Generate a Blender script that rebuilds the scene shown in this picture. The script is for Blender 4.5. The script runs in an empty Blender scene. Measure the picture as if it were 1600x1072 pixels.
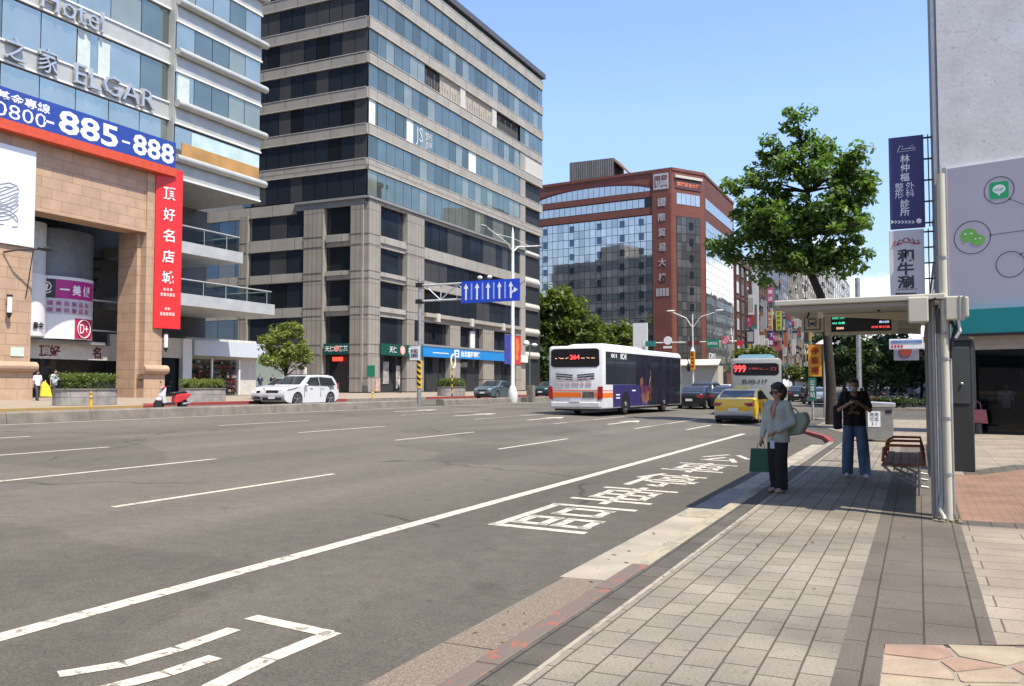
import bpy, bmesh, math, random
import numpy as np
from mathutils import Vector, Matrix
R = math.radians
rnd = random.Random(7)
SC = bpy.context.scene
COL = SC.collection

# ------------------------------------------------------------------ camera
CAM_H = 1.58; FPX = 1360.0; YAW = R(25.03); PIT = R(2.82)
cd = bpy.data.cameras.new("camera"); cam = bpy.data.objects.new("camera", cd); COL.objects.link(cam)
cd.sensor_width = 36; cd.lens = FPX / 1600 * 36; cd.clip_start = 0.05; cd.clip_end = 6000
cam.location = (0, 0, CAM_H); cam.rotation_euler = (R(90) + PIT, 0, YAW)
SC.camera = cam

# ------------------------------------------------------------------ sky, sun, exposure
SUNV = Vector((1.3, -0.56, 2.7)).normalized()
SUN_EL = math.asin(SUNV.z); SUN_AZ = math.atan2(SUNV.x, SUNV.y)
SKY_STR = 0.15; SUN_STR = 3.5; EXPO = 1.0
w = bpy.data.worlds.new("World"); SC.world = w; w.use_nodes = True
nt = w.node_tree; nt.nodes.clear()
def wn(t, **k):
    n = nt.nodes.new(t)
    for a, b in k.items(): setattr(n, a, b)
    return n
sky = wn('ShaderNodeTexSky', sky_type='NISHITA', sun_disc=False, sun_elevation=SUN_EL, sun_rotation=SUN_AZ,
         altitude=0, air_density=1.0, dust_density=0.5, ozone_density=4.0)
bg = wn('ShaderNodeBackground'); bg.inputs[1].default_value = SKY_STR
out = wn('ShaderNodeOutputWorld')
tc = wn('ShaderNodeTexCoord'); sep = wn('ShaderNodeSeparateXYZ'); nt.links.new(tc.outputs['Generated'], sep.inputs[0])
# a low bank of cumulus: noise cloud cover that only exists near the horizon
mp = wn('ShaderNodeMapping'); mp.inputs['Scale'].default_value = (3.0, 3.0, 6.0); mp.inputs['Location'].default_value = (0.35, 0.1, 0.3)
nt.links.new(tc.outputs['Generated'], mp.inputs[0])
no = wn('ShaderNodeTexNoise'); no.inputs['Scale'].default_value = 2.2; no.inputs['Detail'].default_value = 7; no.inputs['Roughness'].default_value = .55
nt.links.new(mp.outputs[0], no.inputs[0])
band = wn('ShaderNodeMapRange'); band.inputs[1].default_value = .20; band.inputs[2].default_value = .10; band.inputs[3].default_value = 0; band.inputs[4].default_value = .42
nt.links.new(sep.outputs[2], band.inputs[0])
az = wn('ShaderNodeMapRange'); az.inputs[1].default_value = -.17; az.inputs[2].default_value = -.09; az.inputs[3].default_value = 0; az.inputs[4].default_value = 1
nt.links.new(sep.outputs[0], az.inputs[0])
az2 = wn('ShaderNodeMath', operation='MULTIPLY'); nt.links.new(band.outputs[0], az2.inputs[0]); nt.links.new(az.outputs[0], az2.inputs[1])
add = wn('ShaderNodeMath', operation='ADD'); nt.links.new(no.outputs[0], add.inputs[0]); nt.links.new(az2.outputs[0], add.inputs[1])
th = wn('ShaderNodeMapRange'); th.inputs[1].default_value = .74; th.inputs[2].default_value = .90
nt.links.new(add.outputs[0], th.inputs[0])
mx = wn('ShaderNodeMix', data_type='RGBA'); nt.links.new(th.outputs[0], mx.inputs[0])
hsv = wn('ShaderNodeHueSaturation'); hsv.inputs['Saturation'].default_value = 1.0; hsv.inputs['Value'].default_value = 1.0
tint = wn('ShaderNodeVectorMath', operation='MULTIPLY'); tint.inputs[1].default_value = (1.03, .96, .97); nt.links.new(sky.outputs[0], tint.inputs[0]); hz = wn('ShaderNodeMapRange'); hz.inputs[1].default_value = 0; hz.inputs[2].default_value = .30; hz.inputs[3].default_value = .52; hz.inputs[4].default_value = 1; nt.links.new(sep.outputs[2], hz.inputs[0])
hm = wn('ShaderNodeVectorMath', operation='SCALE'); nt.links.new(tint.outputs[0], hm.inputs[0]); nt.links.new(hz.outputs[0], hm.inputs['Scale']); nt.links.new(hm.outputs[0], hsv.inputs['Color'])
nt.links.new(hsv.outputs[0], mx.inputs[6]); mx.inputs[7].default_value = (6.2, 6.3, 6.5, 1)
nt.links.new(mx.outputs[2], bg.inputs[0]); nt.links.new(bg.outputs[0], out.inputs[0])
sl = bpy.data.lights.new("sun", 'SUN'); sun = bpy.data.objects.new("sun", sl); COL.objects.link(sun)
sl.energy = SUN_STR; sl.angle = R(.53); sl.color = (1, .925, .79)
sun.rotation_euler = SUNV.to_track_quat('Z', 'Y').to_euler(); sun.location = (20, -10, 60)
SC.view_settings.view_transform = 'Standard'; SC.view_settings.look = 'None'
SC.view_settings.exposure = EXPO; SC.view_settings.gamma = 1
SC.cycles.max_bounces = 6; SC.cycles.diffuse_bounces = 3; SC.cycles.glossy_bounces = 3
SC.cycles.transparent_max_bounces = 8; SC.cycles.use_denoising = True
SC.cycles.caustics_reflective = False; SC.cycles.caustics_refractive = False

# ------------------------------------------------------------------ helpers
_f = Vector((-math.sin(YAW) * math.cos(PIT), math.cos(YAW) * math.cos(PIT), math.sin(PIT)))
_r = Vector((math.cos(YAW), math.sin(YAW), 0)); _u = _r.cross(_f)
def _ray(x, y): return _f + _r * ((x - 800) / FPX) + _u * ((536 - y) / FPX)
def atX(x, y, X0): d = _ray(x, y); return Vector((0, 0, CAM_H)) + d * (X0 / d.x)      # a measured photo point at its real distance
def atY(x, y, Y0): d = _ray(x, y); return Vector((0, 0, CAM_H)) + d * (Y0 / d.y)
def atZ(x, y, z): d = _ray(x, y); return Vector((0, 0, CAM_H)) + d * ((z - CAM_H) / d.z)
def zr(x):                                        # the road falls towards the near kerb
    if x > -2.15: return -.12
    if x > -33: return -.12 - .0225 * (x + 2.15)
    return -.12 + .0225 * 30.85 + .0003 * (-33 - x)
def atR(x, y):
    d = _ray(x, y); t = (-.12 - .0225 * 2.15 - CAM_H) / (d.z + .0225 * d.x); return Vector((0, 0, CAM_H)) + d * t
def zs(x): return .70 if x > -32 else .70 + (-32 - x) * .0075 if x > -52 else .85   # far pavement

ORG = {}
def thing(name, label, cat, loc=(0, 0, 0), rz=0, group=None):
    o = bpy.data.objects.new(name, None); COL.objects.link(o); o.empty_display_size = .3
    o.location = loc; o.rotation_euler = (0, 0, rz); o['label'] = label; o['category'] = cat
    if group: o['group'] = group
    ORG[o.name] = Vector(loc); return o
def tag(o, label, cat, group=None):
    o['label'] = label; o['category'] = cat
    if group: o['group'] = group
    return o
def kind(o, k): o['kind'] = k; return o
def copy_tree(o, parent=None):
    c = o.copy(); COL.objects.link(c)
    if parent: c.parent = parent
    for ch in list(o.children): copy_tree(ch, c)
    return c

class MB:
    def __init__(s): s.v = []; s.f = []; s.m = []
    def add(s, vs, fs, mi=0):
        b = len(s.v); s.v += [tuple(p) for p in vs]
        for f in fs: s.f.append(tuple(b + i for i in f)); s.m.append(mi)
        return s
    def box(s, x0, x1, y0, y1, z0, z1, mi=0):
        vs = [(x0, y0, z0), (x1, y0, z0), (x1, y1, z0), (x0, y1, z0), (x0, y0, z1), (x1, y0, z1), (x1, y1, z1), (x0, y1, z1)]
        return s.add(vs, [(3, 2, 1, 0), (4, 5, 6, 7), (0, 1, 5, 4), (1, 2, 6, 5), (2, 3, 7, 6), (3, 0, 4, 7)], mi)
    def obox(s, c, d, rz=0, ry=0, rx=0, mi=0):
        m = Matrix.Rotation(rz, 3, 'Z') @ Matrix.Rotation(ry, 3, 'Y') @ Matrix.Rotation(rx, 3, 'X'); c = Vector(c)
        vs = [c + m @ Vector((a * d[0] / 2, b * d[1] / 2, e * d[2] / 2)) for e in (-1, 1) for a, b in ((-1, -1), (1, -1), (1, 1), (-1, 1))]
        return s.add(vs, [(3, 2, 1, 0), (4, 5, 6, 7), (0, 1, 5, 4), (1, 2, 6, 5), (2, 3, 7, 6), (3, 0, 4, 7)], mi)
    def poly(s, pts, mi=0): return s.add(pts, [tuple(range(len(pts)))], mi)
    def prism(s, pts, off, mi=0):
        n = len(pts); off = Vector(off); a = [Vector(p) for p in pts]; b = [p + off for p in a]
        return s.add(a + b, [tuple(range(n - 1, -1, -1)), tuple(range(n, 2 * n))] + [(i, (i + 1) % n, n + (i + 1) % n, n + i) for i in range(n)], mi)
    def cyl(s, p0, p1, r0, r1=None, n=12, mi=0, caps=True):
        p0 = Vector(p0); p1 = Vector(p1); r1 = r0 if r1 is None else r1
        d = (p1 - p0).normalized(); a = d.orthogonal().normalized(); b = d.cross(a)
        vs = []
        for p, r in ((p0, r0), (p1, r1)):
            for i in range(n):
                t = 2 * math.pi * i / n; vs.append(p + (a * math.cos(t) + b * math.sin(t)) * r)
        fs = [(i, (i + 1) % n, n + (i + 1) % n, n + i) for i in range(n)]
        if caps: fs += [tuple(range(n - 1, -1, -1)), tuple(range(n, 2 * n))]
        return s.add(vs, fs, mi)
    def tube(s, pts, r, n=8, mi=0):
        pts = [Vector(p) for p in pts]; rs = r if isinstance(r, (list, tuple)) else [r] * len(pts)
        vs = []; a = None
        for i, p in enumerate(pts):
            d = ((pts[min(i + 1, len(pts) - 1)] - pts[max(i - 1, 0)])).normalized()
            a = (a - d * a.dot(d)).normalized() if a is not None and (a - d * a.dot(d)).length > 1e-4 else d.orthogonal().normalized()
            b = d.cross(a)
            for k in range(n):
                t = 2 * math.pi * k / n; vs.append(p + (a * math.cos(t) + b * math.sin(t)) * rs[i])
        fs = []
        for i in range(len(pts) - 1):
            for k in range(n): fs.append((i * n + k, i * n + (k + 1) % n, (i + 1) * n + (k + 1) % n, (i + 1) * n + k))
        fs += [tuple(range(n - 1, -1, -1)), tuple(range((len(pts) - 1) * n, len(pts) * n))]
        return s.add(vs, fs, mi)
    def ell(s, c, r, n=12, m=8, mi=0):
        c = Vector(c); vs = [c + Vector((0, 0, r[2]))]
        for i in range(1, m):
            p = math.pi * i / m
            for k in range(n):
                t = 2 * math.pi * k / n; vs.append(c + Vector((r[0] * math.sin(p) * math.cos(t), r[1] * math.sin(p) * math.sin(t), r[2] * math.cos(p))))
        vs.append(c - Vector((0, 0, r[2]))); L = len(vs) - 1
        fs = [(0, 1 + k, 1 + (k + 1) % n) for k in range(n)]
        for i in range(m - 2):
            for k in range(n): a = 1 + i * n; fs.append((a + k, a + n + k, a + n + (k + 1) % n, a + (k + 1) % n))
        a = 1 + (m - 2) * n; fs += [(a + k, L, a + (k + 1) % n) for k in range(n)]
        return s.add(vs, fs, mi)
    def lathe(s, prof, c, axis='Z', n=20, mi=0):
        c = Vector(c); vs = []
        for r, h in prof:
            for k in range(n):
                t = 2 * math.pi * k / n; a, b = r * math.cos(t), r * math.sin(t)
                vs.append(c + Vector({'Z': (a, b, h), 'Y': (a, h, b), 'X': (h, a, b)}[axis]))
        fs = []
        for i in range(len(prof) - 1):
            for k in range(n): fs.append((i * n + k, i * n + (k + 1) % n, (i + 1) * n + (k + 1) % n, (i + 1) * n + k))
        fs += [tuple(range(n)), tuple(range((len(prof) - 1) * n, len(prof) * n))]
        return s.add(vs, fs, mi)
    def build(s, name, mats, parent=None, smooth=0, bevel=0, local=False, fix=True):
        me = bpy.data.meshes.new(name); vs = s.v
        if parent is not None and not local:
            o = ORG.get(parent.name, Vector()); vs = [(x - o.x, y - o.y, z - o.z) for x, y, z in vs]
        me.from_pydata(vs, [], s.f)
        mats = mats if isinstance(mats, (list, tuple)) else [mats]
        for m in mats: me.materials.append(m)
        if len(mats) > 1: me.polygons.foreach_set('material_index', s.m)
        if fix:
            bm = bmesh.new(); bm.from_mesh(me); bmesh.ops.recalc_face_normals(bm, faces=bm.faces); bm.to_mesh(me); bm.free()
        if smooth:
            me.shade_smooth(); me.set_sharp_from_angle(angle=R(smooth))
        me.update()
        ob = bpy.data.objects.new(name, me); COL.objects.link(ob)
        if parent is not None:
            ob.parent = parent; ORG[ob.name] = ORG.get(parent.name, Vector())
        if bevel:
            b = ob.modifiers.new('bevel', 'BEVEL'); b.width = bevel; b.segments = 2; b.limit_method = 'ANGLE'; b.angle_limit = R(40); b.harden_normals = False
        return ob

# ------------------------------------------------------------------ materials
MATS = {}
def node_mat(name):
    m = bpy.data.materials.new(name); m.use_nodes = True
    return m, m.node_tree, m.node_tree.nodes['Principled BSDF']
def _vec(t, swz=None, scale=(1, 1, 1)):
    tc = t.nodes.new('ShaderNodeTexCoord'); o = tc.outputs['Object']
    if swz:
        se = t.nodes.new('ShaderNodeSeparateXYZ'); cb = t.nodes.new('ShaderNodeCombineXYZ'); t.links.new(o, se.inputs[0])
        for i, a in enumerate(swz):
            t.links.new(se.outputs['xyz'.index(a)], cb.inputs[i])
        o = cb.outputs[0]
    mp = t.nodes.new('ShaderNodeMapping'); mp.inputs['Scale'].default_value = scale; t.links.new(o, mp.inputs[0])
    return mp.outputs[0]
def M(name, col, rough=.6, metal=0, var=.12, scale=3, bump=0, bscale=40, spec=.5, coat=0, stretch=(1, 1, 1), emit=0):
    if name in MATS: return MATS[name]
    m, t, b = node_mat(name); L = t.links.new
    b.inputs['Roughness'].default_value = rough; b.inputs['Metallic'].default_value = metal
    b.inputs['Specular IOR Level'].default_value = spec; b.inputs['Coat Weight'].default_value = coat
    v = _vec(t, None, stretch)
    n = t.nodes.new('ShaderNodeTexNoise'); n.inputs['Scale'].default_value = scale; n.inputs['Detail'].default_value = 5; L(v, n.inputs[0])
    r = t.nodes.new('ShaderNodeValToRGB')
    c = np.array(col[:3]); r.color_ramp.elements[0].position = .3; r.color_ramp.elements[1].position = .7
    r.color_ramp.elements[0].color = (*np.clip(c * (1 - var), 0, 1), 1); r.color_ramp.elements[1].color = (*np.clip(c * (1 + var), 0, 1), 1)
    L(n.outputs[0], r.inputs[0]); L(r.outputs[0], b.inputs['Base Color'])
    if emit: L(r.outputs[0], b.inputs['Emission Color']); b.inputs['Emission Strength'].default_value = emit
    if bump:
        n2 = t.nodes.new('ShaderNodeTexNoise'); n2.inputs['Scale'].default_value = bscale; n2.inputs['Detail'].default_value = 4; L(v, n2.inputs[0])
        bp = t.nodes.new('ShaderNodeBump'); bp.inputs['Strength'].default_value = bump; bp.inputs['Distance'].default_value = .02
        L(n2.outputs[0], bp.inputs['Height']); L(bp.outputs[0], b.inputs['Normal'])
    MATS[name] = m; return m
def brickmat(name, c1, c2, mortar, bw, bh, ms, swz, rough=.75, off=.5, var=.15, vscale=1.2, bump=.4, dirt=.0, squash=1, spec=.3, fine=60):
    if name in MATS: return MATS[name]
    m, t, b = node_mat(name); L = t.links.new
    v = _vec(t, swz)
    br = t.nodes.new('ShaderNodeTexBrick'); br.offset = off; br.offset_frequency = 2; br.squash = squash
    br.inputs['Scale'].default_value = 1; br.inputs['Brick Width'].default_value = bw; br.inputs['Row Height'].default_value = bh
    br.inputs['Mortar Size'].default_value = ms; br.inputs['Mortar Smooth'].default_value = .3; br.inputs['Bias'].default_value = 0
    br.inputs['Color1'].default_value = (*c1, 1); br.inputs['Color2'].default_value = (*c2, 1); br.inputs['Mortar'].default_value = (*mortar, 1)
    # slightly wavy joints
    nw = t.nodes.new('ShaderNodeTexNoise'); nw.inputs['Scale'].default_value = 1.7; L(v, nw.inputs[0])
    vm = t.nodes.new('ShaderNodeVectorMath'); vm.operation = 'MULTIPLY_ADD'; vm.inputs[1].default_value = (ms * 1.1,) * 3
    L(nw.outputs['Color'], vm.inputs[0]); L(v, vm.inputs[2]); L(vm.outputs[0], br.inputs[0])
    n = t.nodes.new('ShaderNodeTexNoise'); n.inputs['Scale'].default_value = vscale; n.inputs['Detail'].default_value = 6; L(v, n.inputs[0])
    n3 = t.nodes.new('ShaderNodeTexNoise'); n3.inputs['Scale'].default_value = fine; n3.inputs['Detail'].default_value = 3; L(v, n3.inputs[0])
    mr = t.nodes.new('ShaderNodeMapRange'); mr.inputs[1].default_value = .3; mr.inputs[2].default_value = .7; mr.inputs[3].default_value = 1 - var; mr.inputs[4].default_value = 1 + var
    L(n.outputs[0], mr.inputs[0])
    mr3 = t.nodes.new('ShaderNodeMapRange'); mr3.inputs[1].default_value = .3; mr3.inputs[2].default_value = .7; mr3.inputs[3].default_value = .80; mr3.inputs[4].default_value = 1.18
    L(n3.outputs[0], mr3.inputs[0])
    n4 = t.nodes.new('ShaderNodeTexNoise'); n4.inputs['Scale'].default_value = fine * .16; n4.inputs['Detail'].default_value = 3; L(v, n4.inputs[0])
    mr4 = t.nodes.new('ShaderNodeMapRange'); mr4.inputs[1].default_value = .62; mr4.inputs[2].default_value = .74; mr4.inputs[3].default_value = 1; mr4.inputs[4].default_value = 1 - dirt; L(n4.outputs[0], mr4.inputs[0])
    md = t.nodes.new('ShaderNodeMath'); md.operation = 'MULTIPLY'; L(mr3.outputs[0], md.inputs[0]); L(mr4.outputs[0], md.inputs[1])
    mu0 = t.nodes.new('ShaderNodeMath'); mu0.operation = 'MULTIPLY'; L(mr.outputs[0], mu0.inputs[0]); L(md.outputs[0], mu0.inputs[1])
    mu = t.nodes.new('ShaderNodeVectorMath'); mu.operation = 'SCALE'; L(br.outputs[0], mu.inputs[0]); L(mu0.outputs[0], mu.inputs['Scale'])
    L(mu.outputs[0], b.inputs['Base Color']); b.inputs['Roughness'].default_value = rough; b.inputs['Specular IOR Level'].default_value = spec
    if bump:
        hm = t.nodes.new('ShaderNodeMath'); hm.operation = 'MULTIPLY_ADD'; L(br.outputs['Fac'], hm.inputs[0]); hm.inputs[1].default_value = -1
        hn = t.nodes.new('ShaderNodeMath'); hn.operation = 'MULTIPLY'; L(n3.outputs[0], hn.inputs[0]); hn.inputs[1].default_value = .35; L(hn.outputs[0], hm.inputs[2])
        bp = t.nodes.new('ShaderNodeBump'); bp.inputs['Strength'].default_value = bump; bp.inputs['Distance'].default_value = .012
        L(hm.outputs[0], bp.inputs['Height']); L(bp.outputs[0], b.inputs['Normal'])
    MATS[name] = m; return m
def glassmat(name, col, refl=.8, rough=.02, var=.25, scale=.35):
    """coated facade glass: a tinted mirror over a dark body"""
    if name in MATS: return MATS[name]
    m, t, b = node_mat(name); L = t.links.new
    n = t.nodes.new('ShaderNodeTexNoise'); n.inputs['Scale'].default_value = scale; L(_vec(t), n.inputs[0])
    r = t.nodes.new('ShaderNodeValToRGB'); c = np.array(col)
    r.color_ramp.elements[0].color = (*(c * (1 - var)), 1); r.color_ramp.elements[1].color = (*np.clip(c * (1 + var), 0, 1), 1)
    L(n.outputs[0], r.inputs[0]); L(r.outputs[0], b.inputs['Base Color'])
    b.inputs['Metallic'].default_value = refl; b.inputs['Roughness'].default_value = rough
    MATS[name] = m; return m
def emitmat(name, col, s):
    if name in MATS: return MATS[name]
    m, t, b = node_mat(name); b.inputs['Base Color'].default_value = (0, 0, 0, 1)
    b.inputs['Emission Color'].default_value = (*col, 1); b.inputs['Emission Strength'].default_value = s
    MATS[name] = m; return m
def clearglass(name, tint=(.8, .9, .92), alpha=.35):
    if name in MATS: return MATS[name]
    m, t, b = node_mat(name); L = t.links.new
    tr = t.nodes.new('ShaderNodeBsdfTransparent'); tr.inputs[0].default_value = (*tint, 1)
    gl = t.nodes.new('ShaderNodeBsdfGlossy'); gl.inputs['Roughness'].default_value = .02; gl.inputs[0].default_value = (.9, .95, 1, 1)
    mixn = t.nodes.new('ShaderNodeMixShader'); mixn.inputs[0].default_value = alpha
    L(tr.outputs[0], mixn.inputs[1]); L(gl.outputs[0], mixn.inputs[2]); L(mixn.outputs[0], t.nodes['Material Output'].inputs[0])
    MATS[name] = m; return m

# writing: a font outline turned into a thin solid, fitted to a real size on its sign
_dg = None
def text(body, c, rt, up, w=None, h=None, mat=None, parent=None, name='lettering', bold=0, depth=.012, local=False, shear=0):
    cu = bpy.data.curves.new('t', 'FONT'); cu.body = body; cu.extrude = .5; cu.offset = bold; cu.resolution_u = 2; cu.align_x = 'CENTER'; cu.space_line = 1.0; cu.shear = shear
    o = bpy.data.objects.new('t', cu); COL.objects.link(o)
    dg = bpy.context.evaluated_depsgraph_get(); dg.update()
    me = bpy.data.meshes.new_from_object(o.evaluated_get(dg)); bpy.data.objects.remove(o); bpy.data.curves.remove(cu)
    n = len(me.vertices); a = np.empty(n * 3); me.vertices.foreach_get('co', a); a = a.reshape(-1, 3)
    lo = a.min(0); hi = a.max(0); d = np.maximum(hi - lo, 1e-6)
    if w is None: w = h * d[0] / d[1]
    if h is None: h = w * d[1] / d[0]
    a = (a - (lo + hi) / 2) / d
    rt = np.array(Vector(rt).normalized()); up = np.array(Vector(up).normalized()); nn = np.cross(rt, up)
    org = Vector(c)
    if parent is not None and not local: org = org - ORG.get(parent.name, Vector())
    p = np.array(org) + a[:, :1] * w * rt + a[:, 1:2] * h * up + (a[:, 2:3] + .5) * depth * nn
    me.vertices.foreach_set('co', p.ravel()); me.materials.clear(); me.materials.append(mat); me.update(); me.name = name
    ob = bpy.data.objects.new(name, me); COL.objects.link(ob)
    if parent is not None: ob.parent = parent
    return ob
# a body grown as one continuous surface from tapered limbs
def flesh(name, caps, mat, parent, voxel=.014, smooth=4, ells=(), cut=None):
    mb = MB()
    for p0, p1, r0, r1 in caps:
        mb.cyl(p0, p1, r0, r1, 10); mb.ell(p0, (r0,) * 3, 10, 6); mb.ell(p1, (r1,) * 3, 10, 6)
    for c, r in ells: mb.ell(c, r, 14, 10)
    ob = mb.build('tmp', [mat], None)
    md = ob.modifiers.new('r', 'REMESH'); md.mode = 'VOXEL'; md.voxel_size = voxel
    sm = ob.modifiers.new('s', 'SMOOTH'); sm.iterations = smooth; sm.factor = .5
    dg = bpy.context.evaluated_depsgraph_get(); dg.update()
    me = bpy.data.meshes.new_from_object(ob.evaluated_get(dg)); om = ob.data
    bpy.data.objects.remove(ob); bpy.data.meshes.remove(om)
    me.materials.clear(); ms = mat if isinstance(mat, (list, tuple)) else [mat]
    for m in ms: me.materials.append(m)
    me.shade_smooth(); me.name = name
    if cut is not None:
        bm = bmesh.new(); bm.from_mesh(me); bmesh.ops.bisect_plane(bm, geom=bm.verts[:] + bm.edges[:] + bm.faces[:], plane_co=(0, 0, cut), plane_no=(0, 0, 1), clear_inner=True); bm.to_mesh(me); bm.free()
    o = bpy.data.objects.new(name, me); COL.objects.link(o); o.parent = parent; return o

# common materials
m_white = M('white_paint', (.78, .78, .76), .45, var=.05)
m_offw = M('off_white_paint', (.66, .66, .61), .45, var=.07)
m_black = M('black_plastic', (.015, .015, .016), .45, var=.2)
m_dark = M('dark_interior', (.012, .013, .015), .7, var=.4, scale=.7)
m_steel = M('galvanised_steel', (.42, .43, .44), .4, .7, var=.15, scale=6)
m_chrome = M('bright_metal', (.72, .73, .74), .18, 1, var=.05)
m_rubber = M('tyre_rubber', (.018, .018, .018), .85, var=.2)
m_conc = M('weathered_concrete', (.19, .165, .135), .85, var=.25, scale=2.2, bump=.4, bscale=30)
m_red = M('red_sign_face', (.62, .02, .02), .4, var=.05)
m_lamp = M('lamp_glass', (.8, .8, .78), .3, var=.03)
WL = M('white_lettering', (.85, .85, .85), .45, var=.02)
# ================================================================== ground, road, pavements
def asphalt():
    m, t, b = node_mat('asphalt'); L = t.links.new; v = _vec(t); vs = _vec(t, None, (1, .18, 1))
    def noise(s, vec, det=5):
        n = t.nodes.new('ShaderNodeTexNoise'); n.inputs['Scale'].default_value = s; n.inputs['Detail'].default_value = det; L(vec, n.inputs[0]); return n.outputs[0]
    def rng(o, a, c, lo=.3, hi=.7):
        r = t.nodes.new('ShaderNodeMapRange'); r.inputs[1].default_value = lo; r.inputs[2].default_value = hi; r.inputs[3].default_value = a; r.inputs[4].default_value = c; L(o, r.inputs[0]); return r.outputs[0]
    def mul(a, c):
        n = t.nodes.new('ShaderNodeMath'); n.operation = 'MULTIPLY'; L(a, n.inputs[0]); L(c, n.inputs[1]); return n.outputs[0]
    sp = rng(noise(160, v, 2), .55, 1.5); mid = rng(noise(5, v), .9, 1.1); big = rng(noise(.45, vs), .82, 1.14); grain = rng(noise(45, v, 3), .8, 1.22)
    # the kerb-side bus lane is darker, partly a view-dependent tone set into the colour
    se = t.nodes.new('ShaderNodeSeparateXYZ'); L(v, se.inputs[0])
    ad = t.nodes.new('ShaderNodeMath'); ad.operation = 'MULTIPLY_ADD'; L(noise(.6, vs), ad.inputs[0]); ad.inputs[1].default_value = 4.0; L(se.outputs[0], ad.inputs[2])
    lane = rng(ad.outputs[0], 1.0, .74, -5.5, -2.2)
    # tyre tracks, dark oil spots and thin cracks
    sn = t.nodes.new('ShaderNodeMath'); sn.operation = 'SINE'; sm_ = t.nodes.new('ShaderNodeMath'); sm_.operation = 'MULTIPLY'; L(se.outputs[0], sm_.inputs[0]); sm_.inputs[1].default_value = 3.43; L(sm_.outputs[0], sn.inputs[0])
    trk = rng(sn.outputs[0], 1.03, .95, -1, 1); oil = rng(noise(1.3, v, 3), 1.0, .78, .64, .74); spot = rng(noise(7, v, 2), 1.0, .72, .70, .76)
    vo = t.nodes.new('ShaderNodeTexVoronoi'); vo.feature = 'DISTANCE_TO_EDGE'; vo.inputs['Scale'].default_value = .16
    wv = t.nodes.new('ShaderNodeTexNoise'); wv.inputs['Scale'].default_value = .9; wv.inputs['Detail'].default_value = 8; L(v, wv.inputs[0]); va = t.nodes.new('ShaderNodeVectorMath'); va.operation = 'MULTIPLY_ADD'; va.inputs[1].default_value = (1.6, 1.6, 0); L(wv.outputs['Color'], va.inputs[0]); L(v, va.inputs[2]); L(va.outputs[0], vo.inputs['Vector'])
    crk = rng(vo.outputs['Distance'], .45, 1.0, 0, .010); gate = rng(noise(.22, v, 2), 0, 1, .50, .54); cm_ = t.nodes.new('ShaderNodeMix'); cm_.inputs[2].default_value = 1; L(gate, cm_.inputs[0]); L(crk, cm_.inputs[3])
    patch = rng(noise(.14, v, 1), 1.0, .84, .575, .585)
    f = mul(mul(mul(sp, mid), mul(big, grain)), mul(mul(lane, trk), mul(mul(oil, spot), mul(cm_.outputs[0], patch))))
    c = t.nodes.new('ShaderNodeVectorMath'); c.operation = 'SCALE'; c.inputs[0].default_value = (.128, .113, .090); L(f, c.inputs['Scale'])
    L(c.outputs[0], b.inputs['Base Color']); b.inputs['Roughness'].default_value = .82; b.inputs['Specular IOR Level'].default_value = .35
    bp = t.nodes.new('ShaderNodeBump'); bp.inputs['Strength'].default_value = .5; bp.inputs['Distance'].default_value = .006; L(noise(150, v, 2), bp.inputs['Height']); L(bp.outputs[0], b.inputs['Normal'])
    return m
m_asph = asphalt()
kind(MB().box(-2500, 2500, -1200, 3500, -1.5, -.7).build('ground', M('bare_ground', (.2, .19, .17), .9)), 'structure')
mb = MB(); xs = [-300, -33, -2.15, 300]; ys = [-60, 950]
for i in range(3):
    mb.poly([(xs[i], ys[0], zr(xs[i])), (xs[i + 1], ys[0], zr(xs[i + 1])), (xs[i + 1], ys[1], zr(xs[i + 1])), (xs[i], ys[1], zr(xs[i]))])
kind(mb.build('road', m_asph, fix=False), 'structure')

def slab(name, pts, z, mat, h=.5):
    mb = MB(); mb.prism([(x, y, z(x) - h) for x, y in pts], (0, 0, 0)); n = len(pts); mb = MB()
    top = [(x, y, z(x)) for x, y in pts]; bot = [(x, y, z(x) - h) for x, y in pts]
    mb.add(top + bot, [tuple(range(n))] + [(i, (i + 1) % n, n + (i + 1) % n, n + i) for i in range(n)])
    return kind(mb.build(name, mat), 'structure')
m_tile = brickmat('pale_concrete_pavers', (.252, .222, .172), (.205, .178, .139), (.085, .072, .054), .34, .21, .0075, 'yx', dirt=.34, var=.28, vscale=.8, bump=.6, off=.37)
m_tiled = brickmat('grey_pavers', (.132, .112, .087), (.116, .099, .078), (.055, .046, .036), .62, .313, .008, 'yx', dirt=.22, var=.2, vscale=1.0, bump=.5, off=.5)
m_tileds = brickmat('grey_small_pavers', (.11, .095, .075), (.09, .08, .064), (.04, .035, .03), .42, .24, .008, 'yx', var=.2, vscale=2, bump=.6)
m_slab = brickmat('sandstone_slabs', (.30, .25, .185), (.25, .21, .16), (.11, .09, .07), .95, .36, .008, 'xy', dirt=.25, var=.2, vscale=1.1, bump=.5)
m_brick = brickmat('red_paving_bricks', (.26, .155, .105), (.22, .135, .095), (.12, .09, .07), .22, .11, .006, 'xy', dirt=.25, var=.22, bump=.4)
m_pink = brickmat('far_pavement_tiles', (.34, .275, .21), (.30, .245, .19), (.2, .165, .13), .6, .6, .01, 'xy', var=.1, bump=0)
m_kerbc = M('kerb_concrete', (.24, .21, .17), .85, var=.25, scale=3, bump=.4)
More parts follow.
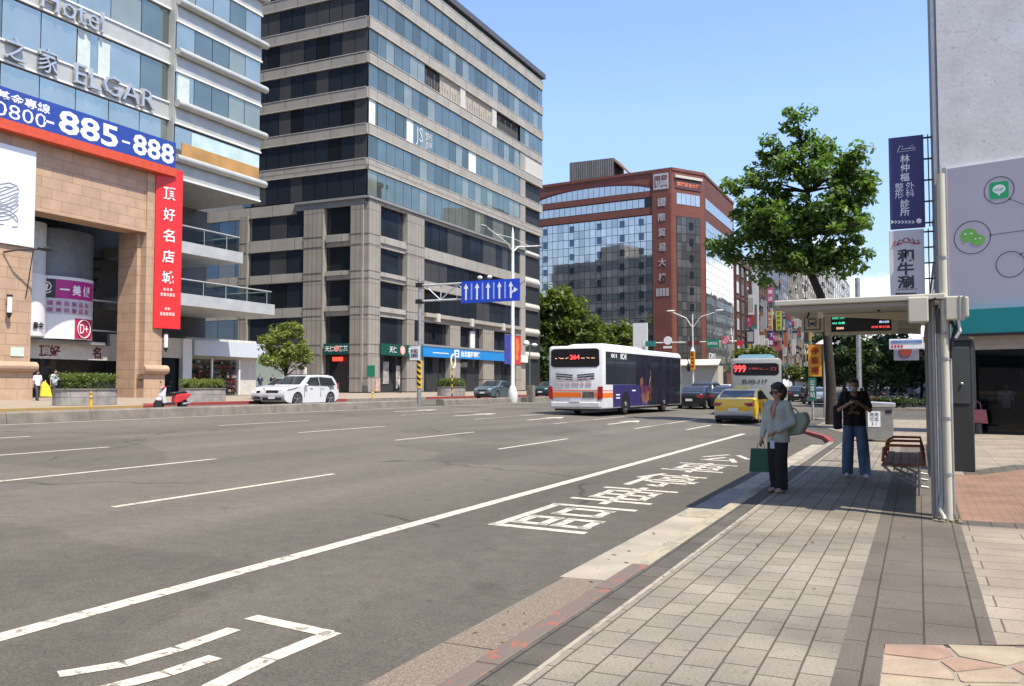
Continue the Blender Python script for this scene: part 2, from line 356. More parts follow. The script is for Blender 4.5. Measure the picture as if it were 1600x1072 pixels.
# near pavement: base slab with the bus-bay kerb flaring out at its far end
near = [(-2.2, -25), (-2.2, 26.5), (-2.6, 29), (-4.1, 34), (-4.7, 36.5), (-4.75, 41), (-4.3, 44), (-3, 45.8), (60, 45.8), (60, -25)]
slab('pavement', near, lambda x: -.006, m_tileds, .115)
def sheet(name, pts, z, mat): return kind(MB().poly([(x, y, z) for x, y in pts]).build(name, mat, fix=False), 'structure')
sheet('paving_pale_tiles', [(-1.94, -25), (-.46, -25), (-.46, 26), (-1.94, 26)], 0, m_tile)
sheet('paving_grey_tiles', [(-.46, 5.75), (.40, 6.15), (.40, 26), (-.46, 26)], 0, m_tiled)
sheet('paving_grey_edge', [(-.46, -25), (-.225, -25), (-.225, 5.86), (-.46, 5.75)], 0, m_tiled)
sheet('paving_slabs', [(.40, 6.15), (3.0, 7.4), (3.0, 11.2), (.40, 11.2)], 0, m_slab)
sheet('paving_slabs', [(-1.94, 26), (.40, 26), (2.0, 26), (2.0, 45), (-3, 45), (-3.8, 42), (-3.8, 37), (-1.94, 30)], 0, m_slab)
sheet('paving_bricks', [(.42, 11.62), (8, 11.62), (8, 19.6), (2.0, 19.6), (.95, 17.6), (.42, 17.4)], 0, m_brick)
sheet('paving_border', [(.40, 11.2), (8, 11.2), (8, 11.62), (.40, 11.62)], 0, m_tileds)
sheet('paving_border', [(.95, 17.6), (2.0, 19.6), (8, 19.6), (8, 20.2), (1.7, 20.2), (.7, 18.1), (.7, 17.5)], 0, m_tileds)
sheet('paving_slabs', [(.40, 17.5), (.7, 17.5), (.7, 18.1), (1.7, 20.2), (30, 20.2), (30, 40), (2.0, 40), (2.0, 26), (.40, 26)], 0, m_slab)
# crazy paving: irregular stones, each a slab with a gap of mortar
cp = MB(); r2 = random.Random(3)
pts = [(-.1 + i * .40 + r2.uniform(-.17, .17), 1.2 + j * .30 + r2.uniform(-.12, .12)) for i in range(13) for j in range(27)]
def clipcell(k):
    cell = [(-.22, 1.0), (4.6, 1.0), (4.6, 9.5), (-.22, 9.5)]
    px, py = pts[k]
    if py > 5.9 + .42 * (px + .2) or px < -.2: return None
    for j, (qx, qy) in enumerate(pts):
        if j == k: continue
        mxx, myy = (px + qx) / 2, (py + qy) / 2; nx, ny = qx - px, qy - py; ln = math.hypot(nx, ny); off = ln * 0 - .016
        res = []
        for i in range(len(cell)):
            a, b2 = cell[i], cell[(i + 1) % len(cell)]
            da = ((a[0] - mxx) * nx + (a[1] - myy) * ny) / ln - off; db = ((b2[0] - mxx) * nx + (b2[1] - myy) * ny) / ln - off
            if da <= 0: res.append(a)
            if da * db < 0: t = da / (da - db); res.append((a[0] + (b2[0] - a[0]) * t, a[1] + (b2[1] - a[1]) * t))
        cell = res
        if len(cell) < 3: return None
    return cell
for k in range(len(pts)):
    c = clipcell(k)
    if c: cp.prism([(x, y, -.004) for x, y in c], (0, 0, .007), mi=k % 3)
kind(cp.build('paving_crazy_stones', [M('stone_pink', (.31, .20, .14), .7, var=.2, scale=4, bump=.3), M('stone_buff', (.34, .27, .18), .7, var=.2, scale=4, bump=.3), M('stone_cream', (.33, .25, .175), .7, var=.18, scale=4, bump=.3)], bevel=.004), 'structure')
sheet('paving_mortar', [(-.225, -25), (4.6, -25), (4.6, 8.15), (-.225, 5.79)], -.003, M('mortar', (.26, .22, .17), .9))
# near kerb with flaking red paint, the yellowed stretch, and the gutter
def paintmat(name, base, paint, thr, scale=7, stretch=(3, 1, 1), rough=.7):
    m, t, b = node_mat(name); L = t.links.new; v = _vec(t, None, stretch)
    n = t.nodes.new('ShaderNodeTexNoise'); n.inputs['Scale'].default_value = scale; n.inputs['Detail'].default_value = 7; n.inputs['Roughness'].default_value = .7; L(v, n.inputs[0])
    r = t.nodes.new('ShaderNodeMapRange'); r.inputs[1].default_value = thr - .04; r.inputs[2].default_value = thr + .04; L(n.outputs[0], r.inputs[0])
    n2 = t.nodes.new('ShaderNodeTexNoise'); n2.inputs['Scale'].default_value = 60; L(v, n2.inputs[0])
    r2 = t.nodes.new('ShaderNodeMapRange'); r2.inputs[3].default_value = .7; r2.inputs[4].default_value = 1.3; L(n2.outputs[0], r2.inputs[0])
    mx = t.nodes.new('ShaderNodeMix'); mx.data_type = 'RGBA'; mx.inputs[6].default_value = (*base, 1); mx.inputs[7].default_value = (*paint, 1); L(r.outputs[0], mx.inputs[0])
    s = t.nodes.new('ShaderNodeVectorMath'); s.operation = 'SCALE'; L(mx.outputs[2], s.inputs[0]); L(r2.outputs[0], s.inputs['Scale'])
    L(s.outputs[0], b.inputs['Base Color']); b.inputs['Roughness'].default_value = rough; return m
sheet('paving_edge_line', [(-1.975, -25), (-1.94, -25), (-1.94, 26), (-1.975, 26)], .001, paintmat('cream_edge', (.20, .17, .13), (.36, .31, .23), .45, 6))
m_kred = paintmat('flaking_red_kerb_paint', (.15, .118, .092), (.33, .10, .06), .575, 5)
m_kyel = paintmat('worn_cream_kerb', (.28, .245, .185), (.37, .32, .215), .48, 2)
m_kredf = paintmat('red_kerb_paint', (.25, .07, .055), (.29, .045, .04), .42, 3)
m_gut = M('exposed_aggregate', (.20, .16, .12), .9, var=.45, scale=70, bump=.5, bscale=120)
m_gutc = M('pale_concrete_gutter', (.33, .29, .225), .85, var=.22, scale=1.6, bump=.2)
m_gutd = M('grey_concrete_gutter', (.24, .23, .21), .85, var=.2, scale=2)
def kerbrun(name, y0, y1, mat, seg=1.0):
    mb = MB(); n = max(1, int((y1 - y0) / seg)); d = (y1 - y0) / n
    for i in range(n): mb.box(-2.36, -2.205, y0 + i * d + .004, y0 + (i + 1) * d - .004, -.2, -.008 + .004 * (i % 2))
    return kind(mb.build(name, mat, bevel=.012), 'structure')
kerbrun('kerb', -25, 7.6, m_kred); kerbrun('kerb_worn', 7.6, 13.4, m_kyel); kerbrun('kerb_grey', 13.4, 26.4, m_kerbc)
def path_strip(name, pl, w, z0, z1, mat):
    mb = MB()
    for i in range(len(pl) - 1):
        a = Vector((*pl[i], 0)); b2 = Vector((*pl[i + 1], 0)); nrm = Vector((-(b2 - a).y, (b2 - a).x, 0)).normalized() * w
        mb.prism([(a.x, a.y, z0), (b2.x, b2.y, z0), (b2.x + nrm.x, b2.y + nrm.y, z0), (a.x + nrm.x, a.y + nrm.y, z0)], (0, 0, z1 - z0))
    return kind(mb.build(name, mat), 'structure')
path_strip('kerb_flare', [(-2.2, 26.5), (-2.6, 29), (-4.1, 34), (-4.7, 36.5), (-4.75, 41), (-4.3, 44), (-3, 45.8)], .16, -.2, .012, m_kredf)
mb = MB()
for i in range(7): mb.box(-2.97 + .03 * ((i * 7) % 3 == 1), -2.365, -8 + i * 2.18, -8 + (i + 1) * 2.18 - .02, -.3, zr(-2.6) + .006)
kind(mb.build('gutter', m_gut), 'structure')
gp = [(-2.365, 7.26), (-3.02, 7.22), (-3.0, 9), (-2.93, 10.2), (-3.02, 12.0), (-2.365, 12.1)]
kind(MB().prism([(x, y, -.3) for x, y in gp], (0, 0, .3 + zr(-2.6) + .007)).build('gutter_repair', m_gutc), 'structure')
kind(MB().box(-3.0, -2.365, 12.11, 14.6, -.3, zr(-2.6) + .006).build('gutter_grey', m_gutd), 'structure')
kind(MB().box(-3.0, -2.365, 14.61, 26.4, -.3, zr(-2.6) + .005).build('gutter_far', m_gutc), 'structure')
# a square drain cover set into the gutter, iron covers in the pavement
m_iron = M('cast_iron', (.10, .095, .09), .6, .3, var=.3, scale=20, bump=.5, bscale=60)
tag(MB().box(-2.85, -2.45, 11.2, 11.75, -.12, zr(-2.6) + .012).build('drain_cover', m_kyel), 'pale square drain cover in the gutter before the shelter shadow', 'drain')
for x, y, lb in ((-1.55, 19.6, 'dark rusty drain slot in the pavement right of the woman'), (-1.75, 23.4, 'small rusty drain slot in the pavement farther from the shelter')):
    tag(MB().box(x - .35, x + .35, y - .12, y + .12, -.05, .004).build('drain_grate', m_iron), lb, 'drain')
# next block on the right, far pavement, corner of the brick block
slab('pavement_next_block', [(-4.9, 68), (-4.2, 66.5), (60, 66.5), (60, 900), (-4.9, 900)], lambda x: 0, m_slab, .12)
mb = MB()
fx = [-33.8, -52, -125]; fy = [-60, 124]
for i in range(2): mb.poly([(fx[i], fy[0], zs(fx[i])), (fx[i], fy[1], zs(fx[i])), (fx[i + 1], fy[1], zs(fx[i + 1])), (fx[i + 1], fy[0], zs(fx[i + 1]))])
for i in range(2):
    mb.poly([(fx[i], fy[1], zs(fx[i])), (fx[i], fy[1], -.2), (fx[i + 1], fy[1], -.2), (fx[i + 1], fy[1], zs(fx[i + 1]))])
mb.poly([(-30.6, -60, .70), (-33.8, -60, zs(-33.8)), (-33.8, 31, zs(-33.8)), (-30.6, 28.4, .70)])
kind(mb.build('far_pavement', m_pink), 'structure')
slab('far_pavement_corner', [(-33.5, 154), (-125, 154), (-125, 900), (-33.5, 900)], lambda x: .74, m_pink, .4)
m_kyelf = paintmat('yellow_kerb_paint', (.30, .23, .12), (.40, .25, .08), .42, 3)
for nm, pl, mt in (('far_kerb_yellow', [(-30.6, -60), (-30.6, 27.6)], m_kyelf), ('far_kerb_red', [(-30.6, 27.6), (-30.6, 28.4), (-33.8, 31), (-33.8, 47)], m_kredf), ('far_kerb_grey', [(-33.8, 47), (-33.8, 57)], m_kerbc), ('far_kerb_red', [(-33.8, 57), (-33.8, 124)], m_kredf)):
    path_strip(nm, pl, .42, .1, .735, mt)
# the concrete divider between the main road and the kerbside lane
def median(y0, y1, lb):
    mb = MB(); n = int((y1 - y0) / 3)
    prof = [(-26.15, .2), (-26.1, .72), (-26.04, .77), (-25.66, .77), (-25.6, .72), (-25.52, .2)]
    d = (y1 - y0) / n
    for i in range(n): mb.prism([(x, y0 + i * d + .008, z) for x, z in prof], (0, d - .016, 0))
    tag(mb.build('road_divider', m_conc), lb, 'divider', 'concrete road dividers')
median(-40, 42.2, 'long low concrete divider in front of the parked scooter and white cars')
median(45.2, 54.6, 'short low concrete divider between the arrow sign pole and the white lamp post')
median(57.4, 108, 'low concrete divider running on beyond the white lamp post')
# painted lines
m_line = paintmat('road_paint', (.22, .19, .15), (.56, .51, .41), .415, 11, (1, 1, 1), .6)
def mark(mb, pts): mb.poly([(x, y, zr(x) + .004) for x, y in pts])
def stripe(mb, x, y0, y1, w=.1): mark(mb, [(x - w / 2, y0), (x + w / 2, y0), (x + w / 2, y1), (x - w / 2, y1)])
mb = MB(); stripe(mb, -5.42, -25, 30.2, .17)
for x, ph in ((-9.3, 7.95), (-12.78, 8.75), (-16.55, 9.4), (-20.55, 10.4)):
    for k in range(-3, 3):
        y0 = ph + 11.2 * k
        stripe(mb, x, y0, y0 + 4.6, .11)
    for k in range(3, 30): stripe(mb, x, ph + 11.2 * k + 16, ph + 11.2 * k + 20.6, .11)
stripe(mb, -7.6, 31.1, 35.2, .12); stripe(mb, -25.15, -40, 120, .13)
for x0, x1 in ((-9.3, -9.3), (-12.78, -12.78), (-16.55, -16.55), (-20.55, -20.55)): stripe(mb, x0, 32.5, 40, .11)
kind(mb.build('lane_lines', m_line, fix=False), 'structure')
mb = MB()
def arrow(x, y, L=4.2):
    mark(mb, [(x - .09, y), (x + .09, y), (x + .09, y + L * .62), (x - .09, y + L * .62)]); mark(mb, [(x - .45, y + L * .62), (x + .45, y + L * .62), (x, y + L)])
for x, y in ((-11.0, 32.4), (-14.7, 33), (-18.6, 33.8), (-22.8, 35.5)): arrow(x, y)
mark(mb, [(-7.3, 35.6), (-5.9, 36.6), (-5.9, 36.9), (-7.3, 36.0)])
kind(mb.build('road_arrows', m_line, fix=False), 'structure')
# 公車停車區 written along the bus bay, drawn stroke by stroke like the painted characters
def strokes(mb, segs, cx, cy, W, Hh, t=.11, tx=None):
    """segments in a unit square (u right, v away), laid on the road"""
    tx = tx or t
    for (u0, v0, u1, v1) in segs:
        x0, y0, x1, y1 = cx + u0 * W, cy + v0 * Hh, cx + u1 * W, cy + v1 * Hh
        dx, dy = x1 - x0, y1 - y0; ln = math.hypot(dx, dy); wdt = t if abs(dy) > abs(dx) else t * 1.25
        nx, ny = -dy / ln * wdt / 2, dx / ln * wdt / 2; ex, ey = dx / ln * wdt * .5, dy / ln * wdt * .5
        mark(mb, [(x0 - nx - ex, y0 - ny - ey), (x1 - nx + ex, y1 - ny + ey), (x1 + nx + ex, y1 + ny + ey), (x0 + nx - ex, y0 + ny - ey)])
QU = [(-.5, .5, .5, .5), (-.5, .5, -.5, -.5), (-.5, -.5, .5, -.5), (-.2, .36, .3, .36), (-.2, .1, .3, .1), (-.2, .36, -.2, .1), (.3, .36, .3, .1),
      (-.36, -.08, -.06, -.08), (-.36, -.34, -.06, -.34), (-.36, -.08, -.36, -.34), (-.06, -.08, -.06, -.34), (.12, -.08, .44, -.08), (.12, -.34, .44, -.34), (.12, -.08, .12, -.34), (.44, -.08, .44, -.34)]
CHE = [(-.5, .4, .5, .4), (-.34, .24, .34, .24), (-.34, -.2, .34, -.2), (-.34, .24, -.34, -.2), (.34, .24, .34, -.2), (-.34, .02, .34, .02), (-.5, -.36, .5, -.36), (0, .52, 0, -.52)]
TING = [(-.3, .5, -.5, .1), (-.38, .2, -.38, -.5), (.1, .5, .1, .4), (-.2, .38, .45, .38), (-.08, .26, .34, .26), (-.08, .08, .34, .08), (-.08, .26, -.08, .08), (.34, .26, .34, .08),
        (-.24, -.04, .48, -.04), (-.24, -.04, -.24, -.14), (.48, -.04, .48, -.14), (-.1, -.2, .36, -.2), (.12, -.2, .12, -.5), (.12, -.5, -.02, -.44)]
GONG = [(-.12, .45, -.46, .0), (.12, .45, .46, .0), (-.05, .05, -.3, -.4), (-.3, -.4, .3, -.34), (.16, -.1, .36, -.5)]
mb = MB()
for segs, y in ((QU, 10.35), (CHE, 12.75), (TING, 15.1), (CHE, 17.7), (GONG, 20.3)): strokes(mb, segs, -4.06, y, 1.06, 1.95, .122)
kind(mb.build('bus_bay_lettering', m_line, fix=False), 'structure')
mb = MB()
def band_px(pl, w):
    p = [atR(*q) for q in pl]
    for i in range(len(p) - 1):
        a, b2 = p[i], p[i + 1]; d = (b2 - a); d.z = 0; n = Vector((-d.y, d.x, 0)).normalized() * w / 2; e = d.normalized() * w * .10
        mark(mb, [((a - n - e).x, (a - n - e).y), ((b2 - n + e).x, (b2 - n + e).y), ((b2 + n + e).x, (b2 + n + e).y), ((a + n - e).x, (a + n - e).y)])
band_px([(394, 965), (512, 990)], .13); band_px([(520, 989), (420, 1030), (335, 1072), (262, 1120)], .13)
band_px([(364, 984), (280, 1014), (195, 1038), (95, 1054)], .12); band_px([(334, 1028), (260, 1053), (160, 1078)], .12)
kind(mb.build('bus_bay_glyph', m_line, fix=False), 'structure')

mb = MB(); r5 = random.Random(12)
for _ in range(70):
    x, y = (r5.uniform(-2.9, -2.4), r5.uniform(4, 16)) if r5.random() < .5 else (r5.uniform(-2.1, .8), r5.uniform(4.5, 20))
    z = (zr(-2.6) if x < -2.37 else 0) + .010; a = r5.uniform(0, 6.28); l = r5.uniform(.015, .04); c, s_ = math.cos(a) * l, math.sin(a) * l
    mb.add([(x - c, y - s_, z), (x + s_ * .4, y - c * .4, z + .006), (x + c, y + s_, z + r5.uniform(0, .012)), (x - s_ * .4, y + c * .4, z)], [(0, 1, 2, 3)])
kind(mb.build('fallen_leaves', M('dry_leaves', (.14, .09, .04), .8, var=.5, scale=3), fix=False), 'stuff')
# ================================================================== buildings
class Face:
    """a vertical wall plane: u metres along d from o, z up, off metres out of the wall"""
    def __init__(s, o, d):
        s.o = Vector((o[0], o[1], 0)); s.d = Vector((d[0], d[1], 0)).normalized(); s.n = Vector((s.d.y, -s.d.x, 0))
    def p(s, u, z, off=0): q = s.o + s.d * u + s.n * off; return Vector((q.x, q.y, z))
    def box(s, mb, u0, u1, z0, z1, a, b, mi=0):
        vs = [s.p(u, z, o) for z in (z0, z1) for u, o in ((u0, a), (u1, a), (u1, b), (u0, b))]
        mb.add(vs, [(3, 2, 1, 0), (4, 5, 6, 7), (0, 1, 5, 4), (1, 2, 6, 5), (2, 3, 7, 6), (3, 0, 4, 7)], mi)
    def glass(s, mb, u0, u1, z0, z1, pw, ph=None, jit=.004, gap=.03, off=.0, top=None, seed=1, mix=0):
        rr = random.Random(seed); n = max(1, round((u1 - u0) / pw)); d = (u1 - u0) / n; k = max(1, round((z1 - z0) / (ph or (z1 - z0)))); e = (z1 - z0) / k
        for i in range(n):
            for j in range(k):
                a, b, c, f = u0 + i * d + gap, u0 + (i + 1) * d - gap, z0 + j * e + gap, z0 + (j + 1) * e - gap
                t = [off + rr.uniform(-jit, jit) for _ in range(3)]; t.append(t[0] + t[2] - t[1])
                fa, fb = (min(f, top(a)), min(f, top(b))) if top else (f, f)
                if min(fa, fb) - c < .1: continue
                mb.add([s.p(a, c, t[0]), s.p(b, c, t[1]), s.p(b, fb, t[2]), s.p(a, fa, t[3])], [(0, 1, 2, 3)], 0 if rr.random() > mix else 1 + rr.randrange(2))
g_b = glassmat('blue_grey_coated_glass', (.27, .305, .255), .85, .015)
g_bd = glassmat('dark_tinted_glass', (.10, .125, .16), .8, .02)
g_c = glassmat('silver_mirror_glass', (.60, .575, .54), .9, .025, var=.16, scale=.6); g_c2 = glassmat('silver_glass_dull', (.50, .49, .47), .8, .05); g_c3 = glassmat('silver_glass_pale', (.68, .66, .63), .85, .04)
g_a = glassmat('hotel_glass', (.50, .53, .45), .85, .02)
g_b2 = glassmat('darker_blue_glass', (.19, .22, .185), .85, .03); g_b3 = glassmat('blind_backed_glass', (.36, .39, .32), .6, .06); g_d2 = glassmat('dark_glass_blind', (.16, .16, .165), .6, .08); g_d3 = glassmat('darkest_glass', (.07, .075, .085), .8, .02)
g_shop = glassmat('dark_shop_glass', (.05, .06, .07), .6, .04, var=.5)
m_mull = M('window_backing', (.03, .032, .036), .5, var=.2)
m_stone = brickmat('beige_stone_cladding', (.375, .35, .312), (.345, .322, .287), (.17, .15, .125), 3.1, 12, .05, 'yzx', var=.10, vscale=.5, bump=.2)
m_stonex = brickmat('beige_stone_cladding_end', (.375, .35, .312), (.345, .322, .287), (.17, .15, .125), 3.1, 12, .05, 'xzy', var=.10, vscale=.5, bump=.2)
m_colst = brickmat('beige_stone_columns', (.325, .298, .258), (.30, .275, .238), (.15, .13, .11), .62, 3.85, .035, 'yzx', var=.10, vscale=.6, bump=.2, off=0)
m_colstx = brickmat('beige_stone_columns_end', (.325, .298, .258), (.30, .275, .238), (.15, .13, .11), .62, 3.85, .035, 'xzy', var=.10, vscale=.6, bump=.2, off=0)
m_grey = M('grey_metal_panel', (.30, .30, .30), .5, .2, var=.1)
m_gran = brickmat('pink_granite', (.49, .335, .225), (.43, .295, .20), (.22, .15, .10), 1.35, .62, .014, 'yzx', var=.12, vscale=1, bump=.3, fine=90)
m_granx = brickmat('pink_granite_reveal', (.49, .335, .225), (.43, .295, .20), (.22, .15, .10), 1.35, .62, .014, 'xzy', var=.12, vscale=1, bump=.3, fine=90)
m_alu = M('silver_cladding', (.44, .445, .42), .42, .12, var=.10, scale=.9)
m_cream = M('cream_render', (.55, .52, .46), .7, var=.1)

# ---------------- the ribbon-windowed office block (stone bands, corner to the street)
B = thing('office_building', 'tall beige stone office block with dark ribbon windows and a shop row below', 'building', (-52, 75.5, .85))
FR = Face((-52, 75.5), (0, 1)); FL = Face((-52, 75.5), (-1, 0)); FL.n = Vector((0, -1, 0))
LR = 47.0; LL = 34.0
mb = MB(); mb.prism([(-52.35, 75.85, .85), (-52.35, 122.2, .85), (-57, 122.2, .85), (-57, 96, .85), (-69, 96, .85), (-69, 75.85, .85)], (0, 0, 48.4))
mb.box(-92, -69.02, 75.85, 96, .85, 21.4)
wall_b = mb.build('wall', m_mull, B)
m_rear = M('reflection_wing_render', (.26, .25, .23), .8)
MB().box(-96, -57.05, 96.05, 122, .85, 33).build('reflection_wing', m_rear, B); MB().box(-84, -77, 108, 118, 33, 37).build('reflection_wing', m_rear, B); MB().box(-69.1, -57.05, 96.02, 96.4, 33, 49).build('rear_wall', m_rear, B)  # unseen wing and hut added for their reflection in the brick tower glass
for k in range(8): MB().box(-95, -58, 122.02, 122.1, 3 + k * 3.9, 5.0 + k * 3.9).build('rear_window', g_shop, B)
for k in range(4): MB().box(-68.6, -57.5, 96.42, 96.5, 34 + k * 3.8, 36 + k * 3.8).build('rear_window', g_shop, B)
mb = MB(); mb.prism([(-51.6, 75.1, 49.2), (-51.6, 122.9, 49.2), (-57.4, 122.9, 49.2), (-57.4, 96.4, 49.2), (-69.4, 96.4, 49.2), (-69.4, 75.1, 49.2)], (0, 0, .75))
mb.build('roof', M('roof_edge_metal', (.10, .10, .105), .5, .3), B)
bands = [(47.35, 48.55), (43.45, 44.6), (39.56, 40.7), (35.8, 36.9), (32.0, 33.1), (28.15, 29.2), (24.45, 25.5)]
tops = [49.2, 47.35, 43.45, 39.56, 35.8, 32.0, 28.15, 24.45]
for k, (z0, z1) in enumerate(bands):
    ur = LR if z0 > 36 else 46.6
    mb = MB(); FR.box(mb, 0, ur, z0, z1, -.1, .16)
    sp = mb.build('spandrel', m_stone, B)
    mb = MB(); FR.box(mb, 0, ur, z0 - .06, z0, -.1, .2); FR.box(mb, 0, ur, z1, z1 + .06, -.1, .2); mb.build('trim', m_cream, sp)
    mb = MB(); FL.box(mb, .0, LL - 17, z0, z1, -.1, .16); sp = mb.build('spandrel', m_stonex, B)
    mb = MB(); FL.box(mb, .2, LL - 17, z0 - .06, z0, -.1, .2); FL.box(mb, .2, LL - 17, z1, z1 + .06, -.1, .2); mb.build('trim', m_cream, sp)
    # glass row below this band
    zb = bands[k + 1][1] if k + 1 < len(bands) else 21.6
    for (u0, u1) in (((0, 11.6), (38.6, LR)) if k == 2 else ((0, 38.4),) if 3 <= k else ((0, LR),)):
        mb = MB(); FR.glass(mb, u0 + .05, u1 - .05, zb + .07, z0 - .07, 1.75, seed=k * 3 + int(u0), mix=.42); mb.build('window', [g_b, g_b2, g_b3], B, fix=False)
    mb = MB(); FL.glass(mb, .05, 16.9, zb + .07, z0 - .07, 1.72, seed=k + 40, mix=.45); mb.build('window', [g_bd, g_d2, g_d3], B, fix=False)
mb = MB(); FR.glass(mb, .05, LR - .05, 48.6, 49.15, 1.75, seed=99); mb.build('window', g_b, B, fix=False)
mb = MB(); FR.box(mb, 38.5, 40.3, 1.0, 35.8, -.2, .1); mb.build('pier', m_stone, B)
mb = MB(); FR.box(mb, 40.4, 46.8, 33.2, 35.75, -.1, .05); mb.build('panel', m_cream, B)
for z0, z1 in bands[4:] + [(20.9, 21.6), (16.4, 17.7), (12.8, 13.8), (9.0, 10.1), (5.6, 6.6)]:       # rounded slab ends past the pier
    mb = MB(); mb.box(-57, -52.1, 115.8, 121.2, z0, z1); mb.cyl((-52.1 - (z1 - z0) * .3, 115.8, (z0 + z1) / 2), (-52.1 - (z1 - z0) * .3, 121.2, (z0 + z1) / 2), (z1 - z0) / 2, n=12)
    mb.build('balcony_slab', m_cream, B, smooth=50)
# open floor: dark recess with white columns and louvres
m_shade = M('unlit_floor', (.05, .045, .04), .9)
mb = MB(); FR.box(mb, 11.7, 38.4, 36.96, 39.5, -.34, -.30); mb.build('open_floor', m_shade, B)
for u in (20.3, 29.4):
    mb = MB(); FR.box(mb, u, u + 1.3, 36.96, 39.5, -.2, .08); mb.build('column', m_cream, B)
for u0, u1 in ((15.4, 20.2), (21.8, 29.3)):
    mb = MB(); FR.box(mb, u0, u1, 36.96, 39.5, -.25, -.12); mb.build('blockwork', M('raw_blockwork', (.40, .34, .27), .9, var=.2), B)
mb = MB()
for i in range(40): FR.box(mb, 11.9 + i * .66, 11.94 + i * .66, 36.96, 38.2 + .8 * (i % 3 == 0), -.08, -.04)
mb.build('scaffold_rail', m_steel, B)
# fifth-floor white blinds and clinic lettering on the glass
for u0, u1 in ((.15, 1.3), (7.6, 9.0), (22.6, 24.6)):
    mb = MB(); FR.box(mb, u0, u1, 29.3, 31.9, .01, .03); mb.build('blind', m_white, B)
text('JS', FR.p(10.4, 30.5, .02), FR.d, (0, 0, 1), 1.5, 2.2, M('pale_lettering', (.6, .65, .68), .5), B, bold=-.01)
text('整形\n診所', FR.p(12.6, 30.5, .02), FR.d, (0, 0, 1), 1.5, 2.0, MATS['pale_lettering'], B)
# podium
zsp = [(20.95, 21.5), (16.4, 17.7), (12.8, 13.8), (9.0, 10.05), (4.95, 6.0)]
mb = MB(); FR.box(mb, -.35, 40, 21.25, 21.5, -.1, .45); FL.box(mb, .0, 9.2, 21.25, 21.5, -.1, .45); mb.build('cornice', m_grey, B)
mb = MB(); FR.box(mb, 0, 38.5, 20.9, 21.25, -.1, .2); mb.build('frieze', m_stone, B)
mb = MB(); FL.box(mb, .21, 9.2, 20.6, 21.25, -.1, .2); mb.build('frieze', m_grey, B)
colR = [(-.1, 2.1, .95, 20.9), (7.5, 11.2, .95, 20.9), (17.4, 20.0, .95, 9.0), (26.3, 29.5, .95, 9.0), (36.5, 38.4, .95, 9.0)]
for u0, u1, z0, z1 in colR:
    mb = MB(); FR.box(mb, u0, u1, z0, z1, -.5, .3); c = mb.build('column', m_colst, B)
    for zz in (2.5, 5.0, 6.0, 9.1, 9.95, 12.9, 13.7, 16.5, 17.6):
        if zz < z1: mb = MB(); FR.box(mb, u0 - .04, u1 + .04, zz - .04, zz + .04, -.3, .34); mb.build('trim', m_colst, c)
for u0, u1 in ((.101, 1.9), (5.2, 8.0), (15.6, 17.0)):
    mb = MB(); FL.box(mb, u0 + .2, u1, .95, 20.6, -.5, .3); c = mb.build('column', m_colstx, B)
    for zz in (2.5, 5.0, 6.0, 9.1, 9.95, 12.9, 13.7, 16.5, 17.6): mb = MB(); FL.box(mb, u0 + .35, u1 + .04, zz - .04, zz + .04, -.3, .34); mb.build('trim', m_colstx, c)
for z0, z1 in zsp[1:]:
    for u0, u1 in ((2.1, 7.5),):
        mb = MB(); FR.box(mb, u0, u1, z0, z1, -.4, .0); FR.box(mb, u0, u1, z0 + .5, z1 - .1, 0, .16); mb.build('spandrel', m_stone, B)
    mb = MB(); FL.box(mb, 1.9, 5.2, z0, z1, -.4, .0); FL.box(mb, 1.9, 5.2, z0 + .5, z1 - .1, 0, .16); mb.build('spandrel', m_stonex, B)
    if z0 > 9.5:
        mb = MB(); FR.box(mb, 11.2, 38.5, z0, z1, -.1, .2); mb.build('spandrel', m_stone, B)
    mb = MB(); FL.box(mb, 8.0, 34 if z0 > 8 else 30, z0, z1, -.1, .2); mb.build('spandrel', m_stonex, B)
mb = MB(); FL.box(mb, 9.21, 34, 20.3, 21.5, -.1, .2); mb.build('spandrel', m_stonex, B)
lv = [(17.7, 20.85), (13.8, 16.4), (10.05, 12.8), (6.0, 9.0)]
for z0, z1 in lv:
    mb = MB(); FR.glass(mb, 2.2, 7.4, z0, z1, 2.6, off=-.32, seed=int(z0)); mb.build('window', g_bd, B, fix=False)
    mb = MB(); FL.glass(mb, 2.0, 5.1, z0, z1, 1.6, off=-.32, seed=int(z0) + 5); mb.build('window', g_shop, B, fix=False)
    mb = MB(); FL.glass(mb, 8.05, 30, z0, z1, 2.4, off=.0, seed=int(z0) + 9, mix=.4); mb.build('window', [g_bd, g_d2, g_d3], B, fix=False)
    if z0 > 9:
        mb = MB(); FR.glass(mb, 11.3, 38.4, z0, z1, 1.9, off=.0, seed=int(z0) + 15, mix=.4); mb.build('window', [g_bd, g_d2, g_d3], B, fix=False)
mb = MB(); FR.box(mb, 11.2, 38.5, 9.6, 10.05, -.1, .6); FR.box(mb, 11.2, 38.5, 9.0, 9.6, -.1, .2); mb.build('ledge', m_stone, B)
for u in (13.6, 22.2, 31.5):
    mb = MB(); FR.box(mb, u, u + .7, 9.1, 10.1, .2, .75); mb.build('floodlight', m_cream, B, bevel=.05)
for u0, u1 in ((11.3, 17.3), (20.1, 26.2), (29.6, 36.4)):
    mb = MB(); FR.glass(mb, u0, u1, 6.2, 8.95, 2, off=-.25, seed=int(u0)); mb.build('window', g_shop, B, fix=False)
    mb = MB(); FR.glass(mb, u0, u1, .95, 4.9, 1.6, off=-.35, seed=int(u0) + 3); mb.build('shop_front', g_shop, B, fix=False)
mb = MB(); FR.box(mb, 23.4, 24.6, 6.4, 8.6, -.2, -.05); mb.build('air_conditioner', m_white, B)
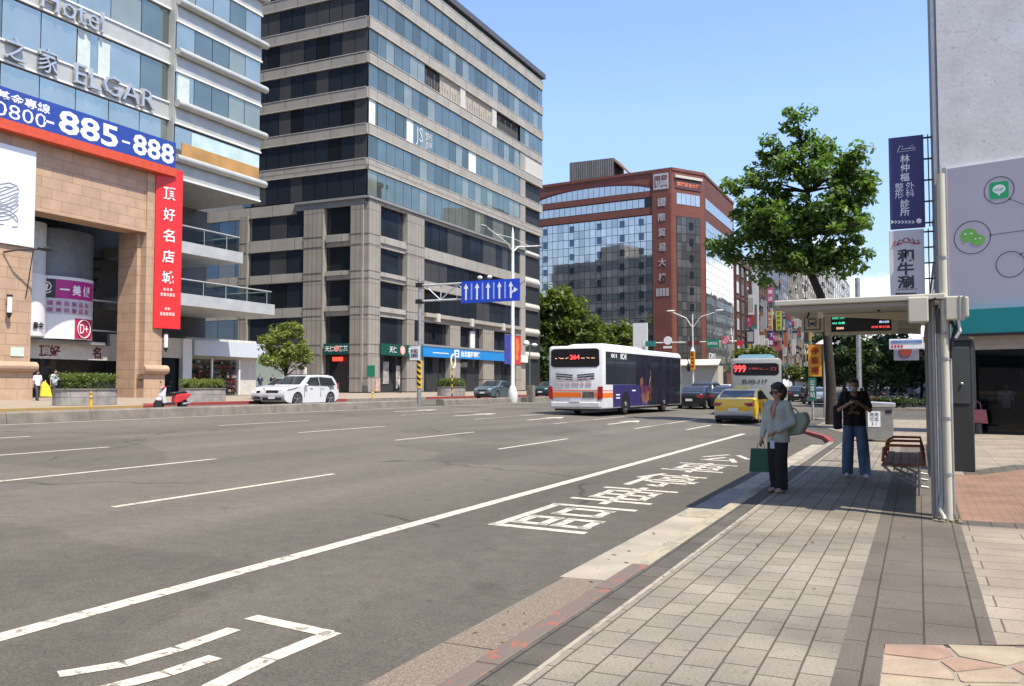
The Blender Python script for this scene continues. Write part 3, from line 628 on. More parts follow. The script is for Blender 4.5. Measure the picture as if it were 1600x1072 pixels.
mb = MB(); FR.glass(mb, 2.2, 7.4, .95, 4.9, 1.7, off=-.35, seed=4); mb.build('shop_front', g_shop, B, fix=False)
mb = MB(); FL.glass(mb, 2.0, 5.1, .95, 4.9, 1.6, off=-.35, seed=4); mb.build('shop_front', g_shop, B, fix=False)
mb = MB(); FR.box(mb, 3.6, 4.7, 1.8, 4.2, -.3, -.26); FR.box(mb, 6.2, 7.0, 1.3, 3.8, -.3, -.26); mb.build('poster', M('shop_poster', (.35, .33, .3), .6, var=.5, scale=2), B)
mb = MB(); FR.box(mb, 1.2, 2.05, 1.0, 2.4, .3, .42); mb.build('marble_plinth', M('pink_marble', (.5, .36, .30), .5, var=.3), B)
# shop signs of this block (each hangs on the wall: things of their own)
m_grn = M('green_sign_face', (.010, .075, .06), .35, var=.1)
def fsign(name, label, F, u0, u1, z0, z1, mat, off0=.3, off1=.55, group=None):
    mb = MB(); F.box(mb, u0, u1, z0, z1, off0, off1); t = thing(name, label, 'sign', F.p((u0 + u1) / 2, z0, off0), 0, group)
    mb.build('sign_board', mat, t); return t
m_pinkl = M('pink_logo', (.85, .35, .30), .5)
def tea(F, u0, u1, off, lb, sz):
    t = fsign('shop_sign', lb, F, u0, u1, 4.85, 6.1, m_grn, .3, off); uc = (u0 + u1) / 2
    text('天仁', F.p(uc - sz * 2.0, 5.5, off), F.d if F is FR else Vector((1, 0, 0)), (0, 0, 1), None, sz * .72, WL, t, bold=.004)
    text('茗茶', F.p(uc + sz * 2.0, 5.5, off), F.d if F is FR else Vector((1, 0, 0)), (0, 0, 1), None, sz * .72, WL, t, bold=.004)
    mb = MB(); mb.cyl(F.p(uc, 5.5, off), F.p(uc, 5.5, off + .04), .5, n=18); mb.build('logo', m_pinkl, t)
    text('茗', F.p(uc, 5.5, off + .04), F.d if F is FR else Vector((1, 0, 0)), (0, 0, 1), None, .55, WL, t, name='logo_glyph')
tea(FR, 2.0, 10.4, .55, 'long dark green tea shop sign on the street face beside the blue sign', .95)
FLs = FL
def tea_left():
    t = thing('shop_sign', 'short dark green tea shop sign left of the stone corner column', 'sign', FL.p(3.5, 4.85, .0))
    mb = MB(); FL.box(mb, 1.92, 5.18, 4.9, 6.05, .2, .34); mb.build('sign_board', m_grn, t)
    for s, x in (('天仁', 4.4), ('茗茶', 2.65)): text(s, FL.p(x, 5.5, .34), (1, 0, 0), (0, 0, 1), None, .6, WL, t, bold=.02)
    mb = MB(); mb.cyl(FL.p(3.5, 5.5, .34), FL.p(3.5, 5.5, .38), .33, n=16); mb.build('logo', m_pinkl, t)
    mb = MB(); FL.box(mb, 2.9, 4.2, 4.2, 4.62, .0, .1); mb.build('led_strip', emitmat('red_led', (1, .06, .03), 1.2), t)
tea_left()
m_blu = M('sky_blue_sign_face', (.02, .24, .62), .4, var=.08)
t = fsign('bank_sign', 'long sky blue sign with a white bank name over dark shop fronts', FR, 10.6, 33.3, 4.96, 6.15, m_blu)
text('台北富邦銀行', FR.p(22.3, 5.55, .55), FR.d, (0, 0, 1), 5.2, .75, WL, t, bold=.03)
mb = MB(); FR.box(mb, 18.0, 19.2, 5.1, 6.0, .55, .58); mb.build('logo', WL, t)
mb = MB(); FR.box(mb, 18.25, 18.95, 5.3, 5.48, .58, .6); FR.box(mb, 18.25, 18.95, 5.62, 5.8, .58, .6); mb.build('logo_bars', m_blu, t)
mb = MB(); FR.box(mb, 12.8, 16.6, 5.42, 5.52, .55, .57); mb.build('stripe', WL, t)
mb = MB(); FR.box(mb, 10.6, 33.3, 6.15, 6.4, .3, .6); mb.build('trim', m_grey, t)
t = fsign('shop_sign', 'white sign with a small green logo at the right end of the sign row', FR, 33.6, 40.2, 4.95, 6.0, m_white)
mb = MB(); mb.cyl(FR.p(36.7, 5.45, .55), FR.p(36.7, 5.45, .59), .33, n=16); mb.build('logo', M('green_logo', (.02, .3, .12), .5), t)
mb = MB(); FR.box(mb, 34.2, 35.4, 5.3, 5.6, .55, .57); mb.build('logo_bar', m_red, t)

# ---------------- hotel and mall block at the left
A = thing('hotel_building', 'granite arched mall and silver glass hotel with rounded trims, leftmost in the street', 'building', (-47, 40, .8))
FA = Face((-46, 0), (0, 1)); FH = Face((-47.2, 0), (0, 1)); FW = Face((-46.6, 0), (0, 1))
m_hotside = M('hotel_side_wall', (.10, .10, .105), .8, var=.1)
mb = MB(); mb.box(-88, -47.3, 5, 52.9, 15.95, 62); mb.box(-88, -53.5, 5, 54, .8, 15.94); mb.build('wall', m_hotside, A)
mb = MB(); mb.box(-53.5, -46.6, 44.2, 52.9, 15.9, 15.96); mb.build('soffit', M('soffit_panel', (.26, .26, .26), .7), A)
for x, y in ((-48, 46), (-48, 49), (-50, 47), (-50, 50.5), (-48.3, 51.6)):
    mb = MB(); mb.cyl((x, y, 15.86), (x, y, 15.9), .14, n=10); mb.build('downlight', m_alu, A)
# granite frame
mb = MB(); FA.box(mb, 12, 33.4, .8, 16.2, -1.3, 0); mb.build('granite_pillar', m_gran, A)
mb = MB(); FA.box(mb, 41.5, 42.95, .8, 16.2, -2.2, 0); mb.build('granite_pillar', m_gran, A)
mb = MB(); FA.box(mb, 33.4, 41.5, 11.85, 16.2, -1.3, -.12); mb.build('granite_lintel', m_gran, A)
mb = MB(); FA.box(mb, 33.4, 41.5, 11.7, 11.85, -1.6, -.0); mb.build('lintel_trim', m_granx, A)
mb = MB(); mb.box(-48.2, -46.5, 41.2, 41.49, .8, 11.7); mb.build('pilaster', m_granx, A)
for u0, u1 in ((12, 33.5), (41.35, 43.1)):
    mb = MB(); FA.box(mb, u0, u1, .8, 2.35, -1.2, .16); mb.build('plinth', m_gran, A)
    mb = MB(); mb.cyl((-45.86, u0 - .1, 2.65), (-45.86, u1 + .15, 2.65), .3, n=14); mb.build('base_moulding', m_granx, A, smooth=50)
for y, z in ((31.9, 6.1), (43.05, 4.6)):
    mb = MB(); mb.cyl((-45.75, y, z - .45), (-45.75, y, z + .45), .13, n=10); l = mb.build('wall_lamp', m_lamp, A)
    mb = MB(); mb.cyl((-45.75, y, z + .45), (-45.75, y, z + .55), .16, n=10); mb.cyl((-45.75, y, z - .75), (-45.75, y, z - .45), .05, .16, n=10); mb.box(-46, -45.75, y - .03, y + .03, z - .05, z + .05); mb.build('lamp_cap', m_black, l)
mb = MB(); FA.box(mb, 32.2, 33.0, 3.25, 3.75, 0, .04); mb.build('green_notice', M('pale_green_notice', (.55, .68, .55), .5), A)
# recess behind the arch
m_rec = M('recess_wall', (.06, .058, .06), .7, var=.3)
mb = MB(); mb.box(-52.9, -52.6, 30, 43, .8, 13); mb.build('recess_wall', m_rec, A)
mb = MB(); mb.cyl((-49.6, 35.5, 4.55), (-49.6, 35.5, 11.6), 1.15, n=24); mb.build('round_column', M('pale_grey_column', (.52, .55, .57), .5, var=.1), A, smooth=50)
mb = MB(); mb.cyl((-52.3, 38.6, 8.4), (-52.3, 38.6, 11.6), 3.1, n=40); mb.build('curved_bay', M('grey_bay', (.15, .16, .18), .5, .2), A, smooth=50)
mb = MB(); mb.box(-52.5, -49.5, 34.6, 41.4, 4.3, 4.5); mb.build('bay_floor', m_grey, A)
mb = MB(); mb.box(-50.2, -49.95, 34.6, 42.8, 3.3, 4.3); beam = mb.build('shop_beam', m_cream, A)
text('頂好', Vector((-49.94, 37.6, 3.8)), (0, 1, 0), (0, 0, 1), None, .75, M('dark_red_letters', (.16, .02, .02), .6), beam, bold=.03)
text('名', Vector((-49.94, 41.1, 3.8)), (0, 1, 0), (0, 0, 1), None, .75, MATS['dark_red_letters'], beam, bold=.03)
mb = MB(); mb.box(-50.6, -50.5, 34.6, 38.5, .8, 3.3); mb.build('shop_front', g_shop, A)
mb = MB(); mb.box(-50.5, -50.3, 35.9, 36.1, .8, 3.3); mb.build('door_post', m_alu, A)
mb = MB()
for k in range(9): mb.box(-52.5 + k * .0, -50.2, 40.0 + k * .22, 40.25 + k * .22, 4.2 + k * .75, 4.4 + k * .75)
mb.prism([(-51.2, 38.2, 12), (-51.2, 38.9, 12), (-51.2, 42.3, 3.5), (-51.2, 41.6, 3.5)], (.25, 0, 0)); mb.build('stair', M('stair_steel', (.09, .095, .11), .4, .5), A)
mb = MB(); mb.box(-49.4, -49.3, 40.2, 42.4, 5.2, 5.3); mb.box(-49.4, -49.3, 40.2, 42.4, 7.2, 7.3); mb.build('handrail', m_alu, A)
# hotel bands and glass (set back), running up out of the picture
for k, zb in enumerate((20.15, 24.1, 28.0, 31.9, 35.8)):
    mb = MB(); FH.box(mb, 5, 44.2, zb, zb + 1.25, -.1, .12); sp = mb.build('spandrel', m_alu, A)
    mb = MB()
    for z in (zb, zb + 1.2): FH.box(mb, 5, 44.2, z - .05, z + .06, .0, .2)
    mb.build('trim', m_white, sp)
    mb = MB(); FH.glass(mb, 5, 44.2, zb + 1.3, zb + 3.85, 2.45, seed=k + 60, jit=.006, mix=.3); mb.build('window', [g_a, g_b, g_b3], A, fix=False)
mb = MB(); FH.glass(mb, 5, 44.2, 16.2, 20.1, 2.45, seed=77); mb.build('window', g_a, A, fix=False)
for y in (36.9, 38.4):
    mb = MB(); FH.box(mb, y, y + .9, 21.5, 23.9, .01, .03); mb.build('curtain', M('pale_curtain', (.55, .62, .58), .6, var=.1), A)
for k, zb in enumerate((17.4, 21.25, 24.95, 28.5, 32.2, 36)):
    mb = MB(); mb.cyl((-46.35, 44.2, zb), (-46.35, 53.2, zb), .27, n=14); mb.ell((-46.35, 53.2, zb), (.27, .27, .27), 14, 8); mb.build('rounded_trim', m_alu, A, smooth=60)
    mb = MB(); FW.box(mb, 44.2, 52.9, zb - 1.35, zb - .2, -.4, .05); sp = mb.build('spandrel', m_alu, A)
    mb = MB(); FW.box(mb, 44.2, 52.95, zb - 1.42, zb - 1.3, -.3, .12); mb.build('trim', m_white, sp)
    mb = MB(); FW.glass(mb, 44.25, 52.85, zb + .2, zb + 2.3, 1.72, seed=k + 81, jit=.006, mix=.35); mb.build('window', [g_a, g_b, g_b3], A, fix=False)
    mb = MB(); FW.box(mb, 44.2, 52.9, zb + .1, zb + 2.4, -.5, -.06); mb.build('window_backing', m_mull, A)
mb = MB(); FW.box(mb, 44.9, 52.8, 17.75, 18.65, .01, .03); mb.build('blind', M('orange_blind', (.42, .23, .075), .6, var=.25, scale=.6), A)
mb = MB(); FW.box(mb, 45.8, 52.8, 18.65, 19.6, .01, .03); mb.build('blind', M('pale_teal_blind', (.50, .64, .62), .5, var=.12, scale=.8), A)
mb = MB(); FW.box(mb, 44.4, 45.5, 21.5, 23.5, .01, .03); mb.build('curtain', MATS['pale_curtain'], A)
MB().box(-47.25, -46.62, 44.14, 44.19, 16, 40).build('return_panel', m_alu, A)
# balconies
m_bal = M('balcony_concrete', (.40, .41, .41), .7, var=.12, scale=1)
g_rail = clearglass('rail_glass', (.72, .80, .80), .22)
for y1, z0, z1, zt in ((50.0, 10.7, 11.5, 12.6), (53.6, 7.1, 7.92, 8.9)):
    mb = MB(); mb.box(-57, -45.5, 43.98, y1, z0, z1); bs = mb.build('balcony', m_bal, A)
    mb = MB(); mb.box(-45.62, -45.6, 44, y1 - .35, z1, zt); mb.box(-57, -45.6, y1 - .37, y1 - .35, z1, zt); mb.build('glass_rail', g_rail, bs)
    mb = MB(); mb.cyl((-45.61, 44, zt), (-45.61, y1 - .3, zt), .05, n=8); mb.cyl((-45.61, y1 - .35, zt), (-57, y1 - .35, zt), .05, n=8)
    for y in np.arange(44, y1, 2.2): mb.cyl((-45.61, y, z1), (-45.61, y, zt), .025, n=6)
    mb.build('handrail', m_alu, bs)
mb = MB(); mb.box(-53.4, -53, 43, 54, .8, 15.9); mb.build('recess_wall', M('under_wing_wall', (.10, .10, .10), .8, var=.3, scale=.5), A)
# street level shops right of the arch
mb = MB(); mb.box(-51.4, -51.1, 43.1, 50.0, 3.7, 5.2); beam = mb.build('shop_beam', m_cream, A)
text('店城', Vector((-51.08, 45.4, 4.5)), (0, 1, 0), (0, 0, 1), None, .95, MATS['dark_red_letters'], beam, bold=.03)
mb = MB(); mb.box(-51.6, -51.5, 43.1, 50.4, .8, 3.7); mb.build('shop_front', g_shop, A)
mb = MB(); mb.box(-51.3, -50.9, 46.2, 46.5, .8, 3.7); mb.build('post', m_white, A); mb = MB(); mb.box(-51.3, -50.9, 49.6, 50.5, .8, 5.2); mb.build('post', m_white, A)
mb = MB(); mb.box(-51.5, -51.2, 44.9, 45.6, .9, 3.4); mb.build('door', M('amber_door', (.22, .10, .03), .5), A)
t = thing('annex_shop', 'low corner shop with pale lightbox fascia and lit shelves under the hotel balcony', 'building', (-51, 53, .85))
mb = MB(); mb.box(-58, -51.6, 50.6, 58.5, .85, 5.4); mb.build('wall', m_cream, t)
mb = MB(); mb.box(-51.6, -50.7, 50.6, 58.6, 3.95, 5.15); mb.build('fascia', M('pale_blue_fascia', (.55, .60, .66), .4, var=.04), t)
mb = MB(); mb.box(-51.7, -51.55, 50.8, 56, .9, 3.7); mb.build('window_backing', M('lit_shop_interior', (.30, .22, .15), .7, var=.4, scale=2), t)
r3 = random.Random(5); mer = [M('merch_%s' % n, c, .6) for n, c in (('cream', (.6, .55, .45)), ('brown', (.15, .07, .04)), ('red', (.4, .05, .05)), ('black', (.02, .02, .02)))]
mb = MB()
for k in range(7):
    z = 1.05 + k * .38; mb.box(-51.52, -51.3, 50.9, 55.9, z, z + .03, 3); y = 51
    while y < 55.8:
        h = r3.uniform(.08, .3); ww = r3.uniform(.08, .3); mb.box(-51.5, -51.36, y, y + ww, z + .03, z + .03 + h, r3.randrange(4)); y += ww + r3.uniform(.02, .12)
mb.build('shelf_display', mer, t)
mb = MB(); mb.box(-51.3, -51.27, 50.8, 55.95, .9, 3.7); mb.build('window', clearglass('shop_glass', (.9, .93, .93), .12), t)
for y in (50.65, 52.9, 56.0): MB().box(-51.32, -51.2, y, y + .16, .85, 3.75).build('window_frame', m_white, t)
mb = MB(); mb.box(-55, -54, 49.5, 50.5, 5.2, 6.6); mb.build('rooftop_unit', m_offw, t)
# frosted screen between hotel and office block, poster stand
tag(MB().box(-71.5, -61.2, 73.6, 73.75, .85, 4.6).build('frosted_screen', M('frosted_green_glass', (.40, .50, .46), .35, var=.08)), 'pale green frosted glass screen behind the small street tree', 'screen')
t = thing('poster_case', 'white framed poster case left of the tea shop door', 'poster case', (-60.3, 74, .85))
mb = MB(); mb.box(-61.1, -58.6, 74.0, 74.2, 2.0, 4.6); mb.build('frame', m_white, t)
mb = MB(); mb.box(-60.9, -58.8, 73.97, 74.0, 2.2, 4.4); mb.build('poster', M('street_poster', (.45, .40, .42), .5, var=.6, scale=1.5), t)
mb = MB(); mb.box(-61, -60.9, 74.05, 74.15, .85, 2); mb.box(-58.8, -58.7, 74.05, 74.15, .85, 2); mb.build('leg', m_steel, t)

# signs on the hotel
m_navy = M('royal_blue_sign_face', (.025, .06, .30), .35, var=.08)
Fs = Face((-45.5, 0), (0, 1))
t = thing('fascia_sign', 'long royal blue sign with a white telephone number above the granite arch', 'sign', (-45.7, 32, 15.6))
mb = MB(); Fs.box(mb, 14, 43.35, 16.3, 18.1, -.25, 0); mb.build('sign_board', m_navy, t)
mb = MB(); Fs.box(mb, 14, 43.35, 15.75, 16.3, -.5, .12); mb.build('red_edge', M('orange_red_edge', (.60, .08, .03), .4, var=.1), t)
text('基金專線', Fs.p(32.25, 17.62, 0), Fs.d, (0, 0, 1), 3.25, .55, WL, t, bold=.012)
text('0800', Fs.p(32.1, 16.85, 0), Fs.d, (0, 0, 1), 3.1, .8, WL, t, bold=-.005)
text('-', Fs.p(33.85, 16.9, 0), Fs.d, (0, 0, 1), .6, .13, WL, t)
text('885', Fs.p(36.55, 17.2, 0), Fs.d, (0, 0, 1), 4.2, 1.4, WL, t, bold=.022)
text('-', Fs.p(39.25, 17.1, 0), Fs.d, (0, 0, 1), .6, .13, WL, t)
text('888', Fs.p(41.5, 17.2, 0), Fs.d, (0, 0, 1), 3.4, 1.35, WL, t, bold=.022)
t = thing('hotel_lettering', 'raised white hotel name in Chinese and capitals on the silver band', 'sign', (-47, 36, 20.3))
FHl = Face((-47.0, 0), (0, 1))
def raised(s, y, z, w_, h_, bold=.0):
    mb_ = text(s, FHl.p(y, z, .0), FHl.d, (0, 0, 1), w_, h_, M('raised_letter_steel', (.55, .56, .56), .3, .6), t, bold=bold, depth=.22)
raised('之', 32.6, 21.0, 1.3, 1.35); raised('家', 34.7, 21.0, 1.35, 1.45)
raised('ELGAR', 39.6, 20.95, 6.2, 1.25, -.004)
raised('Hotel', 36.3, 24.8, 4.4, 1.35, -.005)
raised('y', 32.6, 24.7, .8, 1.1)
t = thing('banner_sign', 'tall red vertical sign with white characters on the granite pier', 'sign', (-45.3, 43, 5.4))
FB = Face((-47.0, 42.9), (1, 0)); 
mb = MB(); mb.prism([(-45.9, 42.1, 5.42), (-45.35, 43.9, 5.42), (-45.42, 43.93, 5.42), (-46.0, 42.13, 5.42)], (0, 0, 10.85)); mb.build('sign_board', m_red, t)
bd = Vector((.55, 1.8, 0)).normalized(); bn = Vector((bd.y, -bd.x, 0))
bc = Vector((-45.625, 43.0, 0))
for i, ch in enumerate('頂好名店城'): text(ch, bc + bn * .01 + Vector((0, 0, 14.55 - i * 1.42)), bd, (0, 0, 1), .82, .85, WL, t, bold=.01)
for zz, ww, hh in ((8.05, .7, .18), (7.7, 1.05, .22), (6.75, .4, .18), (6.4, 1.05, .22)):
    n = int(ww / .2); mb = MB()
    for i in range(n):
        c = bc + bd * ((i + .5) / n - .5) * ww + Vector((0, 0, zz)) + bn * .015; mb.prism([c - bd * .075 - Vector((0, 0, hh / 2)), c + bd * .075 - Vector((0, 0, hh / 2)), c + bd * .075 + Vector((0, 0, hh / 2)), c - bd * .075 + Vector((0, 0, hh / 2))], bn * .01)
    mb.build('small_lettering', M('faded_pink_letters', (.75, .45, .42), .5), t)
t = thing('billboard', 'blank white billboard with a faint grey line drawing on the left pillar', 'billboard', (-45.9, 28, 9.5))
mb = MB(); FA.box(mb, 14, 33.35, 9.5, 15.05, .02, .14); mb.build('panel', M('billboard_white', (.74, .76, .79), .5, var=.02), t)
mb = MB()
for k in range(9):
    q = [FA.p(31.6 + .75 * math.cos(a * .7 + k), 12.6 - k * .22 + .35 * math.sin(a * .9 + k * 1.3), .16) for a in range(9)]; mb.tube(q, .02, 5)
mb.build('line_drawing', M('grey_ink', (.38, .39, .40), .6), t)
# curved shop panels in the arch
t = thing('shop_sign', 'curved white and magenta shop panels inside the granite arch', 'sign', (-50, 37.5, 4.5))
def arcpanel(name, a0, a1, z0, z1, mat, c=(-52.2, 38.5), r=3.35, n=14):
    mb = MB(); v = []
    for i in range(n + 1):
        a = a0 + (a1 - a0) * i / n; v.append((c[0] + r * math.cos(a), c[1] + r * math.sin(a)))
    for i in range(n):
        p, q = v[i], v[i + 1]; mb.poly([(p[0], p[1], z0), (q[0], q[1], z0), (q[0], q[1], z1), (p[0], p[1], z1)])
    return mb.build(name, mat, t, smooth=40)
def arct(s, a, z, w_, h_, mat, r=3.37, bold=.0, c=(-52.2, 38.5)):
    text(s, Vector((c[0] + r * math.cos(a), c[1] + r * math.sin(a), z)), (-math.sin(a), math.cos(a), 0), (0, 0, 1), w_, h_, mat, t, bold=bold)
m_mag = M('magenta_panel', (.40, .015, .20), .45); m_crim = M('crimson_panel', (.45, .02, .08), .45)
arcpanel('white_panel', -1.25, .52, 4.55, 8.5, M('shop_panel_white', (.72, .72, .73), .5, var=.03))
arcpanel('magenta_panel', -.38, .5, 7.1, 8.3, m_mag, r=3.365); arcpanel('black_panel', -.75, -.38, 7.1, 8.3, m_black, r=3.365); arcpanel('crimson_panel', .0, .5, 4.6, 5.9, m_crim, r=3.365)
arcpanel('grey_panel', -.75, .5, 6.1, 7.05, M('lilac_grey_panel', (.50, .48, .52), .5), r=3.362)
for i, ch in enumerate('一美假'): arct(ch, -.22 + i * .24, 7.68, .62, .68 if i else .1, WL, 3.38, .03)
arct('@', -.56, 7.75, .8, .8, WL, 3.38); arct('D+', .22, 5.25, .75, .6, WL, 3.38)
mb = MB(); a = .22; cc = Vector((-52.2 + 3.385 * math.cos(a), 38.5 + 3.385 * math.sin(a), 5.25)); tt = Vector((-math.sin(a), math.cos(a), 0))
mb.tube([cc + tt * .58 * math.cos(b) + Vector((0, 0, .58 * math.sin(b))) for b in np.linspace(0, 2 * math.pi, 25)], .03, 5); mb.build('logo_ring', WL, t)
for zz in (6.78, 6.36):
    for k in range(7): arct('面膜美妝髮品店'[k], -.62 + k * .15, zz, .36, .3, m_mag, 3.375)
t2 = thing('column_wrap', 'white wrapped sign with a dark star logo round the arch column', 'sign', (-49.6, 35.5, 4.6))
mb = MB(); mb.lathe([(1.19, 4.62), (1.19, 8.4)], (-49.6, 35.5, 0), n=36); mb.build('sign_board', MATS['shop_panel_white'], t2, smooth=50)
cdir = Vector((1, -.55, 0)).normalized(); ct = Vector((.55, 1, 0)).normalized(); cp0 = Vector((-49.6, 35.5, 5.25)) + cdir * 1.22
mb = MB(); s4 = [cp0 + (ct * math.cos(k * math.pi / 4) + Vector((0, 0, math.sin(k * math.pi / 4)))) * (.3 if k % 2 == 0 else .12) for k in range(8)]; mb.prism(s4, cdir * .03); mb.build('logo', M('dark_logo', (.06, .08, .06), .6), t2)
text('春金', Vector((-49.6, 35.5, 5.25)) + Vector((1, .1, 0)).normalized() * 1.24, (-.1, 1, 0), (0, 0, 1), .8, .42, m_black, t2, bold=.03)

# ---------------- red brick trade tower
CB = thing('brick_office_tower', 'red brick tower with mirrored curtain wall and an arched top floor', 'building', (-41.4, 160, .74))
m_rb = brickmat('red_brick_tiles', (.205, .074, .052), (.175, .062, .045), (.12, .05, .04), .6, .2, .01, 'xzy', var=.10, vscale=.25, bump=.1)
m_rby = brickmat('red_brick_tiles_side', (.205, .074, .052), (.175, .062, .045), (.12, .05, .04), .6, .2, .01, 'yzx', var=.10, vscale=.25, bump=.1)
pL = (-74.0, 163.6); p0 = (-41.4, 159.8); p1 = (-36.9, 166.6); p2 = (-36.9, 196.5)
mb = MB(); mb.prism([(x, y, .74) for x, y in (pL, p0, p1, p2, (-74, 196.5))], (0, 0, 41.8)); mb.build('wall', m_rb, CB)
FC = Face(pL, (p0[0] - pL[0], p0[1] - pL[1])); LC = math.hypot(p0[0] - pL[0], p0[1] - pL[1]); FC1 = Face(p0, (p1[0] - p0[0], p1[1] - p0[1])); L1 = math.hypot(4.5, 6.8); FC2 = Face(p1, (0, 1)); L2 = 29.9
mb = MB()
for F, l in ((FC, LC), (FC1, L1), (FC2, L2)): F.box(mb, 0, l, 42.2, 42.75, -.6, .15)
mb.build('parapet', m_rb, CB)
g_in = LC - 4.0
mb = MB(); FC.glass(mb, 1.2, g_in, 3.0, 34.1, 1.22, 1.66, jit=.003, gap=.045, off=.06, seed=11, mix=.35); cw = mb.build('curtain_wall', [g_c, g_c2, g_c3], CB, fix=False)
mb = MB(); FC.box(mb, 1.1, g_in + .05, 2.9, 34.2, 0, .03); mb.build('curtain_frame', m_mull, cw)
mb = MB(); FC.glass(mb, 2.6, g_in - 1.5, 35.7, 37.4, 1.22, gap=.045, off=.06, seed=12); w2 = mb.build('window', g_c, CB, fix=False)
mb = MB(); FC.box(mb, 1.2, g_in, 35.6, 37.5, 0, .03); mb.build('window_frame', m_mull, w2)
ac, aw = (g_in + 2) / 2 + .5, 13.8
def arch(u): return 38.6 + 3.0 * math.sqrt(max(0, 1 - ((u - ac) / (aw + .8)) ** 2)) - .35
mb = MB(); FC.glass(mb, ac - aw, ac + aw, 38.75, 42, 1.22, gap=.045, off=.06, top=lambda u: arch(u) - .5, seed=13); w3 = mb.build('arch_window', g_c, CB, fix=False)
mb = MB(); n = 30; pl = [(ac - aw + 2 * aw * i / n) for i in range(n + 1)]
for i in range(n):
    u, v = pl[i], pl[i + 1]; mb.prism([FC.p(u, arch(u) - .4, 0), FC.p(v, arch(v) - .4, 0), FC.p(v, arch(v), 0), FC.p(u, arch(u), 0)], FC.n * .35)
mb.build('arch_moulding', M('dark_red_moulding', (.12, .03, .025), .7), CB)
mb = MB(); FC.box(mb, 0, g_in + .3, 34.25, 35.55, 0, .3); FC.box(mb, 0, g_in + .3, 37.55, 38.65, 0, .3); FC.box(mb, g_in + .25, LC - .05, .8, 42.2, 0, .5); mb.build('brick_band', m_rb, CB)
rr = random.Random(2); opn = MB().obox((0, 0, 0), (1.0, .04, 1.3)).build('window', g_bd, CB, local=True); opn.location = FC.p(9, 20, .12) - Vector(CB.location); opn.rotation_euler = (0, 0, math.atan2(FC.d.y, FC.d.x))
MB().add([(-.5, -.03, -.65), (.5, -.03, -.65), (.5, -.03, .65), (-.5, -.03, .65)], [(0, 1, 2, 3)])
cols = [5.5, 11.6, 17.7, 22.6, 26.6]
first = True
for j in range(11):
    for u in cols:
        z = 32.9 - j * 2.78
        if z < 13: continue
        o = opn if first else opn.copy()
        if not first: COL.objects.link(o)
        first = False; o.location = FC.p(u, z, .12) - Vector(CB.location)
for F, nm in ((FC1, 0), (FC2, 1)):
    l = L1 if nm == 0 else 29.5
    mb = MB(); F.glass(mb, 1.1, l - 1.1, 4.5, 33.6, 1.22, 1.66, jit=.003, gap=.045, off=.06, seed=21 + nm, mix=.35); cw = mb.build('curtain_wall', [g_c, g_c2, g_c3], CB, fix=False)
    mb = MB(); F.box(mb, 1.0, l - 1.0, 4.4, 33.7, 0, .03); mb.build('curtain_frame', m_mull, cw)
    mb = MB(); F.glass(mb, 1.1, l - 1.1, 35.9, 38.1, 1.22, gap=.045, off=.06, seed=23 + nm); mb.build('window', g_c, CB, fix=False)
for j in range(9):
    o = opn.copy(); COL.objects.link(o); o.location = FC1.p(L1 * .58, 32 - j * 3.1, .12) - Vector(CB.location); o.rotation_euler = (0, 0, math.atan2(FC1.d.y, FC1.d.x))
mb = MB(); FC1.box(mb, .8, L1 - .8, 38.9, 40.6, 0, .12); sg = mb.build('name_panel', M('dark_name_panel', (.10, .05, .05), .5), CB)
text('國際貿易大樓', FC1.p(L1 / 2, 39.8, .12), FC1.d, (0, 0, 1), 5.6, .8, M('orange_letters', (.75, .18, .06), .5), sg, bold=.02)
mb = MB(); FC1.box(mb, .6, L1 - .6, 40.9, 41.4, 0, .4); mb.build('canopy', m_cream, CB)
uc = LC - 1.85; m_ltr = M('pale_metal_letters', (.50, .46, .44), .4, .3)
for i, ch in enumerate('國際貿易大樓'): text(ch, FC.p(uc, 36.2 - i * 2.85, .5), FC.d, (0, 0, 1), 1.5, 1.55, m_ltr, CB, bold=.015, depth=.08)
mb = MB()
for i in range(4): FC.box(mb, uc - 1.25 + i * .66, uc - .75 + i * .66, 18.4, 19.9, .5, .56)
mb.build('relief', m_ltr, CB)
mb = MB(); FC.box(mb, uc - 1.6, uc + 1.4, 38.7, 41.7, .5, .58); sl_ = mb.build('seal', m_ltr, CB)
text('國貿', FC.p(uc - .1, 40.2, .58), FC.d, (0, 0, 1), 2.6, 2.4, m_rb, sl_, bold=.03)
mb = MB(); mb.box(-67.5, -57.5, 174, 181, 42.5, 49.8); hut = mb.build('roof_hut', brickmat('ribbed_cladding', (.20, .19, .185), (.15, .145, .14), (.06, .06, .06), .5, 30, .12, 'xzy', bump=0), CB)
mb = MB(); mb.prism([(-57.5, 174, 49.2), (-57.5, 181, 49.2), (-53.2, 181, 45), (-53.2, 174, 45)], (0, 0, .5)); mb.build('lean_to_roof', M('rust_roof', (.25, .17, .12), .8), hut)
mb = MB()
for i in range(4):
    u = 9 + i * 6; mb.prism([FC.p(u + 2.0 * math.cos(a), 2.2 + 2.0 * max(0, math.sin(a)), .52) if 0 <= a <= 3.15 else FC.p(u, .9, .52) for a in np.linspace(0, math.pi, 9)], FC.n * .06)
for i in range(3):
    u = 6 + i * 6; mb.prism([FC2.p(u + 1.9 * math.cos(a), 2.6 + 1.9 * math.sin(a), .05) for a in np.linspace(0, math.pi, 9)] + [FC2.p(u - 1.9, .8, .05), FC2.p(u + 1.9, .8, .05)], FC2.n * .06)
for F, l in ((FC1, L1),): mb.prism([F.p(l / 2 + 1.7 * math.cos(a), 2.4 + 1.7 * math.sin(a), .05) for a in np.linspace(0, math.pi, 9)] + [F.p(l / 2 - 1.7, .8, .05), F.p(l / 2 + 1.7, .8, .05)], F.n * .06)
mb.build('ground_arch', m_dark, CB)
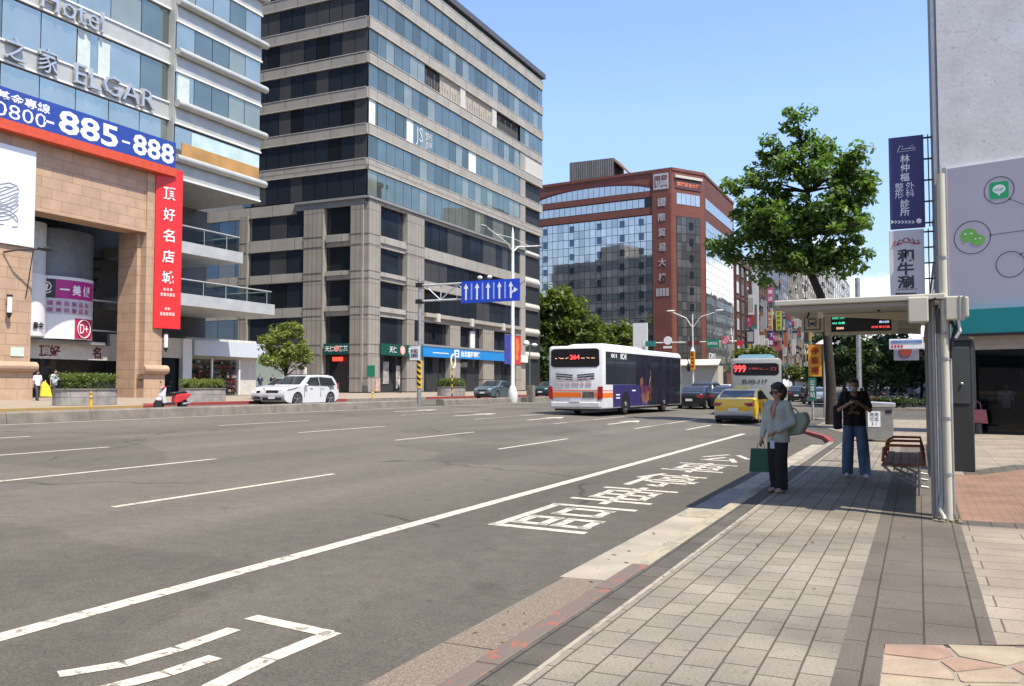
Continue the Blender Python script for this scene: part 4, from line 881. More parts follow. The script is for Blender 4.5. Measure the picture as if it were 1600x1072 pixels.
text('百味城', FC2.p(6, 7.4, .05), FC2.d, (0, 0, 1), 6.5, 1.3, WL, CB, bold=.03)

# ---------------- shop houses beyond the tower, left side of the street
CLUT = [M('clutter_%s' % n, c, .6, var=.2) for n, c in (('grey', (.25, .25, .25)), ('tan', (.30, .24, .17)), ('dark', (.05, .05, .055)), ('green', (.06, .14, .10)), ('red', (.35, .06, .06)), ('white', (.5, .5, .48)), ('rust', (.20, .10, .06)))]
def facade_block(lb, x, y0, y1, h, mat, floors, per, wmat, zb=.74, arched=False, side=1, awn=None):
    D = 12; t = thing('shop_house', lb, 'building', (x - side * D / 2, (y0 + y1) / 2, zb), 0)
    mb = MB(); mb.box(min(x, x - side * D), max(x, x - side * D), y0 + .02, y1 - .02, zb, h); mb.build('wall', mat, t)
    fh = (h - zb - 4) / floors; pw = (y1 - y0) / per
    w0 = None
    for j in range(floors):
        for i in range(per):
            c = Vector((x + side * .05, y0 + (i + .5) * pw, zb + 4 + (j + .55) * fh)) - Vector(t.location)
            if w0 is None:
                if arched:
                    mb = MB(); mb.prism([(0, a * pw * .3, fh * .05) for a in (-1, 1)][::1] + [(0, pw * .3 * math.cos(q), fh * .05 + fh * .3 * math.sin(q)) for q in np.linspace(0, math.pi, 7)][1:-1] + [], (.1, 0, 0)); mb.box(0, .1, -pw * .3, pw * .3, -fh * .3, fh * .05)
                else: mb = MB(); mb.box(-.05, .05, -pw * .36, pw * .36, -fh * .28, fh * .28)
                w0 = o = mb.build('window', wmat, t, local=True)
            else: o = w0.copy(); COL.objects.link(o)
            o.location = c
        if j % 2 == 0: mb = MB(); mb.box(min(x, x + side * .16), max(x, x + side * .16), y0 + .05, y1 - .05, zb + 4 + j * fh - .12, zb + 4 + j * fh + .08); mb.build('ledge', mat, t)
        if side > 0 and y0 > 200:
            for i in range(per):
                q = rnd.random()
                if q < .55:
                    yy = y0 + (i + .5) * pw + rnd.uniform(-.3, .3) * pw; zz = zb + 4 + j * fh + .1; hh = rnd.uniform(.6, 1.6); ww = rnd.uniform(.5, pw * .45); dd = rnd.uniform(.4, 1.0)
                    MB().box(x + .02, x + dd, yy - ww, yy + ww, zz, zz + hh).build(('air_conditioner', 'balcony_box', 'window_awning', 'small_sign')[int(q * 7.2)], CLUT[rnd.randrange(len(CLUT))], t)
    for i in range(per + 1):
        if side > 0: yy = min(max(y0 + i * pw, y0 + .3), y1 - .3); MB().box(x + .01, x + .42, yy - .22, yy + .22, zb + 4, h - .6).build('pilaster', mat, t)
    mb = MB(); mb.box(min(x, x + side * .5), max(x, x + side * .5), y0 + .05, y1 - .05, h - .6, h + .3); mb.build('cornice', mat, t)
    mb = MB(); mb.box(min(x, x + side * .06), max(x, x + side * .06), y0 + .5, y1 - .5, zb + .1, zb + 3.2); mb.build('shop_front', g_shop, t)
    mb = MB(); mb.box(min(x, x + side * 1.4), max(x, x + side * 1.4), y0 + .3, y1 - .3, zb + 3.3, zb + 4.0); mb.build('shop_awning', awn or m_white, t)
    return t
def mm(n, c): return M(n, c, .8, var=.12, scale=.4)
w_dk = glassmat('house_window_glass', (.10, .12, .15), .5, .08)
rows = [('dark brick shop house with white arched windows right of the brick tower', 197, 216, 30, mm('dark_brick_wall', (.12, .06, .05)), 6, 3, True),
        ('grey narrow shop house behind the tall white vertical sign', 216.2, 227, 33, mm('grey_tile_wall', (.30, .30, .29)), 8, 3, False),
        ('brown shop house between the white sign and the purple signs', 227.2, 242, 29, mm('brown_tile_wall', (.20, .13, .11)), 7, 4, False),
        ('dark glass shop house carrying the yellow and purple signs', 242.2, 262, 31, mm('slate_wall', (.15, .16, .18)), 8, 5, False),
        ('bluish grey slab building behind the yellow vertical signs', 262.2, 285, 38, mm('blue_grey_wall', (.28, .31, .36)), 10, 5, False),
        ('cream apartment block with many windows under the tree crown', 285.2, 325, 44, mm('cream_wall', (.36, .33, .27)), 12, 8, False),
        ('pale apartment block half hidden by the tree trunk', 325.2, 380, 50, mm('pale_wall', (.38, .35, .30)), 13, 7, False),
        ('white office block far down the street beside the trunk', 380.2, 450, 58, mm('white_far_wall', (.40, .39, .36)), 12, 8, False),
        ('grey office block, farthest in the left hand row', 450.2, 560, 62, mm('grey_far_wall', (.40, .42, .42)), 9, 9, False)]
for lb, y0, y1, h, mt, fl, pr, ar in rows: facade_block(lb, -37, y0, y1, h, mt, fl, pr, m_white if False else w_dk, arched=ar)
tag(MB().box(-60, 40, 900, 930, -.5, 34).build('distant_building', mm('distant_wall', (.16, .165, .18))), 'distant pale building closing the end of the street', 'building')
# right hand side of the next block
rrows = [('brown block on the far right corner beyond the side street', 68, 92, 24, (.22, .18, .15)), ('grey block second along the far right pavement', 92.2, 125, 36, (.30, .30, .30)), ('cream block third along the far right pavement', 125.2, 165, 47, (.45, .41, .34)),
         ('dark block fourth along the far right pavement', 165.2, 215, 43, (.14, .14, .15)), ('pale block far along the right pavement', 215.2, 300, 52, (.5, .48, .44)), ('grey block at the far end of the right pavement', 300.2, 420, 40, (.35, .35, .36))]
for i, (lb, y0, y1, h, c) in enumerate(rrows):
    facade_block(lb, 5.2, y0, y1, h, mm('right_block_%s' % 'abcdef'[i], c), 6, 5, w_dk, zb=0, side=-1)

for lb, x0, x1, y0, y1, h, c in (('unseen grey block added on the near side behind the viewpoint to block sky light', 13.5, 34, -70, 1.5, 17, (.22, .21, .19)), ('unseen dark block added far behind along the opposite pavement to block sky light', -88, -46.5, -75, 4.5, 40, (.16, .15, .14)), ('unseen pale block added across the street behind the viewpoint to block sky light', -46, 40, -150, -120, 30, (.28, .26, .24))):  # unseen blocks added to cut the sky fill and to be mirrored
    t = thing('office_building', lb, 'building', ((x0 + x1) / 2, (y0 + y1) / 2, 0)); MB().box(x0, x1, y0, y1, -.2, h).build('wall', mm('surround_%d' % int(h), c), t)
    for k in range(int(h / 3.6) - 1):
        z = 4.2 + k * 3.6
        if x0 > 0: MB().box(x0 - .05, x0 + .05, y0 + .6, y1 - .6, z, z + 1.7).build('window', g_shop, t)
        elif y0 < -100: MB().box(x0 + 1, x1 - 1, y1 - .05, y1 + .05, z, z + 1.7).build('window', g_shop, t)
        else: MB().box(x1 - .05, x1 + .05, y0 + .6, y1 - .6, z, z + 1.7).build('window', g_shop, t)
# ---------------- white walled corner building on the right
def crackwall():
    m, t, b = node_mat('cracked_white_render'); L = t.links.new; v = _vec(t)
    def N(k, s, det=5, vec=None, **kw):
        n = t.nodes.new(k); n.inputs['Scale'].default_value = s
        if 'Detail' in n.inputs: n.inputs['Detail'].default_value = det
        for a, c in kw.items(): setattr(n, a, c)
        L(vec or v, n.inputs['Vector']); return n
    def rng(o, lo, hi, a, c):
        r = t.nodes.new('ShaderNodeMapRange'); r.inputs[1].default_value = lo; r.inputs[2].default_value = hi; r.inputs[3].default_value = a; r.inputs[4].default_value = c; L(o, r.inputs[0]); return r.outputs[0]
    w_ = N('ShaderNodeTexNoise', 1.1, 6); vm = t.nodes.new('ShaderNodeVectorMath'); vm.operation = 'MULTIPLY_ADD'; vm.inputs[1].default_value = (.9, .9, .9); L(w_.outputs['Color'], vm.inputs[0]); L(v, vm.inputs[2])
    cr = N('ShaderNodeTexVoronoi', .55, vec=vm.outputs[0], feature='DISTANCE_TO_EDGE'); big = N('ShaderNodeTexNoise', .9, 6); lump = N('ShaderNodeTexNoise', 6, 6); spot = N('ShaderNodeTexNoise', 9, 2)
    gate = rng(N('ShaderNodeTexNoise', .5, 3).outputs[0], .48, .6, 0, 1)
    line = rng(cr.outputs['Distance'], 0, .012, .72, 1.0); lg = t.nodes.new('ShaderNodeMix'); lg.inputs[2].default_value = 1; L(gate, lg.inputs[0]); L(line, lg.inputs[3])
    f = None
    for o in (lg.outputs[0], rng(big.outputs[0], .3, .7, .90, 1.07), rng(spot.outputs[0], .64, .72, 1.0, .74), rng(lump.outputs[0], .3, .7, .965, 1.03)):
        if f is None: f = o
        else: mm_ = t.nodes.new('ShaderNodeMath'); mm_.operation = 'MULTIPLY'; L(f, mm_.inputs[0]); L(o, mm_.inputs[1]); f = mm_.outputs[0]
    s = t.nodes.new('ShaderNodeVectorMath'); s.operation = 'SCALE'; s.inputs[0].default_value = (.86, .82, .76); L(f, s.inputs['Scale']); L(s.outputs[0], b.inputs['Base Color']); b.inputs['Roughness'].default_value = .85
    bp = t.nodes.new('ShaderNodeBump'); bp.inputs['Strength'].default_value = .35; bp.inputs['Distance'].default_value = .016; L(lump.outputs[0], bp.inputs['Height']); L(bp.outputs[0], b.inputs['Normal']); return m
m_wallw = crackwall()
W = thing('white_building', 'white rendered corner building with a big lilac billboard above a teal awning', 'building', (5, 33, 0))
we = Vector((.962, -.272, 0)); wp = Vector((.80, 33.0, 0)); wq = wp + we * 13; FWh = Face((.80, 33.0), (.962, -.272))
foot = [(.80, 33.0), (wq.x, wq.y), (wq.x + .4, wq.y + 1.3), (.72, 34.2)]
mb = MB(); mb.prism([(x, y, 3.05) for x, y in foot], (0, 0, 16.6)); mb.build('wall', m_wallw, W)
mb = MB(); mb.prism([(.66, 35.4, 0), (.80, 33.0, 0), (1.72, 32.74, 0), (1.55, 35.3, 0)], (0, 0, 3.05)); mb.build('corner_pier', M('grey_pier', (.12, .12, .125), .7), W)
mb = MB(); mb.prism([(.56, 34.2, 1.0), (.62, 33.02, 1.0), (.79, 33.04, 1.0), (.71, 34.2, 1.0)], (0, 0, 18.6)); mb.build('drain_strip', M('blue_grey_strip', (.22, .24, .27), .6), W)
mb = MB(); mb.prism([(1.7, 35.2, 0), (wq.x, wq.y + 2.4, 0), (wq.x, wq.y + 2.6, 0), (1.7, 35.35, 0)], (0, 0, 3.05)); mb.build('shop_back_wall', m_dark, W)
mb = MB(); FWh.box(mb, .95, 13, 2.95, 3.25, -.3, .10); FWh.box(mb, .95, 13, 2.78, 2.95, -.3, .03); mb.build('fascia', M('beige_fascia', (.42, .38, .35), .6), W)
mb = MB()
for u in (3.1, 5.4, 7.6, 10): FWh.box(mb, u, u + .08, 0, 2.8, -.2, -.12)
FWh.box(mb, .95, 13, 0, .06, -.25, .0); mb.build('shop_frame', m_black, W)
mb = MB(); mb.prism([FWh.p(1.0, .07, -.16), FWh.p(13, .07, -.16), FWh.p(13, 2.78, -.16), FWh.p(1.0, 2.78, -.16)], FWh.n * .02); mb.build('shop_shade_pane', clearglass('shop_shade_tint', (.45, .47, .50), .025), W)  # the front is open; this pane's dark tint puts shade over the interior
mb = MB(); mb.prism([(1.56, 33.0, .02), (wq.x, wq.y + .3, .02), (wq.x, wq.y + 2.4, .02), (1.56, 35.2, .02)], (0, 0, .02)); mb.build('shop_floor', M('dark_floor', (.05, .05, .055), .3), W)
t = thing('shop_awning', 'teal awning band across the shop below the lilac billboard', 'awning', FWh.p(6, 3.25, .1))
mb = MB(); FWh.box(mb, .35, 13, 3.3, 4.1, .02, .45); mb.build('valance', M('teal_canvas', (.01, .24, .25), .55, var=.12, scale=1), t)
mb = MB(); FWh.box(mb, .35, 13, 3.22, 3.3, .02, .47); mb.build('trim', m_black, t)
for k in range(5):
    rk = thing('hanging_garment', 'dark garment hanging in the dim shop behind the pink handbag', 'garment', FWh.p(2.1 + k * .33, .6, -1.0), 0, 'garments hanging in the shop')
    if rk:
        mb = MB(); p = FWh.p(2.1 + k * .33, 0, -1.0); mb.prism([(p.x - .12, p.y, .7), (p.x + .14, p.y - .04, .7), (p.x + .12, p.y - .04, 1.75), (p.x + .03, p.y, 1.9), (p.x - .1, p.y, 1.75)], (.02, .12, 0)); mb.build('cloth', M('garment_%s' % 'abcde'[k], [(.05, .05, .06), (.12, .03, .04), (.03, .03, .04), (.2, .2, .2), (.04, .05, .07)][k], .8), rk)
        mb = MB(); mb.tube([(p.x, p.y, 1.9), (p.x, p.y, 2.05)], .01, 5); mb.build('hanger', m_steel, rk)
t = thing('handbag', 'dusty pink handbag displayed at the dim shop entrance', 'bag', FWh.p(.98, .62, .25))
mb = MB(); p = FWh.p(1.02, 0, .25); mb.prism([(p.x - .28, p.y + .06, .35), (p.x + .3, p.y - .06, .35), (p.x + .25, p.y - .06, .8), (p.x - .22, p.y + .06, .8)], (.03, .16, 0)); mb.build('bag_body', M('dusty_pink_leather', (.36, .12, .13), .5), t, bevel=.02)
mb = MB(); mb.tube([(p.x - .1, p.y, .8), (p.x - .08, p.y, 1.0), (p.x + .0, p.y, 1.08), (p.x + .1, p.y, 1.0), (p.x + .12, p.y, .8)], .015, 6); mb.build('bag_handle', MATS['dusty_pink_leather'], t)
tag(MB().cyl(p - Vector((0, -.08, -.0)), p + Vector((0, .08, .34)), .18, .16).build('display_stool', m_black), 'small black stool under the pink handbag', 'stool')
# lilac billboard
t = thing('billboard', 'large lilac billboard with round app icons joined by lines', 'billboard', FWh.p(6, 4.1, .1))
mb = MB(); FWh.box(mb, .25, 13, 4.12, 8.95, .02, .14); mb.build('panel', M('lilac_panel', (.47, .44, .50), .45, var=.05, scale=.5), t)
mb = MB(); FWh.box(mb, .12, .25, 4.12, 9.0, .0, .18); mb.build('edge', m_alu, t)
def onwall(px, py):       # a photo point on the billboard plane
    d = _ray(px, py); o = Vector((0, 0, CAM_H)); q = FWh.p(0, 0, .14); s = (q - o).dot(FWh.n) / d.dot(FWh.n); P = o + d * s; return (P - FWh.p(0, 0, .14)).dot(FWh.d), P.z
m_ink = M('dark_ink', (.05, .05, .06), .5); m_lg = M('app_green', (.02, .42, .16), .4); m_wg = M('chat_green', (.18, .48, .09), .4)
def ring(px, py, r):
    u, z = onwall(px, py); mb = MB(); A_ = np.linspace(0, 2 * math.pi, 37)
    for a, b in zip(A_[:-1], A_[1:]): mb.poly([FWh.p(u + q * math.cos(c), z + q * math.sin(c), .1425) for q, c in ((r - .013, a), (r + .013, a), (r + .013, b), (r - .013, b))])
    mb.build('icon_ring', m_ink, t); return u, z
def disc(mb, u, z, ru, rz, o, n=24, h=.001): mb.prism([FWh.p(u + ru * math.cos(a), z + rz * math.sin(a), o) for a in np.linspace(0, 2 * math.pi, n, endpoint=False)], FWh.n * h)
u, z = ring(1561, 297, .44)
mb = MB(); q = []
for cx, cz, a0 in ((.2, .2, 0), (-.2, .2, 90), (-.2, -.2, 180), (.2, -.2, 270)):
    for a in range(0, 91, 30): q.append(FWh.p(u + cx + .08 * math.cos(R(a0 + a)), z + cz + .08 * math.sin(R(a0 + a)), .142))
mb.prism(q, FWh.n * .002); ic = mb.build('app_icon', m_lg, t)
mb = MB(); disc(mb, u, z + .03, .19, .15, .146); mb.prism([FWh.p(u - .06, z - .08, .1462), FWh.p(u + .07, z - .08, .1462), FWh.p(u - .01, z - .2, .1462)], FWh.n * .0015); mb.build('speech_bubble', WL, ic)
text('LINE', FWh.p(u, z + .03, .149), FWh.d, (0, 0, 1), .26, .07, m_lg, ic, depth=.002, bold=.01)
mb = MB()
def flatline(u0, z0, u1, z1):
    l = math.hypot(u1 - u0, z1 - z0); nu, nz = -(z1 - z0) / l * .01, (u1 - u0) / l * .01; mb.poly([FWh.p(u0 - nu, z0 - nz, .143), FWh.p(u1 - nu, z1 - nz, .143), FWh.p(u1 + nu, z1 + nz, .143), FWh.p(u0 + nu, z0 + nz, .143)]); disc(mb, u0, z0, .035, .035, .144, 12)
flatline(u + .30, z - .33, u + 1.9, z - 1.3)
u, z = ring(1519, 371, .55)
mb2 = MB(); disc(mb2, u - .10, z + .09, .27, .22, .143); disc(mb2, u + .17, z - .1, .22, .18, .1455); mb2.prism([FWh.p(u - .28, z - .05, .1435), FWh.p(u - .15, z - .1, .1435), FWh.p(u - .27, z - .2, .1435)], FWh.n * .001); ic = mb2.build('app_icon', m_wg, t)
mb2 = MB()
for du, dz, r in ((-.2, .13, .033), (-.02, .13, .033), (.1, -.06, .027), (.24, -.06, .027)): disc(mb2, u + du, z + dz, r, r, .148, 10)
mb2.build('bubble_eye', WL, ic)
flatline(u + .55, z + .02, u + 2.6, z + .1)
u, z = ring(1579, 413, .42); flatline(u + .3, z + .3, u + 1.6, z + .9)
mb.build('link_line', m_ink, t)
# projecting signs
m_pur = M('deep_violet_sign_face', (.045, .035, .13), .4, var=.06)
YS = 33.6
def psign(name, label, x0, y0, x1, y1, mat):
    a = atY(x0, y0, YS); b = atY(x1, y1, YS); t = thing(name, label, 'sign', ((a.x + b.x) / 2, YS, b.z)); mb = MB(); mb.box(a.x, b.x, YS, YS + .22, b.z, a.z); mb.build('sign_board', mat, t, bevel=.015)
    mb = MB()
    for zz in np.linspace(b.z + .15, a.z - .1, 5): mb.box(b.x, .7, YS + .05, YS + .09, zz - .02, zz + .02); mb.box(b.x, .7, YS + .13, YS + .17, zz - .02, zz + .02)
    mb.box(b.x + .12, b.x + .16, YS + .05, YS + .09, b.z, a.z); mb.build('bracket', m_black, t); return t, a, b
t, a, b = psign('clinic_sign', 'dark violet vertical clinic sign with white characters projecting over the pavement', 1388, 216, 1446, 354, m_pur)
def st(s, px, py, h, mat, bold=.012, w=None, n='lettering'): text(s, atY(px, py, YS) , (1, 0, 0), (0, 0, 1), w, h, mat, t, name=n, bold=bold)
for ch, y in (('林', 248), ('仲', 262), ('樞', 277)): st(ch, 1414, y, .30, WL)
for ch, x, y in (('整', 1405, 292), ('形', 1405, 304), ('外', 1422, 290), ('科', 1422, 302)): st(ch, x, y, .27, WL, 0)
for ch, y in (('診', 318), ('所', 331)): st(ch, 1414, y, .30, WL)
mb = MB()
for k in range(7):
    p = atY(1394 + k * 5.4, 347, YS - .01); mb.prism([(p.x - .05, p.y, p.z + .05), (p.x, p.y, p.z + .05), (p.x + .06, p.y, p.z), (p.x, p.y, p.z - .05), (p.x - .05, p.y, p.z - .05), (p.x + .01, p.y, p.z)], (0, .01, 0))
mb.build('arrow_row', WL, t)
p = atY(1436, 345, YS - .01); mb = MB(); mb.cyl(p, p + Vector((0, .012, 0)), .09, n=14); mb.build('badge', WL, t)
p = atY(1416, 232, YS - .01); mb = MB(); mb.tube([p + Vector((x, 0, z)) for x, z in ((-.28, -.08), (-.2, .12), (-.12, .1), (-.14, -.03), (0, 0), (.2, -.02), (.3, 0))], .016, 5); mb.tube([p + Vector((x, 0, z)) for x, z in ((-.3, -.1), (.32, -.08))], .01, 5); mb.tube([p + Vector((x, 0, z)) for x, z in ((.08, 0), (.2, .1), (.26, -.02))], .012, 5); mb.build('emblem', MATS['pale_lettering'], t)
m_wgs = M('warm_white_sign_face', (.62, .60, .60), .45, var=.03)
t, a, b = psign('restaurant_sign', 'white vertical hotpot restaurant sign with black characters below the violet one', 1389, 361, 1446, 466, m_wgs)
for ch, y in (('和', 399), ('牛', 420), ('涮', 441)): st(ch, 1415, y, .46, m_ink, .03, .54)
p = atY(1416, 377, YS - .01); mb = MB()
for s in (-1, 1):
    for k in range(3): mb.tube([p + Vector((s * (.02 + .17 * k), 0, .12 - .05 * k)), p + Vector((s * (.14 + .15 * k), 0, .02 - .06 * k)), p + Vector((s * (.02 + .1 * k), 0, -.05 - .03 * k))], .022, 5)
mb.build('emblem', M('maroon_emblem', (.35, .04, .06), .5), t)
mb = MB()
for k in range(8): p = atY(1401 + k * 4.1, 459, YS - .01); mb.box(p.x - .035, p.x + .035, p.y, p.y + .01, p.z - .035, p.z + .035)
q = atY(1401, 453, YS - .01); mb.box(q.x, q.x + .68, q.y, q.y + .01, q.z - .008, q.z + .008); mb.build('small_lettering', m_ink, t)
YS = 32.4
t, a, b = psign('shop_sign', 'white board with a blue wave band hanging above a lilac board', 1389, 530, 1446, 545, m_white)
mb = MB(); mb.box(a.x + .06, b.x - .1, YS - .012, YS, b.z + .2, a.z - .05); mb.build('wave_band', M('blue_wave', (.15, .25, .5), .5, var=.4, scale=3), t)
mb = MB(); [mb.box(a.x + .07 + k * .1, a.x + .13 + k * .1, YS - .012, YS, b.z + .06, b.z + .14) for k in range(4)]; mb.build('small_lettering', m_red, t)
YS = 32.9
t, a, b = psign('shop_sign', 'lilac grey board with a dark red disc hanging under the white board', 1396, 546, 1436, 563, M('lilac_grey_sign', (.22, .22, .33), .5))
mb = MB(); q = atY(1415, 548, YS); mb.cyl(q, q - Vector((0, .02, 0)), .2, n=18); mb.build('disc', M('brick_red_disc', (.35, .06, .05), .5), t)
# ================================================================== vehicles
def paint(n, c, metal=0.0, rough=.28): return M('car_paint_' + n, c, rough, metal, var=.03, coat=.6, scale=1)
m_cglass = glassmat('car_glass', (.045, .05, .055), .4, .03, var=.1)
m_tail = M('tail_lamp_red', (.35, .01, .015), .2, coat=.5); m_head = M('head_lamp_clear', (.65, .68, .70), .12, .4)
m_plate = M('number_plate', (.75, .75, .73), .5, var=.02); m_trimb = M('black_trim', (.02, .02, .022), .5)
PROF = {
 'suv': dict(top=[(-.5, .36), (-.496, .5), (-.488, .60), (-.465, .70), (-.43, .86), (-.395, .955), (-.30, .99), (-.12, 1.0), (.02, .985), (.075, .96), (.235, .665), (.33, .63), (.43, .585), (.485, .5), (.5, .40), (.497, .24), (.47, .15)],
             belt=.60, ws=(.225, .695, .085, .945), rw=(-.462, .71, -.405, .925), side=[(-.40, .66), (-.345, .90), (-.12, .935), (.055, .91), (.165, .665)], piv=-.10, wr=.36, wx=(.305, -.30)),
 'sedan': dict(top=[(-.5, .36), (-.498, .52), (-.49, .64), (-.475, .70), (-.35, .735), (-.185, .955), (-.09, .995), (.0, 1.0), (.06, .985), (.23, .70), (.33, .665), (.44, .60), (.485, .5), (.5, .40), (.495, .24), (.47, .15)],
             belt=.62, ws=(.222, .715, .07, .965), rw=(-.345, .745, -.195, .935), side=[(-.315, .70), (-.17, .92), (-.05, .945), (.05, .925), (.185, .69)], piv=-.06, wr=.325, wx=(.30, -.29)),
 'van': dict(top=[(-.5, .2), (-.5, .6), (-.49, .95), (-.46, .99), (0, 1.0), (.2, .98), (.36, .62), (.46, .52), (.5, .40), (.5, .2), (.48, .12)],
             belt=.52, ws=(.35, .645, .215, .95), rw=(-.497, .6, -.488, .9), side=[(-.46, .58), (-.46, .88), (.18, .9), (.30, .58)], piv=-.1, wr=.33, wx=(.33, -.31))}
def car(name, label, x, y, rz, L, W, H, style, pm, low=None, group=None, z=None, taxi=False, led=False, plate_col=None, detail=True):
    P = PROF[style]; t = thing(name, label, 'taxi' if taxi else 'car', (x, y, (zr(x) + .006) if z is None else z), rz, group)
    wr = P['wr']; ar = wr + .055; belt = P['belt'] * H
    def hw(px, pz):
        a = W / 2; u = abs(px) / (L / 2)
        if u > .62: a *= 1 - .16 * ((u - .62) / .38) ** 2.2
        if pz > belt: a *= 1 - .20 * ((pz - belt) / (H - belt)) ** 1.1
        if pz < .3 * H: a *= 1 - .05 * (.3 * H - pz) / (.3 * H)
        return a
    prof = [(a * L, b * H) for a, b in P['top']]
    zb = .17
    bot = []
    for wx in P['wx']:
        cx = wx * L; bot.append((cx + ar + .02, zb))
        for k in range(9): an = math.pi * k / 8; bot.append((cx + ar * math.cos(an), wr + ar * math.sin(an) * .97 if True else 0))
        bot.append((cx - ar - .02, zb))
    prof = prof + bot + [(-.485 * L, .22 * H)]
    npf = len(prof); nt = len(P['top']); SL = [-1, -.93, -.6, 0, .6, .93, 1]
    mb = MB(); vs = []
    for s in SL:
        for i, (px, pz) in enumerate(prof):
            z2 = pz
            if abs(s) == 1 and i < nt and pz > .5 * H: z2 = pz - .03 * H
            ex = px * (1 - .012 * abs(s) ** 2)
            vs.append((ex, s * hw(px, pz), z2))
    fs = []
    for j in range(len(SL) - 1):
        for i in range(npf): a, b = j * npf + i, j * npf + (i + 1) % npf; fs.append((a, b, b + npf, a + npf))
    fs += [tuple(range(npf)), tuple(range((len(SL) - 1) * npf, len(SL) * npf))]
    mb.add(vs, fs)
    if low:
        lim = .44 * H
        mi = [1 if max(vs[k][2] for k in f) < lim + .12 * H and sum(vs[k][2] for k in f) / len(f) < lim else 0 for f in fs]; mb.m = mi
    bd = mb.build('body', [pm, low] if low else pm, t, smooth=38, local=True)
    # glass
    def top_quad(nm, q, wf, off):
        x0, z0, x1, z1 = q; x0 *= L; x1 *= L; z0 *= H; z1 *= H; d = Vector((x1 - x0, 0, z1 - z0)).normalized(); n = Vector((-d.z, 0, d.x)); n = n if n.z > 0 else -n
        mb = MB(); g = []
        for (px, pz) in ((x0, z0), (x1, z1)):
            for s in (-wf, -wf * .5, 0, wf * .5, wf): g.append(Vector((px, s * hw(px, pz), pz)) + n * off)
        mb.add(g, [(i, i + 1, i + 6, i + 5) for i in range(4)]); return mb.build(nm, m_cglass, t, local=True, fix=False)
    top_quad('windscreen', P['ws'], .86, .015); top_quad('rear_window', P['rw'], .84, .018)
    sd = [(a * L, b * H) for a, b in P['side']]
    pv = P['piv'] * L
    def clip(poly, lo, hi):
        def c(pl, f, inv):
            r = []
            for i in range(len(pl)):
                a, b = pl[i], pl[(i + 1) % len(pl)]; da, db = inv * (a[0] - f), inv * (b[0] - f)
                if da <= 0: r.append(a)
                if da * db < 0: tt = da / (da - db); r.append((f, a[1] + (b[1] - a[1]) * tt))
            return r
        return c(c(poly, hi, 1), lo, -1)
    for s in (-1, 1):
        for lo, hi in ((-9, pv - .04), (pv + .04, 9)):
            pg = clip(sd, lo, hi)
            if len(pg) > 2:
                mb = MB(); mb.poly([(a, s * (hw(a, b) * 1.0 + .008), b - .005) for a, b in pg]); mb.build('side_window', m_cglass, t, local=True, fix=False)
    # wheels
    for wx in P['wx']:
        for s in (-1, 1):
            mb = MB(); yc = s * (W / 2 - .125); ww = .1
            mb.lathe([(wr - .10, -ww), (wr - .03, -ww), (wr, -ww * .6), (wr, ww * .6), (wr - .03, ww), (wr - .10, ww)], (wx * L, yc, wr), 'Y', 20); wh = mb.build('wheel', m_rubber, t, smooth=40, local=True)
            mb = MB(); yo = yc + s * ww * .9; mb.cyl((wx * L, yo - .02 * s, wr), (wx * L, yo, wr), wr - .10, n=18); rm = mb.build('rim', m_trimb, wh, local=True)
            mb = MB()
            for k in range(5):
                an = k * 2 * math.pi / 5 + .3; c = Vector((wx * L + math.cos(an) * (wr - .1) * .52, yo + s * .008, wr + math.sin(an) * (wr - .1) * .52)); mb.obox(c, ((wr - .1) * .95, .03, .055), ry=-an)
            mb.cyl((wx * L, yo, wr), (wx * L, yo + s * .03, wr), .05, n=8); mb.tube([(wx * L + (wr - .10) * math.cos(a), yo + s * .004, wr + (wr - .10) * math.sin(a)) for a in np.linspace(0, 2 * math.pi, 21)], .014, 4)
            mb.build('spokes', m_steel, wh, local=True)
    mb = MB(); mb.box(-.45 * L, .45 * L, -W * .40, W * .40, .14, .3 * H); mb.build('underbody', m_black, t, local=True)
    # ends
    for s in (-1, 1):
        hx = .455 * L; mb = MB(); hh = .05 * H
        pts = [(.492 * L, .57 * s * W / 2 * .88, .50 * H), (.447 * L, .985 * s * hw(.447 * L, .52 * H), .535 * H), (.425 * L, 1.0 * s * hw(.425 * L, .56 * H), .575 * H), (.478 * L, .60 * s * W / 2 * .9, .555 * H)]
        mb.add([Vector(p) + Vector((.012, s * .006, .004)) for p in pts] , [(0, 1, 2, 3)]); mb.build('headlight', m_head, t, local=True, fix=False)
        za, zb2 = (.50, .60) if style != 'suv' else (.56, .74)
        if style == 'van': za, zb2 = .4, .7
        mb = MB(); e = -.5 * L - .01; xr = -.455 * L
        yi = s * W * (.25 if style == 'sedan' else .34); yo = s * (hw(-.49 * L, .55 * H) + .008)
        mb.add([(e + .03, yi, za * H), (e + .045, yo, za * H), (e + .05, yo, zb2 * H), (e + .05, yi, zb2 * H), (xr, s * (hw(xr, .55 * H) + .01), za * H + .02), (xr, s * (hw(xr, .55 * H) + .01), zb2 * H)], [(0, 1, 2, 3), (1, 4, 5, 2)]); mb.build('tail_light', m_tail, t, local=True, fix=False)
        mb = MB(); mb.ell((.165 * L, s * (W / 2 + .05), .66 * H), (.07, .11, .075), 10, 6); mb.build('wing_mirror', pm, t, smooth=60, local=True)
        if detail:
            for dx in (-.15, .06): mb = MB(); mb.obox((dx * L, s * (hw(dx * L, .57 * H) + .012), .575 * H), (.17, .03, .03)); mb.build('door_handle', pm if not taxi else m_chrome, t, local=True)
            for dx in (pv / L - .005, .185, -.285): mb = MB(); mb.obox((dx * L, s * (hw(dx * L, .4 * H) - .003), .43 * H), (.012, .02, .30 * H)); mb.build('door_seam', m_trimb, t, local=True)
    mb = MB(); mb.obox((.492 * L, 0, .44 * H), (.05, W * .42, .13 * H)); g = mb.build('grille', m_trimb, t, local=True, bevel=.02)
